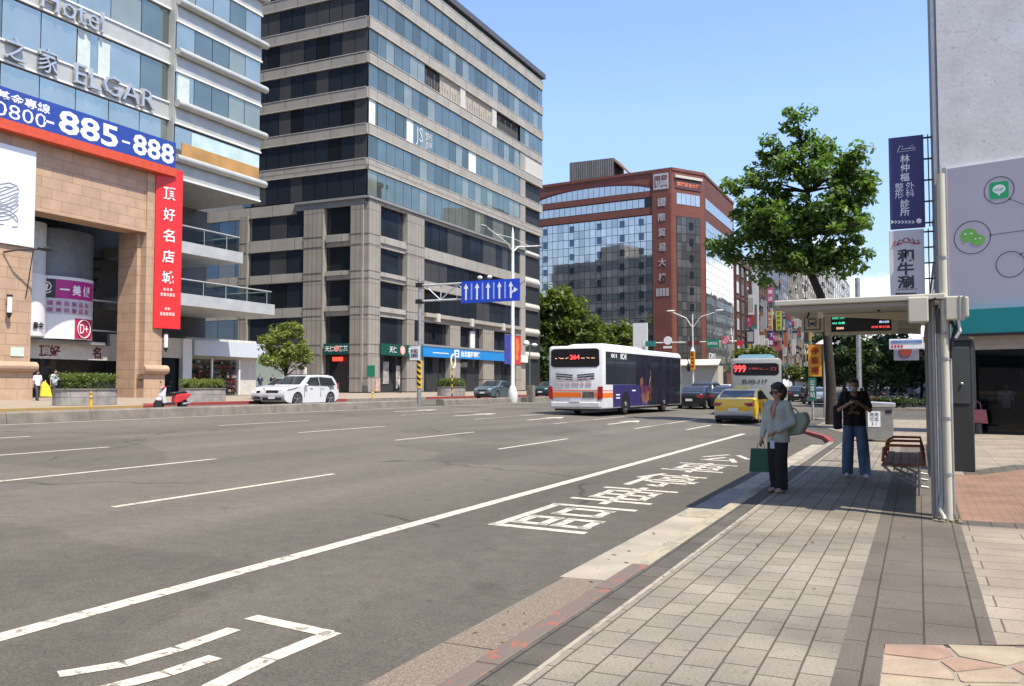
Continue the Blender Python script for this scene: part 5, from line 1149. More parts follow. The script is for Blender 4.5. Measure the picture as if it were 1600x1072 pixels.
    mb = MB(); mb.obox((.495 * L, 0, .235 * H), (.04, W * .66, .09 * H)); mb.build('lower_grille', m_trimb, t, local=True, bevel=.02)
    mb = MB(); mb.obox((.503 * L, 0, .33 * H if style != 'suv' else .27 * H), (.02, .42, .13)); mb.build('front_plate', m_plate, t, local=True)
    zp = .40 if style == 'sedan' else .5
    mb = MB(); mb.obox((-.503 * L, 0, zp * H), (.02, .42, .14)); mb.build('rear_plate', plate_col or m_plate, t, local=True)
    mb = MB(); mb.obox((-.492 * L, 0, .185 * H), (.05, W * .7, .09 * H)); mb.build('rear_valance', m_trimb, t, local=True, bevel=.02)
    if style == 'suv':
        mb = MB()
        for s in (-1, 1): mb.tube([(-.33 * L, s * W * .37, .985 * H), (-.30 * L, s * W * .37, 1.015 * H), (-.02 * L, s * W * .37, 1.015 * H), (.02 * L, s * W * .37, .99 * H)], .018, 6)
        mb.build('roof_rail', m_trimb, t, local=True)
    if taxi:
        mb = MB(); mb.prism([(-.16, -.30, 0), (.16, -.30, 0), (.10, -.24, .15), (-.10, -.24, .15)], (0, .60, 0)); mb.v = [(a - .02 * L, b, c + H - .005) for a, b, c in mb.v]; mb.build('roof_sign', M('taxi_sign_cream', (.80, .66, .25), .4), t, local=True, bevel=.02)
    return t
p_white = paint('white', (.60, .60, .60)); p_black = paint('black', (.012, .012, .014)); p_dgrey = paint('dark_grey', (.05, .055, .06), .4); p_teal = paint('grey_teal', (.15, .21, .23), .5); p_silver = paint('silver', (.50, .52, .55), .6); p_yel = paint('taxi_yellow', (.85, .50, .015)); p_slv = paint('taxi_silver', (.62, .61, .58), .3)
NF, FF = R(90), R(-90)       # driving away, facing the camera
car('parked_suv', 'white SUV with black grille double parked beside the concrete divider', -30.35, 37.95, FF, 4.69, 1.90, 1.66, 'suv', p_white)
car('parked_car', 'white sedan parked at the kerb, half hidden by the white SUV', -32.75, 39.9, FF, 4.6, 1.82, 1.47, 'sedan', p_white)
car('parked_car', 'blue grey sedan parked behind the white lamp post', -31.7, 64.6, FF, 4.75, 1.85, 1.46, 'sedan', p_teal)
car('parked_car', 'dark green car half hidden behind the rear of the white bus', -31.6, 76, FF, 4.5, 1.8, 1.46, 'sedan', paint('dark_green', (.01, .04, .035)))
car('taxi_cab', 'yellow taxi with silver bumper right behind the grey bus', -7.1, 39.6, NF, 4.9, 1.86, 1.46, 'sedan', p_yel, low=p_slv, taxi=True)
car('dark_suv', 'dark grey SUV seen from behind, right of the purple bus', -13.9, 63.5, NF, 4.5, 1.86, 1.68, 'suv', p_dgrey)
car('black_sedan', 'black sedan close in front of the purple bus', -13.0, 56.2, NF, 4.7, 1.84, 1.44, 'sedan', p_black)
car('black_car', 'black car with lit red lamps right of the grey bus', -10.6, 89, NF, 4.6, 1.84, 1.50, 'sedan', p_black)
car('silver_car', 'silver sedan in the shade left of the yellow vertical sign', -7.6, 78.5, NF, 4.6, 1.82, 1.46, 'sedan', p_silver)
car('grey_car', 'grey car in the queue ahead of the dark grey SUV', -11.2, 74, NF, 4.5, 1.82, 1.47, 'sedan', p_silver)
car('waiting_car', 'dark car waiting between the two buses', -11.3, 57.5, NF, 4.6, 1.84, 1.5, 'sedan', p_dgrey)
car('queue_car', 'black car in the queue left of the dark grey SUV', -17.6, 62, NF, 4.6, 1.84, 1.6, 'suv', p_black)
car('maroon_car', 'maroon hatchback far ahead beyond the black car', -9.9, 103, NF, 4.2, 1.75, 1.5, 'suv', paint('maroon', (.20, .015, .03)))
car('white_van', 'white van parked across the far pavement under the trees', 1.6, 119, R(180), 4.8, 1.8, 1.95, 'van', p_white, z=.0)
for i, (x, y, c, lb) in enumerate(((-14.6, 86, p_black, 'black car far away in the middle lane'), (-18.4, 92, p_white, 'white car far away in the left middle lane'), (-18.6, 70, p_dgrey, 'dark car hidden ahead of the purple bus'), (-7.3, 118, p_white, 'white car far away in the right lane'))):
    car('distant_car', lb, x, y, NF, 4.5, 1.8, 1.5, 'sedan', c, detail=False)

def bus(label, x, y, rz, L, W, H, scheme):
    """rear at local x=0, nose at x=L"""
    t = thing('city_bus', label, 'bus', (x, y, zr(x - 1) + .006), rz, 'city buses')
    zb = .30; r = .16
    def sec(w_, z0, z1, rr):
        q = []
        for cx, cz, a0 in ((w_ - rr, z1 - rr, 0), (-w_ + rr, z1 - rr, 90), (-w_ + .06, z0 + .06, 180), (w_ - .06, z0 + .06, 270)):
            r_ = rr if a0 < 180 else .06
            for a in (0, 30, 60, 90): q.append((cx + r_ * math.cos(R(a0 + a)), cz + r_ * math.sin(R(a0 + a))))
        return q
    st = [(0, -.10, .03), (.06, 0, 0), (.4, 0, 0), (L - .5, 0, 0), (L - .1, -.06, 0), (L, -.16, .0)]
    mb = MB(); vs = []; n = 16
    for px, dw, dz in st:
        for a, c in sec(W / 2 + dw, zb + (0.12 if px == 0 else 0), H + dw * .8, r): vs.append((px, a, c))
    fs = [(i * n + k, i * n + (k + 1) % n, (i + 1) * n + (k + 1) % n, (i + 1) * n + k) for i in range(len(st) - 1) for k in range(n)] + [tuple(range(n)), tuple(range((len(st) - 1) * n, len(st) * n))]
    mb.add(vs, fs); mb.build('body', scheme['body'], t, smooth=35, local=True)
    Rs, Ls = -1, 1           # local -y is the right hand (kerb) side
    # rear window and its LED
    mb = MB(); wz0, wz1 = scheme['rw']; mb.prism([(-.012, -W * .455, wz0 + .1), (-.012, -W * .40, wz0), (-.012, W * .40, wz0), (-.012, W * .455, wz0 + .1), (-.012, W * .45, wz1 - .08), (-.012, W * .40, wz1), (-.012, -W * .40, wz1), (-.012, -W * .45, wz1 - .08)], (.03, 0, 0)); mb.build('rear_window', M('display_glass', (.012, .012, .014), .22), t, local=True)
    for s, yy, zz, ww, hh, mt in scheme['led']: text(s, (-.018, yy, zz), (0, -1, 0), (0, 0, 1), ww, hh, mt, t, name='led_display', local=True, bold=.02, depth=.006)
    for s, yy, zz, ww, hh, mt in scheme['txt']: text(s, (-.014, yy, zz), (0, -1, 0), (0, 0, 1), ww, hh, mt, t, name='lettering', local=True, bold=.02, depth=.008)
    mb = MB()
    for s in (-1, 1):
        for k in range(scheme['vents']): mb.prism([(-.012, s * .12, scheme['vz'] - k * .11), (-.012, s * W * .36, scheme['vz'] + .07 - k * .11), (-.012, s * W * .36, scheme['vz'] + .02 - k * .11), (-.012, s * .12, scheme['vz'] - .05 - k * .11)], (.03, 0, 0))
    if scheme['vents']: mb.build('engine_vent', m_trimb, t, local=True)
    for s in (-1, 1):
        mb = MB(); za, zc = scheme['tail']; mb.prism([(-.02, s * W * .415, za), (-.02, s * W * .50, za + .06), (-.02, s * W * .503, zc), (-.02, s * W * .43, zc)], (.09, 0, 0)); mb.build('tail_light', m_tail, t, local=True)
        for xw in scheme['wx']:
            wr = .48; mb = MB(); yc = s * (W / 2 - .15)
            mb.lathe([(wr - .2, -.14), (wr - .03, -.14), (wr, -.09), (wr, .09), (wr - .03, .14), (wr - .2, .14)], (xw, yc, wr), 'Y', 24); wh = mb.build('wheel', m_rubber, t, smooth=40, local=True)
            mb = MB(); yo = yc + s * .12; mb.lathe([(.29, s * 0), (.28, s * .03), (.14, -s * .02), (.12, s * .05), (.02, s * .06)], (xw, yo, wr), 'Y', 18); mb.build('rim', m_steel, wh, local=True)
            mb = MB(); pts = [(xw + .62 * math.cos(a), s * (W / 2 - .012), .48 + .62 * math.sin(a)) for a in np.linspace(0, math.pi, 13)]; pts = [(xw + .62, s * (W / 2 - .012), zb - .0)] + pts + [(xw - .62, s * (W / 2 - .012), zb - .0)]; mb.prism(pts, (0, s * .016, 0)); mb.build('wheel_arch', m_black, t, local=True)
    mb = MB(); mb.box(.2, L - .2, -W * .42, W * .42, .2, .5); mb.build('underbody', m_black, t, local=True)
    mb = MB(); mb.box(-.035, .3, -W * .46, W * .46, .36, .62); mb.build('bumper', scheme['bumper'], t, local=True, bevel=.04)
    mb = MB(); mb.box(-.05, -.03, -.26, .26, *scheme['plate']); mb.build('rear_plate', m_plate, t, local=True)
    # sides
    for s in (-1, 1):
        Y = s * (W / 2 + .004)
        mb = MB(); mb.box(.45, L - .35, min(Y, Y - s * .02), max(Y, Y - s * .02), 1.45, H - .28); sw = mb.build('window_strip', scheme['win'], t, local=True)
        mb = MB()
        for k in range(int(L / 1.45)): mb.box(1.6 + k * 1.45, 1.64 + k * 1.45, min(Y, Y + s * .006), max(Y, Y + s * .006), 1.45, H - .28)
        mb.build('window_pillar', m_trimb, sw, local=True)
    if scheme.get('wrap'):
        Y = -(W / 2 + .003)
        mb = MB(); mb.box(1.35, 6.4, Y, Y + .02, .36, 1.44); mb.build('wrap_panel', scheme['wrap'], t, local=True); mb = MB(); mb.box(6.4, L - .4, Y - .002, Y + .02, .36, 1.42); mb.build('front_wrap', scheme['wrap2'], t, local=True); mb = MB(); mb.box(1.36, 1.5, Y - .003, Y, .4, 1.4); mb.build('wrap_edge', scheme['wrap'], t, local=True)
        mb = MB(); mb.box(4.6, L - .4, Y - .006, Y + .01, 1.42, H - .3); mb.build('dark_wrap', scheme['wrap2'], t, local=True)
        mb = MB(); rr = random.Random(4)
        for k in range(14): cx = 5.1 + rr.uniform(0, 1.9); cz = rr.uniform(.6, 2.2); mb.prism([(cx + rr.uniform(.1, .32) * math.cos(a), Y - .01, cz + rr.uniform(.15, .4) * math.sin(a)) for a in np.linspace(0, 2 * math.pi, 8, endpoint=False)], (0, .004, 0), mi=k % 3)
        mb.build('wrap_print', [M('print_orange', (.24, .09, .05), .5), M('print_red', (.15, .03, .03), .5), M('print_tan', (.22, .14, .10), .5)], t, local=True)
        for s in (-1, 1):
            Y2 = s * (W / 2 + .004)
            mb = MB(); mb.box(.07, 1.35 if s < 0 else L - .5, min(Y2, Y2 - s * .02), max(Y2, Y2 - s * .02), .82, 1.06); mb.box(.07, 1.35 if s < 0 else L - .5, min(Y2, Y2 - s * .02), max(Y2, Y2 - s * .02), 1.14, 1.18); mb.build('orange_stripe', scheme['stripe'], t, local=True)
        mb = MB(); mb.box(-.012, .02, -W * .12, W * .455, .84, 1.08); mb.box(-.012, .02, -W * .455, -W * .36, .84, 1.08); mb.box(-.012, .02, -W * .455, W * .455, 1.15, 1.19); mb.build('orange_stripe', scheme['stripe'], t, local=True)
        mb = MB(); mb.box(-.016, .02, -W * .35, -W * .14, .82, 1.1); mb.build('advert_sticker', M('sticker_dark', (.12, .11, .08), .5, var=.8, scale=6), t, local=True)
        for s_, xx, zz, ww, hh in (('001', 1.5, H - .46, .75, .2), ('8C4I', 2.75, H - .46, .8, .28)): text(s_, (xx, -(W / 2 + .006), zz), (1, 0, 0), (0, 0, 1), ww, hh, WL, t, name='lettering', local=True, depth=.004, bold=.02)
        for xx, zz in ((2.0, .95), (2.0, .8), (4.2, 1.15)): mb = MB(); mb.box(xx - .25, xx + .25, Y - .008, Y, zz - .03, zz + .03); mb.build('small_lettering', WL, t, local=True)
        # door and mirror at the nose
        for xx in (L - 1.75, L - 5.6):
            for k in range(2): mb = MB(); mb.box(xx + k * .62, xx + k * .62 + .58, Y - .012, Y, .42, H - .42); mb.build('door', M('door_glass_dark', (.02, .022, .03), .15), t, local=True)
    mb = MB(); mb.tube([(L - .05, -W / 2, H - .25), (L + .35, -W / 2 - .18, H - .2), (L + .45, -W / 2 - .25, H - .55)], .03, 6); mb.ell((L + .45, -W / 2 - .25, H - .8), (.07, .13, .27), 10, 6); mb.build('wing_mirror', m_black, t, local=True)
    x0, x1, rh = scheme['roof']
    mb = MB(); sec2 = [(-W * .38, H - .03), (W * .38, H - .03), (W * .36, H + rh * .7), (W * .28, H + rh), (-W * .28, H + rh), (-W * .36, H + rh * .7)]
    vs = []
    for px, k in ((x0, .1), (x0 + .7, 1), (x1 - 1.4, 1), (x1, .05)): vs += [(px, a, H - .03 + (c - H + .03) * k) for a, c in sec2]
    fs = [(i * 6 + k, i * 6 + (k + 1) % 6, (i + 1) * 6 + (k + 1) % 6, (i + 1) * 6 + k) for i in range(3) for k in range(6)] + [tuple(range(6)), tuple(range(18, 24))]
    mb.add(vs, fs); mb.build('roof_unit', scheme['roofm'], t, smooth=30, local=True)
    return t
m_or = M('bus_orange', (.80, .17, .02), .4, var=.04); m_purp = M('bus_purple_wrap', (.038, .03, .125), .35, var=.12, scale=2); m_purpd = M('bus_dark_wrap', (.02, .018, .035), .25, var=.5, scale=1.5)
m_pink2 = M('faded_pink_print', (.62, .42, .42), .5); led_r = emitmat('led_red', (1, .05, .05), 1.6); led_a = emitmat('led_amber', (1, .5, .3), .8)
m_buswin = glassmat('bus_window_glass', (.06, .07, .085), .5, .03)
bus('white and orange city bus with a purple wrap along its side', -14.85, 38.9, R(90 - 3.4), 12.4, 2.78, 3.30,
    dict(body=M('bus_white', (.76, .76, .75), .35, var=.05, coat=.4), rw=(2.28, 3.16), led=[('264', 0, 2.76, .5, .22, led_r), ('- ·-- -·', .68, 2.72, .7, .07, led_a), ('-- ·- --', -.68, 2.72, .7, .07, led_a)],
         txt=[('I I II III IIIII II IIII', .1, 1.5, 1.9, .2, m_pink2), ('- --- -- ----- --', .1, 1.72, 1.8, .05, m_pink2)], vents=3, vz=1.92, tail=(.72, 1.36), wx=(3.05, 9.0), bumper=M('bus_white_dirty', (.62, .62, .60), .5, var=.12), plate=(.64, .76),
         win=m_buswin, wrap=m_purp, wrap2=m_purpd, stripe=m_or, roof=(.9, 7.2, .16), roofm=M('bus_white2', (.74, .74, .74), .4, var=.04)))
m_bgrey = M('bus_grey', (.30, .31, .31), .4, var=.05, coat=.3); m_btl = M('bus_teal', (.10, .20, .22), .35, var=.05)
bus('grey city bus with a large red route number display, in front of the taxi', -7.6, 46.0, R(97.5), 11.5, 2.5, 2.98,
    dict(body=m_bgrey, rw=(2.10, 2.72), blackpanel=True, led=[('999', .80, 2.44, .62, .38, led_r), ('- ---- -', .05, 2.44, .6, .1, M('led_dim', (.4, .05, .04), .5)), ('--·- 口', -.62, 2.42, .75, .16, MATS['led_dim'])],
         txt=[('EUO-117', .05, 1.78, 1.25, .2, m_ink)], vents=0, vz=1.6, tail=(.8, 1.3), wx=(3.0, 8.9), bumper=m_bgrey, plate=(.7, .84), win=m_buswin, roof=(.12, 7, .22), roofm=m_btl))

# ---------------- scooters
def scooter(label, x, y, rz, c1, c2, z=None):
    t = thing('scooter', label, 'scooter', (x, y, (zr(x) + .006) if z is None else z), rz)
    for xx in (.62, -.60):
        mb = MB(); mb.lathe([(.15, -.05), (.235, -.05), (.255, -.02), (.255, .02), (.235, .05), (.15, .05)], (xx, 0, .255), 'Y', 18); wh = mb.build('wheel', m_rubber, t, smooth=40, local=True)
        mb = MB(); mb.cyl((xx, -.035, .255), (xx, .035, .255), .15, n=14); mb.build('rim', m_steel, wh, local=True)
    mb = MB(); mb.prism([(.50, -.14, .30), (.58, -.14, .62), (.42, -.15, .98), (.34, -.15, 1.0), (.38, -.15, .55), (.30, -.15, .30)], (0, .29, 0)); mb.build('leg_shield', c2, t, local=True, bevel=.03)
    mb = MB(); mb.ell((.60, 0, .48), (.20, .10, .10), 12, 8); mb.build('front_mudguard', c2, t, smooth=60, local=True)
    mb = MB(); mb.box(-.12, .40, -.15, .15, .25, .34); mb.build('floor_board', m_trimb, t, local=True, bevel=.02)
    mb = MB(); mb.prism([(-.10, -.15, .30), (-.12, -.15, .66), (-.45, -.14, .72), (-.86, -.09, .74), (-.92, -.08, .66), (-.70, -.13, .48), (-.40, -.15, .36)], (0, .30, 0)); mb.v = [(a, b * (1 if a > -.5 else .8), c) for a, b, c in mb.v]; mb.build('rear_body', c1, t, local=True, bevel=.03)
    mb = MB(); mb.box(-.62, -.42, -.17, .17, .14, .36); mb.build('engine', m_trimb, t, local=True, bevel=.03)
    mb = MB(); mb.ell((-.18, 0, .74), (.22, .15, .07), 12, 8); mb.ell((-.55, 0, .79), (.28, .14, .06), 12, 8); mb.build('seat', M('black_vinyl', (.015, .015, .015), .5), t, smooth=60, local=True)
    mb = MB(); mb.tube([(.40, 0, .95), (.36, 0, 1.04)], .05, 8); mb.tube([(.28, -.34, 1.04), (.36, -.1, 1.05), (.36, .1, 1.05), (.28, .34, 1.04)], .018, 6); mb.build('handlebar', m_trimb, t, local=True)
    mb = MB(); mb.ell((.44, 0, .99), (.10, .14, .09), 12, 8); mb.build('cowl', c1, t, smooth=60, local=True)
    mb = MB(); mb.ell((.52, 0, .98), (.035, .08, .06), 10, 6); mb.build('headlight', m_head, t, smooth=60, local=True)
    mb = MB(); mb.box(-.95, -.90, -.08, .08, .62, .70); mb.build('tail_light', m_tail, t, local=True)
    for s in (-1, 1): mb = MB(); mb.tube([(.32, s * .26, 1.05), (.28, s * .34, 1.2)], .008, 5); mb.ell((.28, s * .36, 1.24), (.015, .06, .04), 8, 6); mb.build('mirror', m_trimb, t, local=True)
    mb = MB(); mb.tube([(-.45, .19, .26), (-.8, .21, .32), (-.95, .21, .36)], .045, 8); mb.build('exhaust', m_steel, t, local=True)
    mb = MB(); mb.tube([(-.72, 0, .76), (-.95, .0, .82)], .015, 5); mb.tube([(-.60, .1, .8), (-.9, .1, .85), (-.9, -.1, .85), (-.6, -.1, .8)], .012, 5); mb.build('rear_rack', m_steel, t, local=True)
    return t
p_red = paint('scooter_red', (.62, .04, .05))
scooter('red and white scooter parked at the red kerb behind the divider', -29.9, 28.5, R(-97), p_red, p_white)
scooter('red scooter parked in the shade beyond the side street', -2.6, 68.2, R(60), paint('orange_red', (.55, .10, .03)), p_black, z=.01)
scooter('dark scooter ridden in traffic right of the black car', -9.1, 79.5, NF, p_black, p_black)

for i, (dx, rot) in enumerate(((-3.6, 50), (-3.1, 55), (-1.9, 48), (-1.3, 58), (-.7, 52))):
    scooter(('black scooter leftmost in the shaded parking row', 'black scooter left of the orange red scooter', 'black scooter right of the orange red scooter', 'black scooter second from the right in the shaded row', 'black scooter rightmost in the shaded parking row')[i], dx, 68.6 + .1 * i, R(rot), p_black, p_black, z=.01)
# ================================================================== street furniture
# bus shelter
S = thing('bus_shelter', 'white roofed bus shelter with an arrivals board over the pavement', 'bus shelter', (.2, 11.5, 0))
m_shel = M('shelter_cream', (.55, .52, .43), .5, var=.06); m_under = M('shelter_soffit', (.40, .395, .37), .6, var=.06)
mb = MB(); mb.prism([(-1.66, 11.5, 2.60), (.30, 11.38, 2.60), (.30, 17.6, 2.68), (-1.66, 17.7, 2.68)], (0, 0, .07)); roofp = mb.build('roof', m_shel, S, bevel=.012)
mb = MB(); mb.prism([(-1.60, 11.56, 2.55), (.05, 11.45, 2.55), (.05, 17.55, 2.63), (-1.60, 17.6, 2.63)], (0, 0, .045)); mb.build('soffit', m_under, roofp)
for y in (12.6, 14.3, 16): MB().prism([(-1.5, y, 2.56), (.05, y, 2.44), (.05, y, 2.56)], (0, .08, 0)).build('roof_rib', m_shel, roofp)
for y in (11.9, 17.3): MB().box(.11, .20, y - .08, y + .08, -.02, 2.62).build('column', m_grey, S, bevel=.01)
MB().box(.12, .17, 11.56, 11.66, 0, 2.6).build('column', m_grey, S, bevel=.008)
mb = MB(); mb.box(.105, .13, 12.0, 17.2, .55, 2.35); mb.build('back_panel', M('shelter_back_panel', (.07, .075, .08), .4, var=.3), S)
mb = MB(); mb.box(.09, .15, 12.0, 17.2, .45, .55); mb.box(.09, .15, 12.0, 17.2, 2.35, 2.43); mb.build('panel_rail', m_grey, S)
mb = MB(); mb.box(-.10, .12, 11.30, 11.50, 2.33, 2.63); mb.build('equipment_box', m_shel, S, bevel=.015)
mb = MB(); mb.box(.30, .50, 11.36, 11.55, 2.35, 2.63); mb.box(.50, .545, 11.38, 11.52, 2.38, 2.62); eb = mb.build('equipment_box', m_shel, S, bevel=.015)
mb = MB(); mb.box(.44, .455, 11.35, 11.36, 2.35, 2.63); mb.box(.485, .50, 11.35, 11.36, 2.35, 2.63); mb.build('box_seam', m_steel, eb)
mb = MB(); mb.prism([(-.09, 11.48, 2.63), (.14, 11.46, 2.63), (.14, 11.5, 2.65), (-.09, 11.5, 2.65)], (0, 0, .02)); mb.build('box_lid', m_shel, S)
# arrivals board
Yb = 13.2
mb = MB(); mb.box(-1.21, -.25, Yb, Yb + .14, 2.305, 2.62); bdm = mb.build('arrivals_board', m_shel, S, bevel=.015)
mb = MB(); mb.box(-1.12, -.33, Yb - .012, Yb, 2.35, 2.575); scr = mb.build('led_screen', M('led_screen_glass', (.035, .04, .05), .2), bdm)
led_g = emitmat('led_green', (.1, .8, .5), .7); led_rd = emitmat('led_red_dim', (1, .08, .08), .7); led_b = emitmat('led_blue', (.5, .75, 1), .8)
for s, xx, zz, ww, mt in (('299路 1777', -1.02, 2.545, .17, led_g), ('606 信義', -1.02, 2.475, .17, led_g), ('直達車', -1.0, 2.40, .1, led_a), ('即將進站', -.50, 2.545, .24, led_rd), ('約12分', -.42, 2.475, .13, led_b), ('末班車已過', -.47, 2.405, .24, led_rd)):
    text(s, (xx, Yb - .012, zz), (1, 0, 0), (0, 0, 1), ww, .032, mt, scr, name='led_text', depth=.003, bold=.02)
mb = MB(); mb.box(-1.53, -1.22, Yb + .01, Yb + .09, 2.36, 2.625); pc = mb.build('pictogram_panel', m_shel, S, bevel=.01)
mb = MB(); mb.box(-1.49, -1.265, Yb, Yb + .01, 2.385, 2.60); mb.build('pictogram_border', m_ink, pc)
mb = MB(); mb.box(-1.475, -1.28, Yb - .004, Yb, 2.40, 2.585); mb.build('pictogram_field', m_shel, pc)
mb = MB(); x, z = -1.3775, 2.5
mb.prism([(x - .06, Yb - .008, z - .045), (x + .06, Yb - .008, z - .045), (x + .06, Yb - .008, z + .03), (x + .045, Yb - .008, z + .055), (x - .045, Yb - .008, z + .055), (x - .06, Yb - .008, z + .03)], (0, .004, 0))
for s in (-1, 1): mb.box(x + s * .045 - .012, x + s * .045 + .012, Yb - .008, Yb - .004, z - .065, z - .04)
bi = mb.build('bus_pictogram', M('pictogram_blue', (.04, .07, .16), .5), pc)
mb = MB(); mb.box(x - .045, x + .045, Yb - .012, Yb - .008, z - .005, z + .035); mb.cyl((x - .04, Yb - .012, z - .028), (x - .04, Yb - .008, z - .028), .011, n=8); mb.cyl((x + .04, Yb - .012, z - .028), (x + .04, Yb - .008, z - .028), .011, n=8); mb.build('bus_pictogram_window', m_shel, bi)
text('B', (-1.16, 12.2, 2.52), (1, 0, 0), (0, 0, 1), .075, .085, WL, S, name='letter', bold=.02)
mb = MB(); mb.tube([(-1.3, 12.1, 2.58), (-1.31, 12.1, 2.52), (-1.33, 12.08, 2.47)], .012, 5); mb.tube([(-.45, 12.1, 2.58), (-.45, 12.1, 2.53)], .02, 6); mb.build('speaker_bracket', m_black, S)
for y in (13.27,):
    mb = MB()
    for x in (-1.1, -.4): mb.box(x - .015, x + .015, y - .015, y + .015, 2.61, 2.66)
    mb.build('hanger', m_steel, S)
# white service pole with pipes strapped beside the shelter
P_ = thing('service_pole', 'slim cream pole with a bent white pipe strapped to it, by the shelter', 'pole', (.285, 11.45, 0))
mb = MB(); mb.cyl((.285, 11.45, 0), (.285, 11.45, 4.1), .045, n=14); mb.build('pole', m_shel, P_, smooth=50)
mb = MB(); mb.tube([(.235, 11.52, 2.5), (.225, 11.52, .32), (.20, 11.46, .12), (.24, 11.40, .02)], .032, 10); mb.build('pipe', m_alu, P_, smooth=50)
mb = MB(); mb.tube([(.345, 11.5, 2.45), (.345, 11.5, .05)], .014, 6); mb.tube([(.17, 11.5, 2.6), (.17, 11.5, .05)], .016, 6); mb.build('conduit', m_steel, P_)
mb = MB()
for z in (.55, 1.2, 1.9, 2.2, 2.45, 3.1): mb.cyl((.285, 11.45, z - .015), (.285, 11.45, z + .015), .052, n=14)
mb.build('strap', m_steel, P_)
mb = MB(); mb.tube([(.35, 11.46, 2.48), (.42, 11.44, 2.42), (.43, 11.43, 2.3), (.38, 11.44, 2.18)], .022, 8); mb.tube([(.36, 11.48, 2.35), (.40, 11.46, 2.25), (.36, 11.47, 2.1), (.35, 11.47, 1.9)], .02, 6); mb.build('cable', m_black, P_)
mb = MB(); mb.tube([(.36, 11.44, 2.46), (.43, 11.42, 2.36), (.45, 11.42, 2.22), (.40, 11.43, 2.14)], .018, 8); mb.build('white_cable', m_white, P_)
mb = MB(); mb.box(.19, .225, 11.40, 11.46, 2.2, 2.52); mb.ell((.2, 11.4, 2.53), (.035, .05, .03), 10, 6); mb.tube([(.05, 11.42, 2.60), (.2, 11.40, 2.61), (.27, 11.42, 2.61)], .018, 7); mb.build('camera_unit', m_black, P_)
mb = MB()
for k in range(26): a = rnd.uniform(0, 6.28); r_ = rnd.uniform(.05, .16); c = Vector((.27 + r_ * math.cos(a), 11.42 + r_ * math.sin(a), 0)); mb.tube([c, c + Vector((rnd.uniform(-.03, .03), rnd.uniform(-.03, .03), rnd.uniform(.03, .10)))], [.008, .002], 4)
kind(mb.build('weeds', M('dry_weeds', (.16, .17, .06), .8, var=.4)), 'stuff')
mb = MB(); [mb.ell((.27 + rnd.uniform(-.14, .14), 11.42 + rnd.uniform(-.1, .1), .012), (rnd.uniform(.02, .045), rnd.uniform(.02, .04), .016), 7, 5) for _ in range(12)]
kind(mb.build('rubble', m_conc), 'stuff')
# dark cabinet behind the shelter
t = thing('utility_cabinet', 'tall dark grey utility cabinet standing right of the cream pole', 'cabinet', (.9, 18.2, 0))
mb = MB(); mb.prism([(.49, 18.15, .0), (.91, 18.15, 0), (.91, 18.75, 0), (.49, 18.75, 0)], (0, 0, 2.42)); mb.build('body', M('dark_grey_steel', (.032, .036, .036), .55, var=.15, scale=2), t, bevel=.02)
mb = MB(); mb.box(.55, .85, 18.135, 18.15, 1.25, 2.3); mb.build('door', M('grey_steel_door', (.062, .072, .068), .5, var=.1), t, bevel=.01)
mb = MB(); mb.ell((.72, 18.12, 1.62), (.03, .02, .03), 8, 6); mb.build('lock', m_steel, t)
mb = MB(); mb.prism([(.45, 18.12, 2.42), (.95, 18.12, 2.42), (.79, 18.12, 2.50), (.55, 18.12, 2.50)], (0, .66, 0)); mb.build('roof', MATS['dark_grey_steel'], t)
# bench
t = thing('shelter_bench', 'curved metal bench with orange brown slats under the shelter', 'bench', (-.2, 14.9, 0))
m_or2 = M('orange_tube', (.36, .09, .035), .45, var=.15); m_brn = M('brown_slats', (.22, .085, .045), .6, var=.25)
mb = MB()
for k in range(5): x = -.50 + k * .115; mb.box(x, x + .112, 13.7, 16.2, .44 - .012 * (k in (1, 2, 3)), .475 - .012 * (k in (1, 2, 3)))
mb.build('seat', m_brn, t, bevel=.008)
for y in (13.8, 15.0, 16.1):
    mb = MB(); mb.tube([(-.50, y, .48), (-.48, y, .68), (-.40, y, .72), (.0, y, .72), (.05, y, .50)], .022, 7); mb.build('armrest', m_or2, t, smooth=50)
for y in (13.9, 15.0, 16.0):
    mb = MB(); mb.tube([(-.52, y, .44), (-.35, y, .28), (-.05, y, .14), (.1, y, .12)], .018, 7); mb.tube([(-.02, y, .44), (-.02, y, .0)], .022, 7); mb.build('leg', m_steel, t, smooth=50)
mb = MB()
for k in range(6): x = -.44 + k * .085; mb.tube([(x, 13.72, .42 - .05 * k), (x, 16.18, .42 - .05 * k)], .01, 5)
mb.build('under_rail', m_steel, t)
# litter bin
t = thing('litter_bin', 'stainless steel litter bin with a white notice, behind the standing man', 'bin', (-1.05, 27.1, 0), R(8))
mb = MB(); mb.box(-.34, .34, -.3, .3, .06, .98); mb.build('body', M('brushed_steel', (.36, .345, .32), .42, .7, var=.12, scale=4), t, bevel=.02, local=True)
mb = MB(); mb.prism([(-.40, -.34, .98), (.40, -.34, .98), (.40, -.34, 1.10), (-.40, -.34, 1.14)], (0, .68, 0)); mb.build('lid', M('polished_steel_lid', (.7, .7, .68), .3, .8), t, bevel=.02, local=True)
mb = MB(); mb.box(-.33, .0, -.312, -.3, .42, .86); nb = mb.build('notice', m_white, t, local=True)
text('限用\n垃圾\n3 1', (-.165, -.312, .64), (1, 0, 0), (0, 0, 1), .24, .36, m_ink, nb, local=True, depth=.004)
mb = MB(); mb.box(.13, .3, -.315, -.3, .80, .9); mb.build('slot', m_black, t, local=True)
mb = MB(); mb.box(-.33, -.2, -.25, .25, 0, .06); mb.box(.2, .33, -.25, .25, 0, .06); mb.build('foot', m_black, t, local=True)
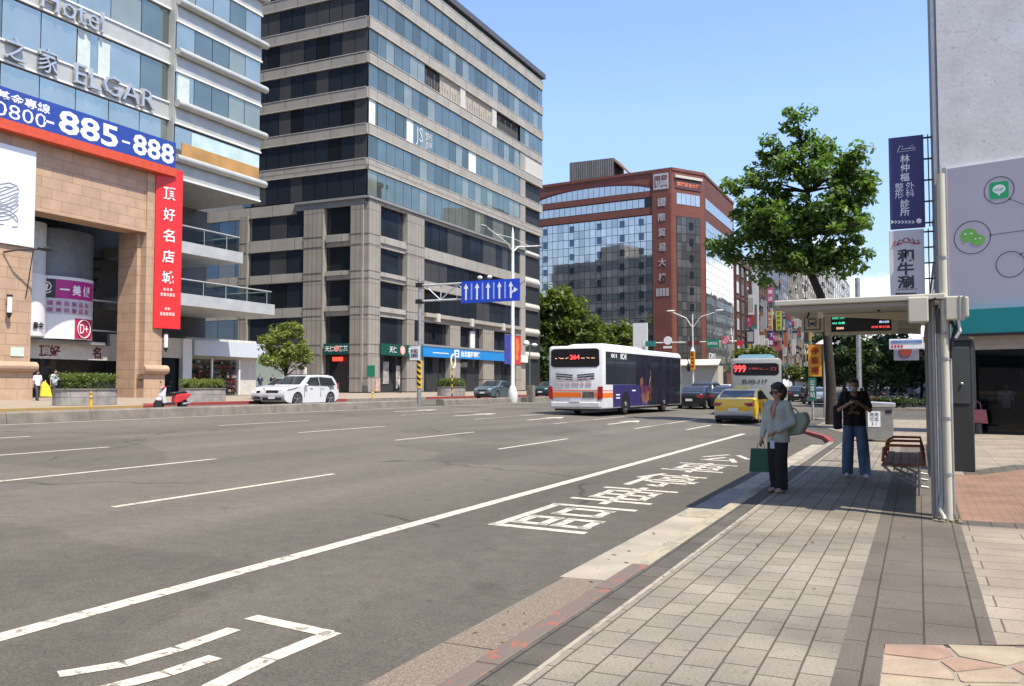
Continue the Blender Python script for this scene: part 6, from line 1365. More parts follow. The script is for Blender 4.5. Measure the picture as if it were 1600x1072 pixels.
# sign posts on the flare
t = thing('sign_post', 'lamp topped post carrying a tall yellow sign with red characters', 'sign post', (-4.0, 43, 0))
mb = MB(); mb.cyl((-4.0, 43, 0), (-4.0, 43, 3.7), .055, n=10); mb.build('pole', m_grey, t)
mb = MB(); mb.lathe([(.42, 3.52), (.38, 3.58), (.1, 3.74), (.02, 3.78)], (-3.95, 43, 0), n=18); mb.build('lamp_shade', m_offw, t, smooth=50)
mb = MB(); mb.box(-4.68, -4.10, 42.92, 43.0, 2.02, 3.5); sb = mb.build('sign_board', M('amber_sign_face', (.72, .33, .02), .45, var=.06), t)
for i, ch in enumerate('停車場'): text(ch, (-4.39, 42.92, 3.22 - i * .46), (1, 0, 0), (0, 0, 1), .36, .36, M('deep_red_letters', (.30, .02, .01), .5), sb, bold=.02)
mb = MB(); mb.lathe([(.4, 0), (.4, .05), (.1, .1)], (-4.2, 43, 0), n=14); mb.build('base', m_conc, t)
t = thing('stop_post', 'green and white bus stop post beside the yellow sign', 'sign post', (-4.45, 42.3, 0))
mb = MB(); mb.cyl((-4.45, 42.3, 0), (-4.45, 42.3, 1.9), .05, n=10); mb.build('pole', m_steel, t)
mb = MB(); mb.box(-4.62, -4.28, 42.24, 42.28, .9, 1.95); sb = mb.build('sign_board', M('stop_green', (.02, .16, .13), .5), t)
text('公\n車\n站', (-4.45, 42.24, 1.45), (1, 0, 0), (0, 0, 1), .2, .8, WL, sb)
t = thing('steel_post', 'plain grey post rising behind the arrivals board', 'post', (-1.9, 33, 0))
mb = MB(); mb.cyl((-1.9, 33, 0), (-1.9, 33, 5.4), .085, n=10); mb.build('pole', m_steel, t, smooth=50)
mb = MB(); mb.lathe([(.16, 0), (.16, .05), (.09, .12)], (-1.9, 33, 0), n=12); mb.build('base', m_steel, t)
# lane arrow sign on its truss
t = thing('lane_sign', 'blue overhead sign with five white lane arrows on a truss arm', 'road sign', (-25.95, 43, .4))
zt = .40
mb = MB(); mb.cyl((-25.95, 43, zt), (-25.95, 43, 7.75), .13, .10, n=12); mb.build('pole', m_steel, t, smooth=50)
mb = MB(); mb.cyl((-25.95, 43, 1.45), (-25.95, 43, 3.05), .15, n=14); mb.build('warning_wrap', brickmat('x', (.7, .42, .02), (.7, .42, .02), (.7, .42, .02), 1, 1, 0, 'xyz') if False else None or M('yellow_wrap', (.70, .42, .02), .5), t)
mb = MB()
for k in range(5):
    z = 1.5 + k * .32; vs = []
    for a in range(7):
        an = R(-90 - 25 - 90 + a * 30); vs += [(-25.95 + .156 * math.cos(an), 43 + .156 * math.sin(an), z + .3 - a * .045), (-25.95 + .156 * math.cos(an), 43 + .156 * math.sin(an), z + .46 - a * .045)]
    mb.add(vs, [(2 * a, 2 * a + 2, 2 * a + 3, 2 * a + 1) for a in range(6)])
mb.build('black_stripe', m_black, t, fix=False)
mb = MB()
for z in (6.45, 7.35): mb.cyl((-25.95, 43, z), (-19.6, 43, z), .06, n=8)
for k in range(6):
    x = -25.6 + k * 1.05; mb.cyl((x, 43, 6.45 if k % 2 else 7.35), (x + 1.05, 43, 7.35 if k % 2 else 6.45), .035, n=6); mb.cyl((x + 1.05, 43, 6.45), (x + 1.05, 43, 7.35), .03, n=6)
mb.build('truss', M('truss_grey', (.55, .56, .56), .45, .3), t)
mb = MB(); mb.box(-26.15, -25.75, 42.85, 43.15, 6.3, 6.55); mb.box(-26.15, -25.75, 42.85, 43.15, 7.25, 7.5); mb.build('clamp', m_black, t)
mb = MB(); mb.prism([(-23.12, 42.80, 6.20), (-19.53, 42.80, 6.20), (-19.53, 42.80, 7.42), (-23.12, 42.80, 7.42)], (0, .06, 0)); sb = mb.build('sign_board', M('traffic_blue', (.015, .07, .55), .4, var=.03), t)
mb = MB()
def arr(cx, turn):
    y = 42.79; mb.box(cx - .05, cx + .05, y, y + .01, 6.36, 7.0); mb.prism([(cx - .14, y, 7.0), (cx + .14, y, 7.0), (cx, y, 7.28)], (0, .01, 0))
    if turn: mb.prism([(cx + .051, y, 6.58), (cx + .20, y, 6.75), (cx + .20, y, 6.87), (cx + .051, y, 6.70)], (0, .01, 0)); mb.prism([(cx + .20, y, 6.66), (cx + .42, y, 6.81), (cx + .20, y, 6.96)], (0, .01, 0))
for k in range(5): mb = MB(); arr(-22.82 + k * .69, k == 4); mb.build('arrow', WL, sb)
for k in range(4): MB().box(-22.52 + k * .69, -22.43 + k * .69, 42.79, 42.80, 6.36, 7.28).build('divider', M('pale_blue_lines', (.30, .40, .75), .5), sb)
mb = MB(); mb.box(-26.15, -25.95, 42.75, 43.05, 4.15, 5.35); mb.build('signal_box', m_black, t, bevel=.03)
mb = MB(); mb.box(-26.45, -25.85, 42.78, 42.86, 3.05, 3.85); nb = mb.build('notice_board', m_white, t)
text('前方路口\n右轉專用', (-26.15, 42.78, 3.45), (1, 0, 0), (0, 0, 1), .48, .5, m_ink, nb)
mb = MB(); mb.ell((-22, 42.9, 7.6), (.15, .12, .1), 10, 6); mb.ell((-21.4, 42.9, 7.6), (.15, .12, .1), 10, 6); mb.build('spot_lamp', m_lamp, t)
# white lamp post with banners
t = thing('street_lamp', 'tall white street lamp with two arms and blue and red banners', 'street lamp', (-26, 55.8, .43))
mb = MB(); mb.lathe([(.30, .4), (.36, .7), (.34, 1.1), (.22, 1.5), (.14, 1.65), (.10, 12.4), (.02, 12.9)], (-26, 55.8, 0), n=16); mb.build('pole', m_offw, t, smooth=50)
mb = MB()
for s, l, z in ((-1, 4.2, .3), (1, 4.6, .9)):
    mb.tube([(-26, 55.8, 11.1), (-26 + s * .3 * 0, 55.8 + s * .9, 11.6), (-26, 55.8 + s * l * .6, 11.9), (-26, 55.8 + s * l, 12.2)], .05, 7); mb.tube([(-26, 55.8, 12.1), (-26, 55.8 + s * l * .7, 11.95)], .025, 6)
mb.build('arm', m_offw, t)
for s, l in ((-1, 4.2), (1, 4.6)): mb = MB(); mb.ell((-26, 55.8 + s * (l + .3), 12.2), (.12, .5, .09), 12, 6); mb.build('lamp_head', m_grey, t, smooth=60)
for y0, y1, mt, nm in ((54.5, 55.5, M('banner_blue', (.05, .06, .30), .6, var=.3), 'blue_banner'), (56.1, 57.2, M('banner_red', (.60, .05, .04), .6, var=.2), 'red_banner')):
    mb = MB(); mb.box(-26.03, -26.0, y0, y1, 3.1, 5.15); bn_ = mb.build(nm, mt, t); mb = MB(); mb.cyl((-26, y0, 5.17), (-26, 55.8, 5.17), .02, n=6) if y0 < 55.8 else mb.cyl((-26, 55.8, 5.17), (-26, y1, 5.17), .02, n=6); mb.build('rod', m_steel, bn_)
mb = MB(); mb.prism([(-25.995, 56.3, 4.9), (-25.995, 56.7, 5.0), (-25.995, 56.95, 4.3), (-25.995, 56.6, 3.9), (-25.995, 56.9, 3.5), (-25.995, 56.3, 3.4)], (.01, 0, 0)); mb.build('banner_print', M('print_orange2', (.75, .2, .05), .6), bn_)
tag(MB().box(-25.7, -25.2, 57.5, 57.95, .4, 1.6).build('control_box', m_conc, bevel=.03), 'small weathered control box at the foot of the white street lamp', 'cabinet')
# ring sign on striped post
t = thing('ring_sign', 'thin black and yellow post with a pale ring sign by the planter', 'sign post', (-34.6, 62.5, .72))
mb = MB(); mb.cyl((-34.6, 62.5, .72), (-34.6, 62.5, 3.6), .05, n=8); mb.build('pole', MATS['yellow_wrap'], t)
mb = MB(); [mb.cyl((-34.6, 62.5, .72 + k * .5), (-34.6, 62.5, .97 + k * .5), .053, n=8) for k in range(4)]; mb.build('black_stripe', m_black, t)
mb = MB(); mb.tube([(-34.5 , 62.5 + .36 * math.cos(a), 3.6 + .55 * math.sin(a)) for a in np.linspace(0, 2 * math.pi, 21)], .06, 6); mb.build('ring', m_lamp, t)
# globe lamp by the trees
t = thing('street_lamp', 'short lamp with two white globes in front of the dark trees', 'street lamp', (-34.5, 78, .74))
mb = MB(); mb.cyl((-34.5, 78, .74), (-34.5, 78, 5.6), .06, n=8); mb.tube([(-34.5, 76.4, 5.6), (-34.5, 79.8, 5.6)], .05, 6); mb.build('pole', M('lamp_green', (.10, .18, .16), .5), t)
mb = MB(); mb.ell((-34.5, 77.2, 5.7), (.28, .45, .3), 12, 8); mb.build('lamp_globe', m_lamp, t, smooth=60); mb = MB(); mb.ell((-34.5, 79.2, 5.65), (.22, .6, .16), 12, 8); mb.build('lamp_globe', m_lamp, t, smooth=60)
# green info sign on the pavement by the stone column
t = thing('green_sign', 'small round cornered green sign in front of the stone corner column', 'sign', (-51, 75.6, .85))
mb = MB(); mb.cyl((-51, 75.0, .85), (-51, 75.0, 2.6), .04, n=8); mb.build('pole', m_steel, t); mb = MB(); mb.box(-51.5, -50.5, 74.9, 74.98, 2.5, 3.7); mb.build('sign_board', M('mid_green', (.02, .22, .13), .5), t, bevel=.05)
# yellow chain posts
for i, (x, y, lb) in enumerate(((-30.9, 25.2, 'yellow bollard left of the parked scooter'), (-34.1, 41.3, 'yellow bollard at the kerb beside the white SUV front'), (-34.2, 50.5, 'yellow bollard behind the white SUV'))):
    t = thing('bollard', lb, 'bollard', (x, y, .72), 0, 'yellow bollards along the far kerb')
    mb = MB(); mb.cyl((x, y, .7), (x, y, 1.25), .06, n=10); mb.build('post', MATS['yellow_wrap'], t); mb = MB(); mb.ell((x, y, 1.28), (.075,) * 3, 10, 6); mb.build('cap', m_kyelf, t); mb = MB(); mb.tube([(x + .085 * math.cos(a), y + .085 * math.sin(a), 1.12) for a in np.linspace(0, 6.28, 13)], .018, 5); mb.build('ring', m_steel, t)
# wall lamp bracket sticking out at the left edge
t = thing('bracket_lamp', 'dark lamp on a long bracket fixed to the granite pillar', 'wall lamp', (-45.9, 31.8, 9.2))
mb = MB(); mb.tube([(-45.95, 31.6, 9.0), (-45.4, 32.0, 9.15), (-44.9, 33.0, 9.3)], .05, 6); mb.tube([(-45.95, 33.0, 6.6), (-45.0, 32.7, 9.2)], .03, 5); mb.build('bracket', m_trimb, t); mb = MB(); mb.ell((-44.8, 33.3, 9.35), (.2, .5, .14), 10, 6); mb.build('lamp_head', m_trimb, t, smooth=60)
# far signal gantry, lamp, pylon and signs beyond the crossing
GY = 112.0
def gy(px, py): return atY(px, py, GY)
t = thing('street_lamp', 'far white street lamp with two upswept arms before the brick tower', 'street lamp', (gy(1083, 600).x, GY, .4))
b0 = gy(1083, 600); tp = gy(1083, 491)
mb = MB(); mb.cyl((b0.x, GY, .35), (b0.x, GY, tp.z), .14, .09, n=10); mb.build('pole', m_offw, t)
mb = MB(); mb.tube([(b0.x, GY, tp.z - 1.8), gy(1072, 497), gy(1046, 486)], .07, 6); mb.tube([(b0.x, GY, tp.z - 1.8), gy(1095, 495), gy(1127, 485)], .07, 6); mb.build('arm', m_offw, t)
for q in (gy(1048, 486), gy(1124, 485)): mb = MB(); mb.ell(q, (.6, .2, .12), 10, 6); mb.build('lamp_head', m_offw, t)
t = thing('signal_gantry', 'signal mast arm across the far crossing with street name and no turn signs', 'traffic signal', (gy(1010, 600).x, GY + .4, .5))
a, c = gy(1004, 536), gy(1160, 536); mb = MB(); mb.cyl((a.x, GY + .4, a.z), (c.x, GY + .4, a.z), .08, n=8); mb.build('mast_arm', m_offw, t)
mb = MB(); mb.cyl((a.x, GY + .4, .4), (a.x, GY + .4, a.z + .2), .14, n=8); mb.build('pole', m_offw, t)
def gbox(nm, x0, y0, x1, y1, mat, par=None): a = gy(x0, y0); b = gy(x1, y1); return MB().box(a.x, b.x, GY + .1, GY + .25, b.z, a.z).build(nm, mat, par or t)
gbox('teal_sign', 1008, 533, 1024, 541, M('teal_sign_face', (.02, .20, .20), .5)); gbox('signal_head', 1073, 533, 1093, 540, M('maroon_housing', (.15, .03, .03), .5))
sg = gbox('street_name_sign', 1103, 530, 1123, 543, M('street_sign_green', (.01, .20, .12), .5)); q = gy(1113, 536.5); text('復興南路', (q.x, GY + .1, q.z), (1, 0, 0), (0, 0, 1), 1.3, .4, WL, sg)
q = gy(1133, 532); mb = MB(); mb.cyl((q.x, GY + .25, q.z), (q.x, GY + .1, q.z), .52, n=20); nt_ = mb.build('no_turn_sign', WL, t)
mb = MB(); mb.tube([(q.x + .45 * math.cos(a), GY + .09, q.z + .45 * math.sin(a)) for a in np.linspace(0, 6.29, 21)], .07, 5); mb.tube([(q.x - .3, GY + .09, q.z + .3), (q.x + .3, GY + .09, q.z - .3)], .06, 5); mb.build('red_ring', m_red, nt_)
q = gy(1043, 532); mb = MB(); mb.cyl((q.x, GY + .25, q.z), (q.x, GY + .1, q.z), .55, n=18); mb.build('round_sign', m_white, t); gbox('plate', 1036, 541, 1049, 544, m_white)
gbox('red_signal', 1151, 532, 1160, 540, m_red)
t = thing('notice_column', 'amber lantern shaped vertical sign hanging on the far lamp post', 'sign', (gy(1083, 578).x, GY - .3, 3))
a = gy(1079, 549); b = gy(1087, 578); mb = MB(); mb.box(a.x, b.x, GY - .35, GY - .15, b.z, a.z); mb.build('sign_board', MATS['amber_sign_face'], t, bevel=.05); mb = MB(); mb.cyl(((a.x + b.x) / 2, GY - .25, a.z), ((a.x + b.x) / 2, GY - .25, a.z + .5), .3, .08, n=10); mb.build('cap', m_lamp, t)
mb = MB(); [mb.box((a.x + b.x) / 2 - .16, (a.x + b.x) / 2 + .16, GY - .37, GY - .35, a.z - .6 - k * .5, a.z - .3 - k * .5) for k in range(4)]; mb.build('lettering', MATS['deep_red_letters'], t)
t = thing('pylon_sign', 'blank white pylon board standing behind the white bus roof', 'sign', (-38.8, 128, .8))
a = atY(989, 505, 128); b = atY(1011, 548, 128); mb = MB(); mb.box(a.x, b.x, 128, 128.5, b.z - 2.5, a.z); mb.build('sign_board', M('pylon_white', (.68, .70, .69), .5, var=.03), t); mb = MB(); mb.box(a.x + .3, a.x + .5, 128.1, 128.3, .8, b.z - 2.5); mb.box(b.x - .5, b.x - .3, 128.1, 128.3, .8, b.z - 2.5); mb.build('leg', m_steel, t)
t = thing('small_kiosk', 'cream awning kiosk at the foot of the brick tower', 'kiosk', (gy(1080, 590).x, 140, .7))
a = atY(1060, 566, 140); b = atY(1122, 600, 140); mb = MB(); mb.box(a.x, b.x, 140, 144, .6, a.z - .6); mb.build('wall', m_cream, t); mb = MB(); mb.prism([(a.x - .3, 139, a.z - .6), (b.x + .3, 139, a.z - .6), (b.x + .3, 141, a.z + .3), (a.x - .3, 141, a.z + .3)], (0, 0, .15)); mb.build('awning', M('cream_canvas', (.62, .58, .48), .7), t)
# projecting shop signs down the left row
def vsign(x0, y0, x1, y1, D, mat, lb, tx=None, tm=None):
    a = atY(x0, y0, D); b = atY(x1, y1, D); t = thing('vertical_sign', lb, 'sign', ((a.x + b.x) / 2, D, b.z)); mb = MB(); mb.box(a.x, b.x, D, D + .5, b.z, a.z); mb.build('sign_board', mat, t)
    mb = MB(); [mb.box(a.x - .6, b.x, D + .2, D + .3, z - .08, z + .08) for z in (b.z + .4, a.z - .4)]; mb.build('bracket', m_steel, t)
    if tx:
        n = len(tx); h = (a.z - b.z) / n
        for i, ch in enumerate(tx): text(ch, ((a.x + b.x) / 2, D, a.z - h * (i + .5)), (1, 0, 0), (0, 0, 1), min(h, (b.x - a.x)) * .75, min(h, b.x - a.x) * .75, tm or WL, t, bold=.02)
def cm(n, c): return M('signface_' + n, c, .5, var=.08)
vsign(1175, 412, 1186, 545, 215.5, cm('white', (.66, .66, .66)), 'very tall blank white vertical sign on the shop houses')
vsign(1163, 496, 1173, 511, 214, cm('magenta', (.50, .03, .16)), 'small magenta sign left of the tall white sign', '美妝')
vsign(1164, 521, 1173, 531, 214.2, cm('aqua', (.25, .50, .60)), 'small aqua sign under the magenta sign')
vsign(1164, 533, 1173, 545, 214.4, cm('yellow', (.65, .50, .05)), 'small yellow sign under the aqua sign')
vsign(1199, 440, 1208, 472, 236, cm('pink', (.55, .10, .25)), 'pink vertical sign just below the tree crown', '眼鏡店')
vsign(1198, 482, 1207, 516, 236.5, cm('cream', (.60, .52, .30)), 'cream vertical sign with red characters under the pink sign', '牛肉麵館', m_red)
vsign(1199, 517, 1209, 566, 237, cm('violet', (.25, .03, .25)), 'violet vertical sign lowest under the cream one', '歡唱廣場')
vsign(1186, 524, 1195, 546, 222, cm('pale', (.60, .60, .58)), 'pale blank vertical sign left of the violet sign')
vsign(1212, 486, 1221, 516, 250, cm('lemon', (.62, .56, .10)), 'lemon yellow vertical sign with green characters', '健康藥局', M('leaf_green', (.02, .2, .05), .5))
vsign(1210, 520, 1218, 532, 250.3, cm('rose', (.55, .25, .28)), 'small rose sign under the lemon yellow sign')
vsign(1209, 534, 1217, 546, 250.6, cm('brick', (.45, .10, .08)), 'small brick red sign under the rose sign')
sgc = (('orange', (.34, .13, .05)), ('crimson', (.25, .04, .06)), ('turquoise', (.07, .20, .21)), ('navy', (.03, .04, .12)), ('mustard', (.34, .25, .07)), ('grey', (.22, .22, .22)), ('white', (.42, .41, .39)), ('green', (.04, .14, .07)), ('mauve', (.24, .13, .24)), ('black', (.03, .03, .03)))
hs = ((206, 227, 'dark brick house'), (227, 242, 'brown house'), (242, 262, 'slate house'), (262, 285, 'blue grey slab'), (285, 325, 'cream block'), (325, 380, 'pale block'))
for hi, (ya, yb, hn) in enumerate(hs):
    for k, (cn, cc) in enumerate(sgc):
        if (k * 7 + hi * 3) % 10 > 6: continue
        D = ya + (yb - ya) * ((k * 37 % 10) + .5) / 10; z0 = 4.5 + (k * 53 + hi * 29) % 19; hh = 1.8 + ((k * 31 + hi * 17) % 9) * .5; ww = .9 + .25 * ((k + hi) % 4)
        t = thing('vertical_sign', '%s shop sign sticking out %s on the %s' % (cn, 'low' if z0 < 10 else 'half way up' if z0 < 17 else 'high up', hn), 'sign', (-36.4 + ww / 2, D, z0)); MB().box(-36.55, -36.55 + ww, D, D + .4, z0, z0 + hh).build('sign_board', cm(cn, cc), t)
        MB().box(-36.56, -36.5, D - .01, D + .41, z0 - .2, z0 + hh + .2).build('bracket', m_steel, t)
        MB().box(-36.4, -36.7 + ww, D - .03, D, z0 + hh * .15, z0 + hh * .85).build('lettering_panel', (M('panel_pale', (.42, .40, .36), .6), M('panel_dark', (.05, .04, .05), .6), M('panel_rust', (.28, .09, .06), .6))[k % 3], t)
for i, (px, py, D, c, hh, lb) in enumerate(((1243, 470, 300, (.5, .08, .1), 26, 'red'), (1249, 500, 310, (.55, .5, .45), 30, 'ivory'), (1256, 478, 325, (.1, .3, .35), 22, 'sea green'), (1263, 505, 340, (.55, .35, .05), 26, 'ochre'), (1270, 520, 360, (.4, .05, .2), 20, 'plum'), (1225, 520, 262, (.5, .12, .06), 22, 'vermilion'), (1237, 530, 288, (.6, .6, .58), 24, 'chalk white'), (1192, 470, 225, (.35, .36, .4), 44, 'slate'))):
    vsign(px, py, px + 6, py + hh, D, cm(lb.replace(' ', '_'), c), 'narrow %s vertical sign sticking out of the crowded shop row' % lb)
vsign(1231, 486, 1237, 512, 280, cm('blue', (.10, .14, .40)), 'narrow blue vertical sign on the bluish grey building', '旅館')
# planters
m_leafh = None
# ================================================================== trees and planting
def leafmat(name, c0, c1, tr=.35):
    m, t, b = node_mat(name); L = t.links.new
    g = t.nodes.new('ShaderNodeNewGeometry'); r = t.nodes.new('ShaderNodeValToRGB'); r.color_ramp.elements[0].color = (*c0, 1); r.color_ramp.elements[1].color = (*c1, 1)
    L(g.outputs['Random Per Island'], r.inputs[0]); L(r.outputs[0], b.inputs['Base Color']); b.inputs['Roughness'].default_value = .45; b.inputs['Specular IOR Level'].default_value = .4
    tl = t.nodes.new('ShaderNodeBsdfTranslucent'); mxc = t.nodes.new('ShaderNodeVectorMath'); mxc.operation = 'MULTIPLY'; mxc.inputs[1].default_value = (1.5, 1.7, .6); L(r.outputs[0], mxc.inputs[0]); L(mxc.outputs[0], tl.inputs[0])
    ms = t.nodes.new('ShaderNodeMixShader'); ms.inputs[0].default_value = tr; L(b.outputs[0], ms.inputs[1]); L(tl.outputs[0], ms.inputs[2]); L(ms.outputs[0], t.nodes['Material Output'].inputs[0]); return m
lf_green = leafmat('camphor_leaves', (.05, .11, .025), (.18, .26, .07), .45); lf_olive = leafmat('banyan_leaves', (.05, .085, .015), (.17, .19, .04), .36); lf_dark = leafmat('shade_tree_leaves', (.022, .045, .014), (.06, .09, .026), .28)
lf_lite = leafmat('young_tree_leaves', (.11, .15, .03), (.24, .26, .07), .4); lf_hedge = leafmat('hedge_leaves', (.06, .10, .015), (.17, .21, .04), .3)
m_bark = M('bark', (.03, .024, .02), .9, var=.35, scale=8, bump=.6, bscale=25)
def quads(name, P, mat, parent, fold=True):
    n = len(P); me = bpy.data.meshes.new(name); V = P.reshape(-1, 3)
    if parent is not None: V = V - np.array(ORG.get(parent.name, Vector()))
    me.vertices.add(n * 4); me.vertices.foreach_set('co', V.ravel().astype(np.float32)); me.loops.add(n * 4); me.loops.foreach_set('vertex_index', np.arange(n * 4, dtype=np.int32))
    me.polygons.add(n); me.polygons.foreach_set('loop_start', np.arange(0, n * 4, 4, dtype=np.int32)); me.polygons.foreach_set('loop_total', np.full(n, 4, dtype=np.int32))
    me.materials.append(mat); me.update(calc_edges=True); me.validate()
    o = bpy.data.objects.new(name, me); COL.objects.link(o); o.parent = parent; return o
def leafcloud(cen, rad, per, size, rng, flat=.7, up=.35):
    C_ = np.repeat(cen, per, 0); Rr = np.repeat(rad, per); n = len(C_)
    d = rng.normal(size=(n, 3)); d /= np.linalg.norm(d, axis=1)[:, None]; r = Rr * rng.random(n) ** .45; p = C_ + d * r[:, None] * np.array([1, 1, flat])
    nr = rng.normal(size=(n, 3)); nr[:, 2] = np.abs(nr[:, 2]) + up; nr += d * .5; nr /= np.linalg.norm(nr, axis=1)[:, None]
    a = np.cross(nr, rng.normal(size=(n, 3))); a /= np.linalg.norm(a, axis=1)[:, None]; b = np.cross(nr, a)
    s = size * (.6 + .8 * rng.random(n))[:, None]
    return np.stack([p - a * s, p - b * s * .48, p + a * s, p + b * s * .48], 1)
def tree(label, trunk, ells, ncl, per, lsize, mat, crad, r0, cat='tree', group=None, seed=1, limbs=14, inner=.55):
    rng = np.random.default_rng(seed); base = Vector(trunk[0][:3])
    t = thing('tree', label, cat, base, 0, group)
    E_ = np.array([[*c, *r] for c, r in ells]); vol = E_[:, 3] * E_[:, 4] * E_[:, 5]; pick = rng.choice(len(E_), ncl, p=vol ** .8 / (vol ** .8).sum())
    d = rng.normal(size=(ncl, 3)); d /= np.linalg.norm(d, axis=1)[:, None]; rr = (inner + (1 - inner) * rng.random(ncl)) ** 1.0
    cen = E_[pick, :3] + d * rr[:, None] * E_[pick, 3:]
    rad = crad * (.6 + .8 * rng.random(ncl))
    quads('crown', leafcloud(cen, rad, per, lsize, rng), mat, t)
    mb = MB(); mb.tube([p[:3] for p in trunk], [p[3] for p in trunk], 9)
    tv = [Vector(p[:3]) for p in trunk]
    for k in rng.choice(ncl, min(limbs, ncl), replace=False):
        c = Vector(cen[k]); i = min(range(1, len(tv)), key=lambda q: (tv[q] - c).length + (0 if tv[q].z < c.z else 3)); a = tv[i]; m_ = a.lerp(c, .5) + Vector((0, 0, -.12 * (c - a).length * 0 + .1))
        rb = trunk[i][3] * .55; mb.tube([a, a.lerp(m_, .6), m_, c], [rb, rb * .75, rb * .5, .02], 6)
    mb.build('trunk', m_bark, t, smooth=60); return t
def E3(px, py, rx, ry, D, dk=1.0):
    c = atY(px, py, D); s = D / .984 / FPX * .97; return ((c.x, c.y, c.z), (rx * s, (rx + ry) / 2 * s * dk, ry * s))
D = 38.0
tp_ = [(*atY(1299, 668, D), .26), (*atY(1298, 600, D), .20), (*atY(1292, 520, D), .18), (*atY(1282, 462, D), .175), (*atY(1267, 428, D), .165), (*atY(1264, 370, D), .13), (*atY(1262, 300, D), .10), (*atY(1252, 240, D), .07), (*atY(1246, 180, D), .03)]
tree('large leafy tree rising behind the shelter roof, tallest tree in view', tp_, [E3(1247, 184, 30, 32, D), E3(1228, 248, 60, 46, D), E3(1272, 238, 34, 40, D), E3(1305, 258, 52, 52, D), E3(1182, 322, 58, 52, D), E3(1300, 335, 62, 55, D), E3(1225, 350, 70, 52, D), E3(1146, 385, 42, 30, D), E3(1322, 395, 36, 24, D), E3(1208, 412, 46, 24, D), E3(1268, 400, 60, 26, D), E3(1188, 440, 22, 14, D), E3(1346, 298, 30, 40, D), E3(1318, 425, 18, 10, D)],
     330, 62, .125, lf_green, .43, .3, seed=4, limbs=56, inner=.30)
D = 142.0
def mk(label, px, py, els, D, seed, n, mat=lf_olive, per=55, ls=.42, cr=1.35, tw=.35, zb=.74):
    b = atY(px, py, D); b.z = zb; c = els[0][0]; tree(label, [(b.x, b.y, zb, tw), (b.x, b.y, zb + 3, tw * .8), (c[0], c[1], c[2], tw * .3)], els, n, per, ls, mat, cr, tw, seed=seed, group=None)
mk('large olive green tree at the corner beyond the office block, nearest the stone wall', 862, 600, [E3(868, 487, 52, 44, 136), E3(850, 520, 34, 50, 136), E3(905, 515, 34, 34, 136), E3(880, 545, 50, 26, 136)], 136, 11, 190)
mk('mid sized olive tree right of the big corner tree, over the bus roof', 930, 600, [E3(928, 530, 28, 26, 141), E3(915, 555, 26, 18, 141)], 141, 12, 70)
mk('small green tree just left of the white pylon board', 968, 600, [E3(968, 528, 20, 26, 146), E3(950, 545, 16, 16, 146)], 146, 13, 55)
mk('dark low tree behind the big corner tree, in shade beside the office block', 838, 610, [E3(838, 565, 24, 30, 128), E3(862, 580, 26, 18, 128)], 128, 14, 60, lf_dark)
mk('low bushy tree in front of the brick tower arches', 1172, 600, [E3(1165, 556, 16, 9, 175), E3(1190, 552, 18, 9, 175)], 175, 15, 40, lf_olive, 50, .4, 1.2, .25)
b = atX(447, 592, -36.4)
tree('small street tree with a thin trunk behind the white cars', [(b.x, b.y, .74, .09), (b.x, b.y, 2.2, .07), (b.x, b.y + .2, 3.6, .05), (b.x, b.y, 4.6, .03)], [((b.x, b.y, 4.3), (1.55, 1.55, 1.15)), ((b.x, b.y - .8, 3.3), (1.0, 1.0, .6)), ((b.x + .1, b.y + 1.0, 3.4), (1.0, 1.0, .7)), ((b.x, b.y + .1, 5.2), (.8, .8, .5))], 95, 60, .11, lf_lite, .38, .09, seed=21, limbs=26)
far = [(1318, 70, 3.0, 'dark street tree directly behind the standing man'), (1352, 74, 3.4, 'dark street tree right of the grey post'), (1392, 82, 3.2, 'dark street tree above the crossing pedestrians'), (1425, 104, 3.2, 'dark street tree farthest right under the shelter roof'), (1300, 96, 2.8, 'dark street tree behind the yellow vertical sign'), (1405, 128, 3.6, 'dark distant tree behind the pedestrians'), (1335, 100, 3.8, 'dark tree filling the gap behind the standing man'), (1375, 150, 5.5, 'large dark tree far along the right pavement'), (1345, 190, 6.5, 'tallest dark tree at the far end of the right pavement'), (1440, 90, 3.2, 'dark tree behind the shelter column'), (1400, 230, 8, 'broad dark tree closing the view under the shelter roof')]
for i, (px, Dd, r_, lb) in enumerate(far):
    q = atY(px, 640, Dd); rr_ = random.Random(i); h = (4.0 if Dd < 110 else 5.2) + rr_.uniform(-.4, .5)
    tree(lb, [(q.x, Dd, 0, .16), (q.x + .1, Dd, 2.0, .13), (q.x, Dd, h, .06)], [((q.x, Dd, h), (r_ * .75, r_ * .75, 1.9)), ((q.x - r_ * .4, Dd, h - .9), (r_ * .5, r_ * .5, 1.3)), ((q.x + r_ * .45, Dd + .3, h - .7), (r_ * .5, r_ * .5, 1.3))], 100, 60, .17, lf_dark, .6, .16, seed=30 + i, limbs=14, group=None)
for i in range(7):
    Y0 = 150 + i * 34; q = -34.6
    tree('round street tree on the left pavement far down the street, %s' % ('beside the first shop house', 'beyond the tall white sign', 'under the violet sign', 'before the bluish grey building', 'before the cream apartments', 'before the pale apartments', 'farthest along the row')[i], [(q, Y0 + 60, .7, .2), (q, Y0 + 60, 4, .15), (q, Y0 + 60, 6, .05)], [((q, Y0 + 60, 5.6), (2.6, 2.6, 2.3))], 40, 45, .36, lf_olive, 1.0, .2, seed=50 + i, limbs=6)
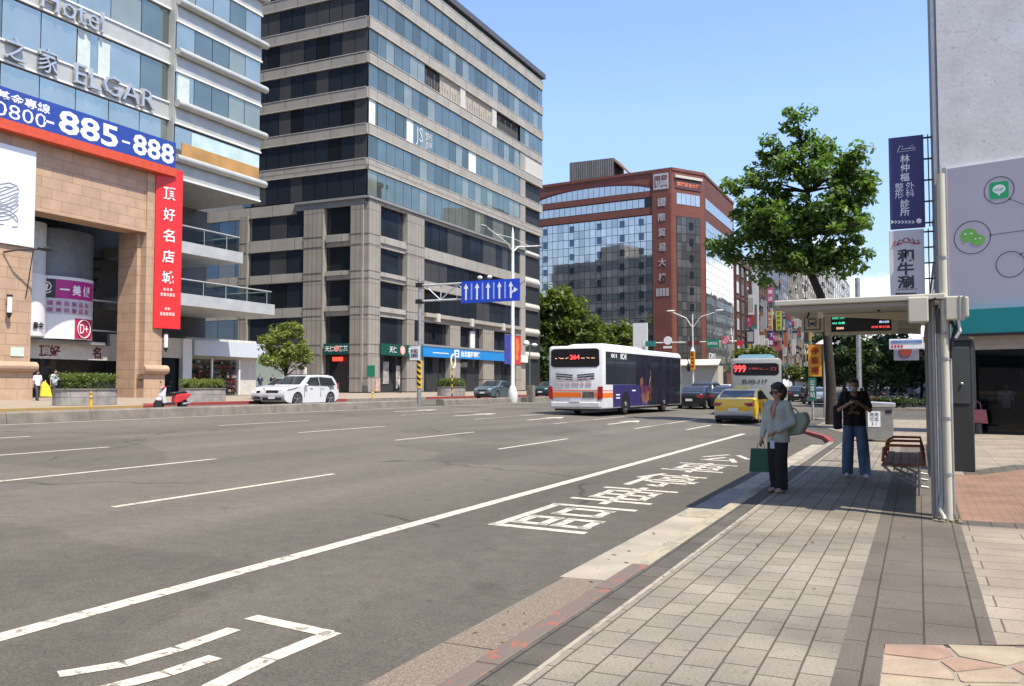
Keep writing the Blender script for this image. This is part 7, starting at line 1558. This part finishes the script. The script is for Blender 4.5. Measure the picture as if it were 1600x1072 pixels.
def planter(label, x, y, L, W, hb, zb, seed, hh=.55, mat=None):
    t = thing('planter', label, 'planter', (x, y, zb)); mb = MB(); r_ = W / 2
    pts = [(x + r_ * math.cos(a), y + L / 2 - r_ + r_ * math.sin(a)) for a in np.linspace(0, math.pi, 9)] + [(x + r_ * math.cos(a), y - L / 2 + r_ + r_ * math.sin(a)) for a in np.linspace(math.pi, 2 * math.pi, 9)]
    mb.prism([(a, b, zb) for a, b in pts], (0, 0, hb)); mb.build('stone_box', brickmat('grey_stone_planter', (.30, .285, .26), (.26, .25, .225), (.14, .13, .12), 1.2, .36, .012, 'yzx', var=.22, vscale=2), t)
    mb = MB(); mb.prism([(x + (a - x) * 1.06, y + (b - y) * 1.03, zb + hb) for a, b in pts], (0, 0, .06)); mb.build('coping', m_conc, t)
    h = thing('hedge', label.replace('planter', 'hedge growing in the planter').replace('long grey stone', 'clipped green').replace('low grey stone', 'ragged green').replace('square grey stone', 'rounded green'), 'hedge', (x, y, zb + hb))
    rng = np.random.default_rng(seed); n = int(110 * L); c = np.stack([x + (rng.random(n) - .5) * W * .8, y + (rng.random(n) - .5) * (L * .92), zb + hb + .1 + rng.random(n) * hh * .85], 1)
    quads('foliage', leafcloud(c, np.full(n, .12), 16, .045, rng, 1, .2), mat or lf_hedge, h)
    mb = MB(); mb.box(x - W * .3, x + W * .3, y - L * .38, y + L * .38, zb + hb, zb + hb + hh * .6); mb.build('stems', M('hedge_stems', (.02, .03, .01), .9), h)
planter('long grey stone planter in front of the granite arch', -34.2, 27.6, 3.0, 1.4, .68, .72, 1, .72)
planter('low grey stone planter between the scooter and the lit shop', -36.3, 36.9, 2.9, 1.3, .66, .74, 2, .5, lf_lite)
planter('square grey stone planter before the blue bank sign', -36.2, 65.3, 3.3, 1.6, .72, .74, 3, .75)
tag(quads('shrub_bed', leafcloud(np.stack([np.linspace(-4, 1.5, 60), np.full(60, 67.6) + np.random.default_rng(3).normal(0, .25, 60), .35 + .3 * np.random.default_rng(4).random(60)], 1), np.full(60, .35), 40, .09, np.random.default_rng(5)), lf_dark, None), 'low dark hedge along the next pavement behind the litter bin', 'hedge')

tag(quads('tall_hedge', leafcloud(np.stack([np.linspace(-7, 6, 90), np.full(90, 124) + np.random.default_rng(8).normal(0, .4, 90), .9 + 1.3 * np.random.default_rng(9).random(90)], 1), np.full(90, .8), 50, .17, np.random.default_rng(10)), lf_dark, None), 'tall dark hedge far along the right pavement beyond the white van', 'hedge')
# ================================================================== people
m_skin = M('skin', (.42, .25, .17), .55, var=.06, scale=8); m_hair = M('black_hair', (.012, .010, .009), .5, var=.4, scale=30, bump=.5, bscale=60)
def cloth(n, c, var=.12): return M('cloth_' + n, c, .85, var=max(var, .16), scale=7, bump=1.0, bscale=7, stretch=(1, 1, .55))
def person(label, x, y, z, rz, h, top, bottom, shoe, arms=None, feet=None, hair='short', vox=.012, tuck=.86, sleeve='short', loose=1.0, leg=1.0, tilt=0, group=None, seat=False):
    """front is local -y; arms = ((elbow, wrist) right, left) for a 1.70 m figure"""
    s = h / 1.70; t = thing('person', label, 'person', (x, y, z), rz, group)
    V = lambda *p: Vector(p) * s
    arms = arms or (((-.24, .02, 1.12), (-.25, -.05, .86)), ((.24, .02, 1.12), (.25, -.05, .86)))
    feet = feet or ((-.10, 0, 0), (.10, 0, 0))
    hz = .92
    hips = [V(-.09, 0, hz), V(.09, 0, hz)]; kn = []; an = []
    for k, f in enumerate(feet):
        f = Vector(f); hp = Vector((-.09 if k == 0 else .09, 0, hz)); m_ = hp.lerp(Vector((f.x, f.y, f.z + .08)), .5); kn.append(Vector((m_.x, m_.y - .03 - (.0), m_.z + .03)) * s); an.append(Vector((f.x, f.y + .02, f.z + .08)) * s)
        if seat: kn[-1] = V(f.x * 1.2, -.34, .62)
    sh = [V(-.165, .01, 1.40), V(.165, .01, 1.40)]; el = [V(*arms[0][0]), V(*arms[1][0])]; wr = [V(*arms[0][1]), V(*arms[1][1])]
    caps = [(V(0, .01, .95), V(0, .01, 1.15), .10 * s, .105 * s), (V(0, .01, 1.15), V(0, .01, 1.36), .105 * s, .11 * s), (sh[0], sh[1], .055 * s, .055 * s), (V(0, .01, 1.38), V(0, -.005 - tilt * .3, 1.52), .055 * s, .05 * s)]
    for k in (0, 1):
        caps += [(sh[k], el[k], .046 * s, .038 * s), (el[k], wr[k], .037 * s, .026 * s), (hips[k], kn[k], .078 * s, .052 * s), (kn[k], an[k], .05 * s, .034 * s)]
        d = (wr[k] - el[k]).normalized(); o = d.cross(Vector((0, 0, 1))); o = o.normalized() if o.length > .2 else Vector((1, 0, 0)); inw = Vector((-1 if k else 1, 0, 0)); side = Vector((0, -1, 0)) if abs(d.z) > .7 else inw.cross(d).normalized()
        pal = wr[k] + d * .05 * s; caps.append((wr[k], wr[k] + d * .085 * s, .024 * s, .030 * s))
        curl = inw * .3 if abs(d.z) > .7 else Vector((0, 0, .2)) * 0 + inw * .35
        for q in range(4):
            b_ = pal + side * (q - 1.5) * .019 * s + d * .035 * s; l = (.036, .042, .040, .030)[q] * s; m1 = b_ + d * l; m2 = m1 + (d * .75 + curl).normalized() * l * .8
            caps += [(b_, m1, .0095 * s, .009 * s), (m1, m2, .009 * s, .008 * s)]
        th = pal + side * -.03 * s; caps += [(th - d * .02 * s, th + (d * .6 - side * .5 + curl).normalized() * .035 * s, .011 * s, .010 * s), (th + (d * .6 - side * .5 + curl).normalized() * .035 * s, th + (d * .9 - side * .3 + curl).normalized() * .06 * s, .010 * s, .009 * s)]
    hy = -tilt * .45; ht = tilt * .06
    hc = V(0, .0 + hy * .3, 1.60 - ht)
    ells = [(hc, Vector((.074, .092, .100)) * s), (hc + V(0, -.028 - tilt * .05, -.055 - ht), Vector((.058, .066, .064)) * s), (hc + V(0, -.097 - tilt * .02, -.03 - ht * .6), Vector((.014, .020, .022)) * s), (hc + V(-.075, .0, -.02), Vector((.012, .02, .03)) * s), (hc + V(.075, .0, -.02), Vector((.012, .02, .03)) * s)]
    bd = flesh('body', caps, m_skin, t, voxel=vox * .72 if vox < .02 else vox, smooth=3, ells=ells)
    # trousers, top, shoes, hair: worn by the figure
    tc = [(V(-.06, 0, .97), V(.06, 0, .97), .10 * s, .10 * s)]
    for k in (0, 1):
        hem = an[k] + V(0, -.01, .0); tc += [(hips[k], kn[k], .094 * s, .078 * s * leg), (kn[k], hem - V(0, 0, .06), .078 * s * leg, .074 * s * leg)]
    flesh('trousers', tc, bottom, t, voxel=max(vox, .014), smooth=5, cut=None if seat else .045 * s)
    uc = [(V(-.11, .005, 1.33), V(.11, .005, 1.33), .09 * s, .09 * s), (sh[0], sh[1], .068 * s, .068 * s)]; ue = []
    for q in range(8):
        f = q / 7; zc = tuck + (1.32 - tuck) * f; ue += [(V(sx * .058 * loose, .008, zc), Vector(((.116 - .012 * math.sin(f * 3.1) + .008 * f) * loose, (.124 + .002 * f) * loose, .10)) * s) for sx in (-1, 1)]
    for k in (0, 1):
        if sleeve == 'short': uc.append((sh[k], sh[k].lerp(el[k], .78), .066 * s, .064 * s))
        else: uc += [(sh[k], el[k], .066 * s * loose, .062 * s * loose), (el[k], el[k].lerp(wr[k], .93), .06 * s * loose, .045 * s)]
    flesh('jacket' if sleeve != 'short' else 'shirt', uc, top, t, voxel=max(vox, .014), smooth=5, ells=ue, cut=tuck * s)
    for k, f in enumerate(feet):
        f = Vector(f) * s; fl = [(f + V(0, .04, .045), f + V(0, -.10, .035), .046 * s, .042 * s), (f + V(0, -.10, .034), f + V((-.01, .01)[k], -.16, .03), .042 * s, .034 * s)]
        flesh('shoe', fl, shoe, t, voxel=max(vox, .014) * .9, smooth=3)
    if hair == 'short': he = [(hc + V(0, .012, .022), Vector((.083, .098, .094)) * s), (hc + V(0, .05, -.03), Vector((.07, .055, .07)) * s)]
    elif hair == 'cap': he = [(hc + V(0, .0, .03), Vector((.085, .10, .085)) * s)]
    else:
        he = [(hc + V(0, .025, .035), Vector((.105, .105, .105)) * s), (hc + V(0, .05, -.05), Vector((.105, .075, .10)) * s)]
        rr = random.Random(9); cnt = 0
        while cnt < 130:
            d = Vector((rr.gauss(0, 1), rr.gauss(0, 1), rr.gauss(0, 1))).normalized()
            if d.y < -.22 and d.z < .52: continue
            if d.z < -.8 or (d.z < -.5 and d.y < .1): continue
            cnt += 1; q = hc + V(d.x * .118, .02 + d.y * .112, .012 + d.z * (.125 if d.z > 0 else .15)); he.append((q, Vector((.030, .030, .030)) * s * rr.uniform(.6, 1.25)))
    flesh('hair', [], m_hair, t, voxel=max(vox, .012), smooth=2, ells=he)
    t['_hc'] = list(hc); del t['_hc']
    return t, hc, wr, s
jeans = cloth('blue_denim', (.10, .16, .26), .35); blk = cloth('black', (.012, .012, .014)); mint = cloth('mint', (.40, .45, .41), .06); wht = cloth('white', (.70, .70, .70), .05); navy = cloth('navy', (.02, .03, .07)); tan_ = M('sandal_tan', (.45, .30, .24), .6); sneak = M('white_sneaker', (.62, .62, .64), .6); dkshoe = M('dark_shoe', (.02, .02, .02), .5)
# woman waiting at the kerb
wx, wy = -1.93, 13.55
t, hc, wr, s = person('person in mint jacket and black trousers with dark curly hair, sunglasses and bags', wx, wy, 0, R(-24), 1.58, mint, blk, tan_, arms=(((-.25, .03, 1.10), (-.27, -.04, .86)), ((.26, .02, 1.12), (.10, -.20, .98))), feet=((-.06, .03, 0), (.08, -.04, 0)), hair='curly', vox=.010, tuck=.80, sleeve='long', loose=1.12, leg=1.28)
mb = MB()
for sx in (-1, 1): mb.ell(hc + Vector((sx * .034, -.090, -.004)) * s, (.031 * s, .012, .024 * s), 12, 8)
mb.box(hc.x - .07 * s, hc.x + .07 * s, hc.y - .092 * s, hc.y - .084 * s, hc.z + .006, hc.z + .014)
for sx in (-1, 1): mb.tube([hc + Vector((sx * .066, -.085, .01)) * s, hc + Vector((sx * .078, .0, .01)) * s], .004, 4)
mb.build('sunglasses', M('dark_lens', (.02, .012, .012), .12), t, local=True)
mb = MB(); mb.ell(hc + Vector((0, -.086, -.068)) * s, (.020 * s, .008, .008 * s), 8, 6); mb.build('mouth', M('lips', (.38, .12, .10), .5), t, local=True)
mb = MB(); mb.prism([(-.004, -.163, 1.17), (.004, -.163, 1.17), (.045, -.155, 1.33), (.04, -.10, 1.42), (-.04, -.10, 1.42), (-.045, -.155, 1.33)], (0, .03, 0)); mb.v = [(a * s, b * s, c * s) for a, b, c in mb.v]; mb.build('neckline', M('skin_chest', (.44, .26, .18), .55), t, local=True)
rzm = Matrix.Rotation(R(-24), 3, 'Z'); W2 = lambda p: Vector((wx, wy, 0)) + rzm @ Vector(p)
rw = wr[0]; lw = wr[1]
# green paper bag in her right hand
g = thing('shopping_bag', 'dark green paper bag hanging from the right hand of the woman in mint', 'bag', W2((rw.x - .02, rw.y, .28)), R(-24 + 20))
mb = MB(); mb.prism([(-.17, -.05, 0), (.17, -.05, 0), (.14, -.05, .35), (-.14, -.05, .35)], (0, .11, 0)); mb.build('bag_body', M('deep_green_paper', (.008, .10, .06), .5, var=.15, scale=6), g, local=True)
mb = MB(); mb.tube([(-.06, -.0, .35), (-.04, 0, .43), (.04, 0, .43), (.06, 0, .35)], .006, 5); mb.build('bag_handle', MATS['deep_green_paper'], g, local=True)
# pale tote over her left forearm
g = thing('tote_bag', 'large pale grey green tote bag slung at the left side of the woman in mint', 'bag', W2((.25, .10, .82)), R(-24 - 6))
mb = MB(); mb.prism([(-.20, -.06, .0), (.10, -.06, .05), (.22, -.06, .24), (.17, -.06, .38), (-.05, -.06, .34), (-.17, -.06, .26)], (0, .13, 0)); mb.build('bag_body', M('sage_canvas', (.27, .31, .25), .8, var=.10, scale=5, bump=.3, bscale=10), g, local=True, bevel=.035)
mb = MB(); mb.tube([(-.10, 0, .30), (-.13, -.02, .38), (-.10, -.0, .43), (-.02, .0, .42), (.06, 0, .34)], .012, 6); mb.build('bag_handle', MATS['sage_canvas'], g, local=True)
g = thing('card_holder', 'pale blue card holder dangling from the left hand of the woman in mint', 'card holder', W2((lw.x - .02, lw.y - .08, .66)), R(-24))
mb = MB(); mb.box(-.035, .035, -.006, .006, 0, .11); mb.build('card', M('pale_blue_plastic', (.45, .58, .70), .3), g, local=True); mb = MB(); mb.tube([(0, 0, .11), (.01, .0, .20), (.02, .03, .24)], .003, 4); mb.build('lanyard', m_black, g, local=True)
# man reading his phone
mx, my = -1.03, 16.3
t, hc, wr, s = person('person in black T-shirt, blue jeans and face mask looking down at a phone', mx, my, 0, R(4), 1.73, blk, jeans, sneak, arms=(((-.245, -.06, 1.14), (-.085, -.27, 1.25)), ((.245, -.06, 1.14), (.085, -.27, 1.25))), feet=((-.13, .04, 0), (.16, -.10, 0)), hair='short', vox=.010, tuck=.88, sleeve='short', loose=1.12, leg=1.28, tilt=.35)
mb = MB(); mb.ell(hc + Vector((0, -.078, -.078)) * s, (.058 * s, .050 * s, .045 * s), 14, 10); mb.build('face_mask', M('mask_grey', (.50, .50, .52), .7, var=.04), t, smooth=60, local=True)
mb = MB()
for sx in (-1, 1): mb.ell(hc + Vector((sx * .030, -.092, -.022)) * s, (.012 * s, .006, .006 * s), 8, 6)
mb.build('eye', m_black, t, local=True)
mb = MB(); mb.ell(hc + Vector((0, -.045, .058)) * s, (.078 * s, .058 * s, .036 * s), 12, 8); mb.build('fringe', m_hair, t, smooth=60, local=True)
mb = MB(); rr = random.Random(3)
for k in range(9): cx = rr.uniform(-.08, .08); cz = rr.uniform(1.10, 1.26); mb.prism([(cx + rr.uniform(.02, .05) * math.cos(a), -.152, cz + rr.uniform(.015, .04) * math.sin(a)) for a in np.linspace(0, 6.28, 8, endpoint=False)], (0, .03, 0))
mb.build('shirt_print', M('tan_print', (.20, .14, .07), .8, var=.3), t, local=True)
mb = MB()
for sx in (-1, 1): mb.tube([(sx * .13, -.08, 1.20 * s), (sx * .135, -.12, 1.38 * s), (sx * .12, .0, 1.50 * s), (sx * .12, .14, 1.38 * s)], .02, 6)
mb.build('backpack_strap', M('strap_black', (.02, .02, .022), .8), t, local=True)
pc = (wr[0] + wr[1]) / 2
mzr = Matrix.Rotation(R(4), 3, 'Z'); W3 = lambda p: Vector((mx, my, 0)) + mzr @ Vector(p)
g = thing('phone', 'black phone held in both hands by the man in black', 'phone', W3((0, pc.y - .09, pc.z + .02)), R(4)); mb = MB(); mb.obox((0, 0, 0.02), (.072, .010, .15), rx=R(28)); mb.build('case', m_black, g, local=True, bevel=.004); mb = MB(); mb.obox((0, .006, .0225), (.064, .002, .14), rx=R(28)); mb.build('screen', M('phone_screen', (.10, .12, .14), .1), g, local=True)
g = thing('shoulder_bag', 'black bag hanging at the right hip of the man in black', 'bag', W3((-.27, .06, .82)), R(4)); mb = MB(); mb.box(-.08, .07, -.12, .14, 0, .42); mb.build('bag_body', MATS['strap_black'], g, local=True, bevel=.04); mb = MB(); mb.tube([(0, -.04, .40), (.1, -.05, .55), (.2, .05, .62)], .014, 5); mb.build('strap', m_black, g, local=True)
# small figures across the street and beyond the crossing
def ped(label, x, y, z, rz, h, top, bot, walk=0, **k):
    feet = ((-.08, -.22 * walk, 0), (.08, .22 * walk, .02 * walk)); return person(label, x, y, z, rz, h, top, bot, dkshoe, feet=feet, vox=.026, **k)
zf = zs(-43)
ped('person in white top carrying a yellow bag beside the granite pillar', -43.0, 31.7, zf, R(80), 1.60, wht, cloth('dark_grey', (.05, .05, .055)), 1, hair='curly')
g = thing('yellow_bag', 'bright yellow shopping bag carried in front of the granite pillar', 'bag', (-42.65, 31.85, zf + .25)); mb = MB(); mb.prism([(-42.7, 31.6, zf + .22), (-42.7, 32.25, zf + .18), (-42.7, 32.1, zf + .75), (-42.7, 31.8, zf + 1.05), (-42.7, 31.65, zf + .8)], (.2, 0, 0)); mb.build('bag_body', M('yellow_plastic', (.75, .62, .05), .5), g, bevel=.04); mb = MB(); mb.tube([(-42.6, 31.85, zf + .95), (-42.62, 31.9, zf + 1.1)], .02, 5); mb.build('bag_handle', MATS['yellow_plastic'], g)
ped('grey haired person in pale shirt behind the one with the yellow bag', -43.3, 33.0, zf, R(70), 1.68, cloth('pale_blue', (.55, .60, .70)), navy, 1)
ped('person in dark jacket and jeans standing at the lit shop window', -50.0, 57.2, .85, R(60), 1.70, navy, jeans, 0)
ped('person in black with a white scarf right of the shop door', -50.2, 59.0, .85, R(30), 1.70, blk, blk, 0)
ped('person in black half hidden by the white sedan windscreen', -50.2, 60.7, .85, R(50), 1.66, blk, navy, 0)
ped('dark haired person by the frosted glass screen', -50.4, 62.2, .85, R(70), 1.66, navy, blk, 0)
ped('person in black and white walking past the tea shop', -48.7, 76.6, .85, R(100), 1.62, cloth('patterned', (.38, .40, .38), .9), cloth('patterned_dark', (.06, .07, .07), .9), 1)
ped('person in black walking away under the far trees', -2.1, 90.5, .0, R(180), 1.72, blk, blk, 1)
ped('person in pale blue shirt and dark trousers crossing with a bag', -.75, 90.0, .0, R(190), 1.66, cloth('pale_blue2', (.35, .42, .60)), navy, 1)
g = thing('grey_bag', 'grey green bag carried by the pedestrian in pale blue', 'bag', (-.35, 90, .6)); mb = MB(); mb.box(-.5, -.2, 89.85, 90.1, .55, 1.0); mb.build('bag_body', MATS['sage_canvas'], g, bevel=.05); mb = MB(); mb.tube([(-.45, 90, 1.0), (-.4, 90, 1.25), (-.25, 90, 1.0)], .02, 5); mb.build('bag_handle', MATS['sage_canvas'], g)
ped('person in navy near the right edge of the far pavement', .65, 93.5, .0, R(170), 1.70, navy, jeans, 1)
ped('shop assistant in white top standing inside the dim shop', 2.62, 33.35, .05, R(10), 1.60, wht, blk, 0)
ped('rider in dark clothes on the scooter in traffic', -9.1, 79.75, zr(-9.1) - .02, R(180), 1.70, cloth('charcoal', (.04, .04, .045)), blk, 0, seat=True, arms=(((-.26, -.16, 1.15), (-.28, -.46, 1.03)), ((.26, -.16, 1.15), (.28, -.46, 1.03))))
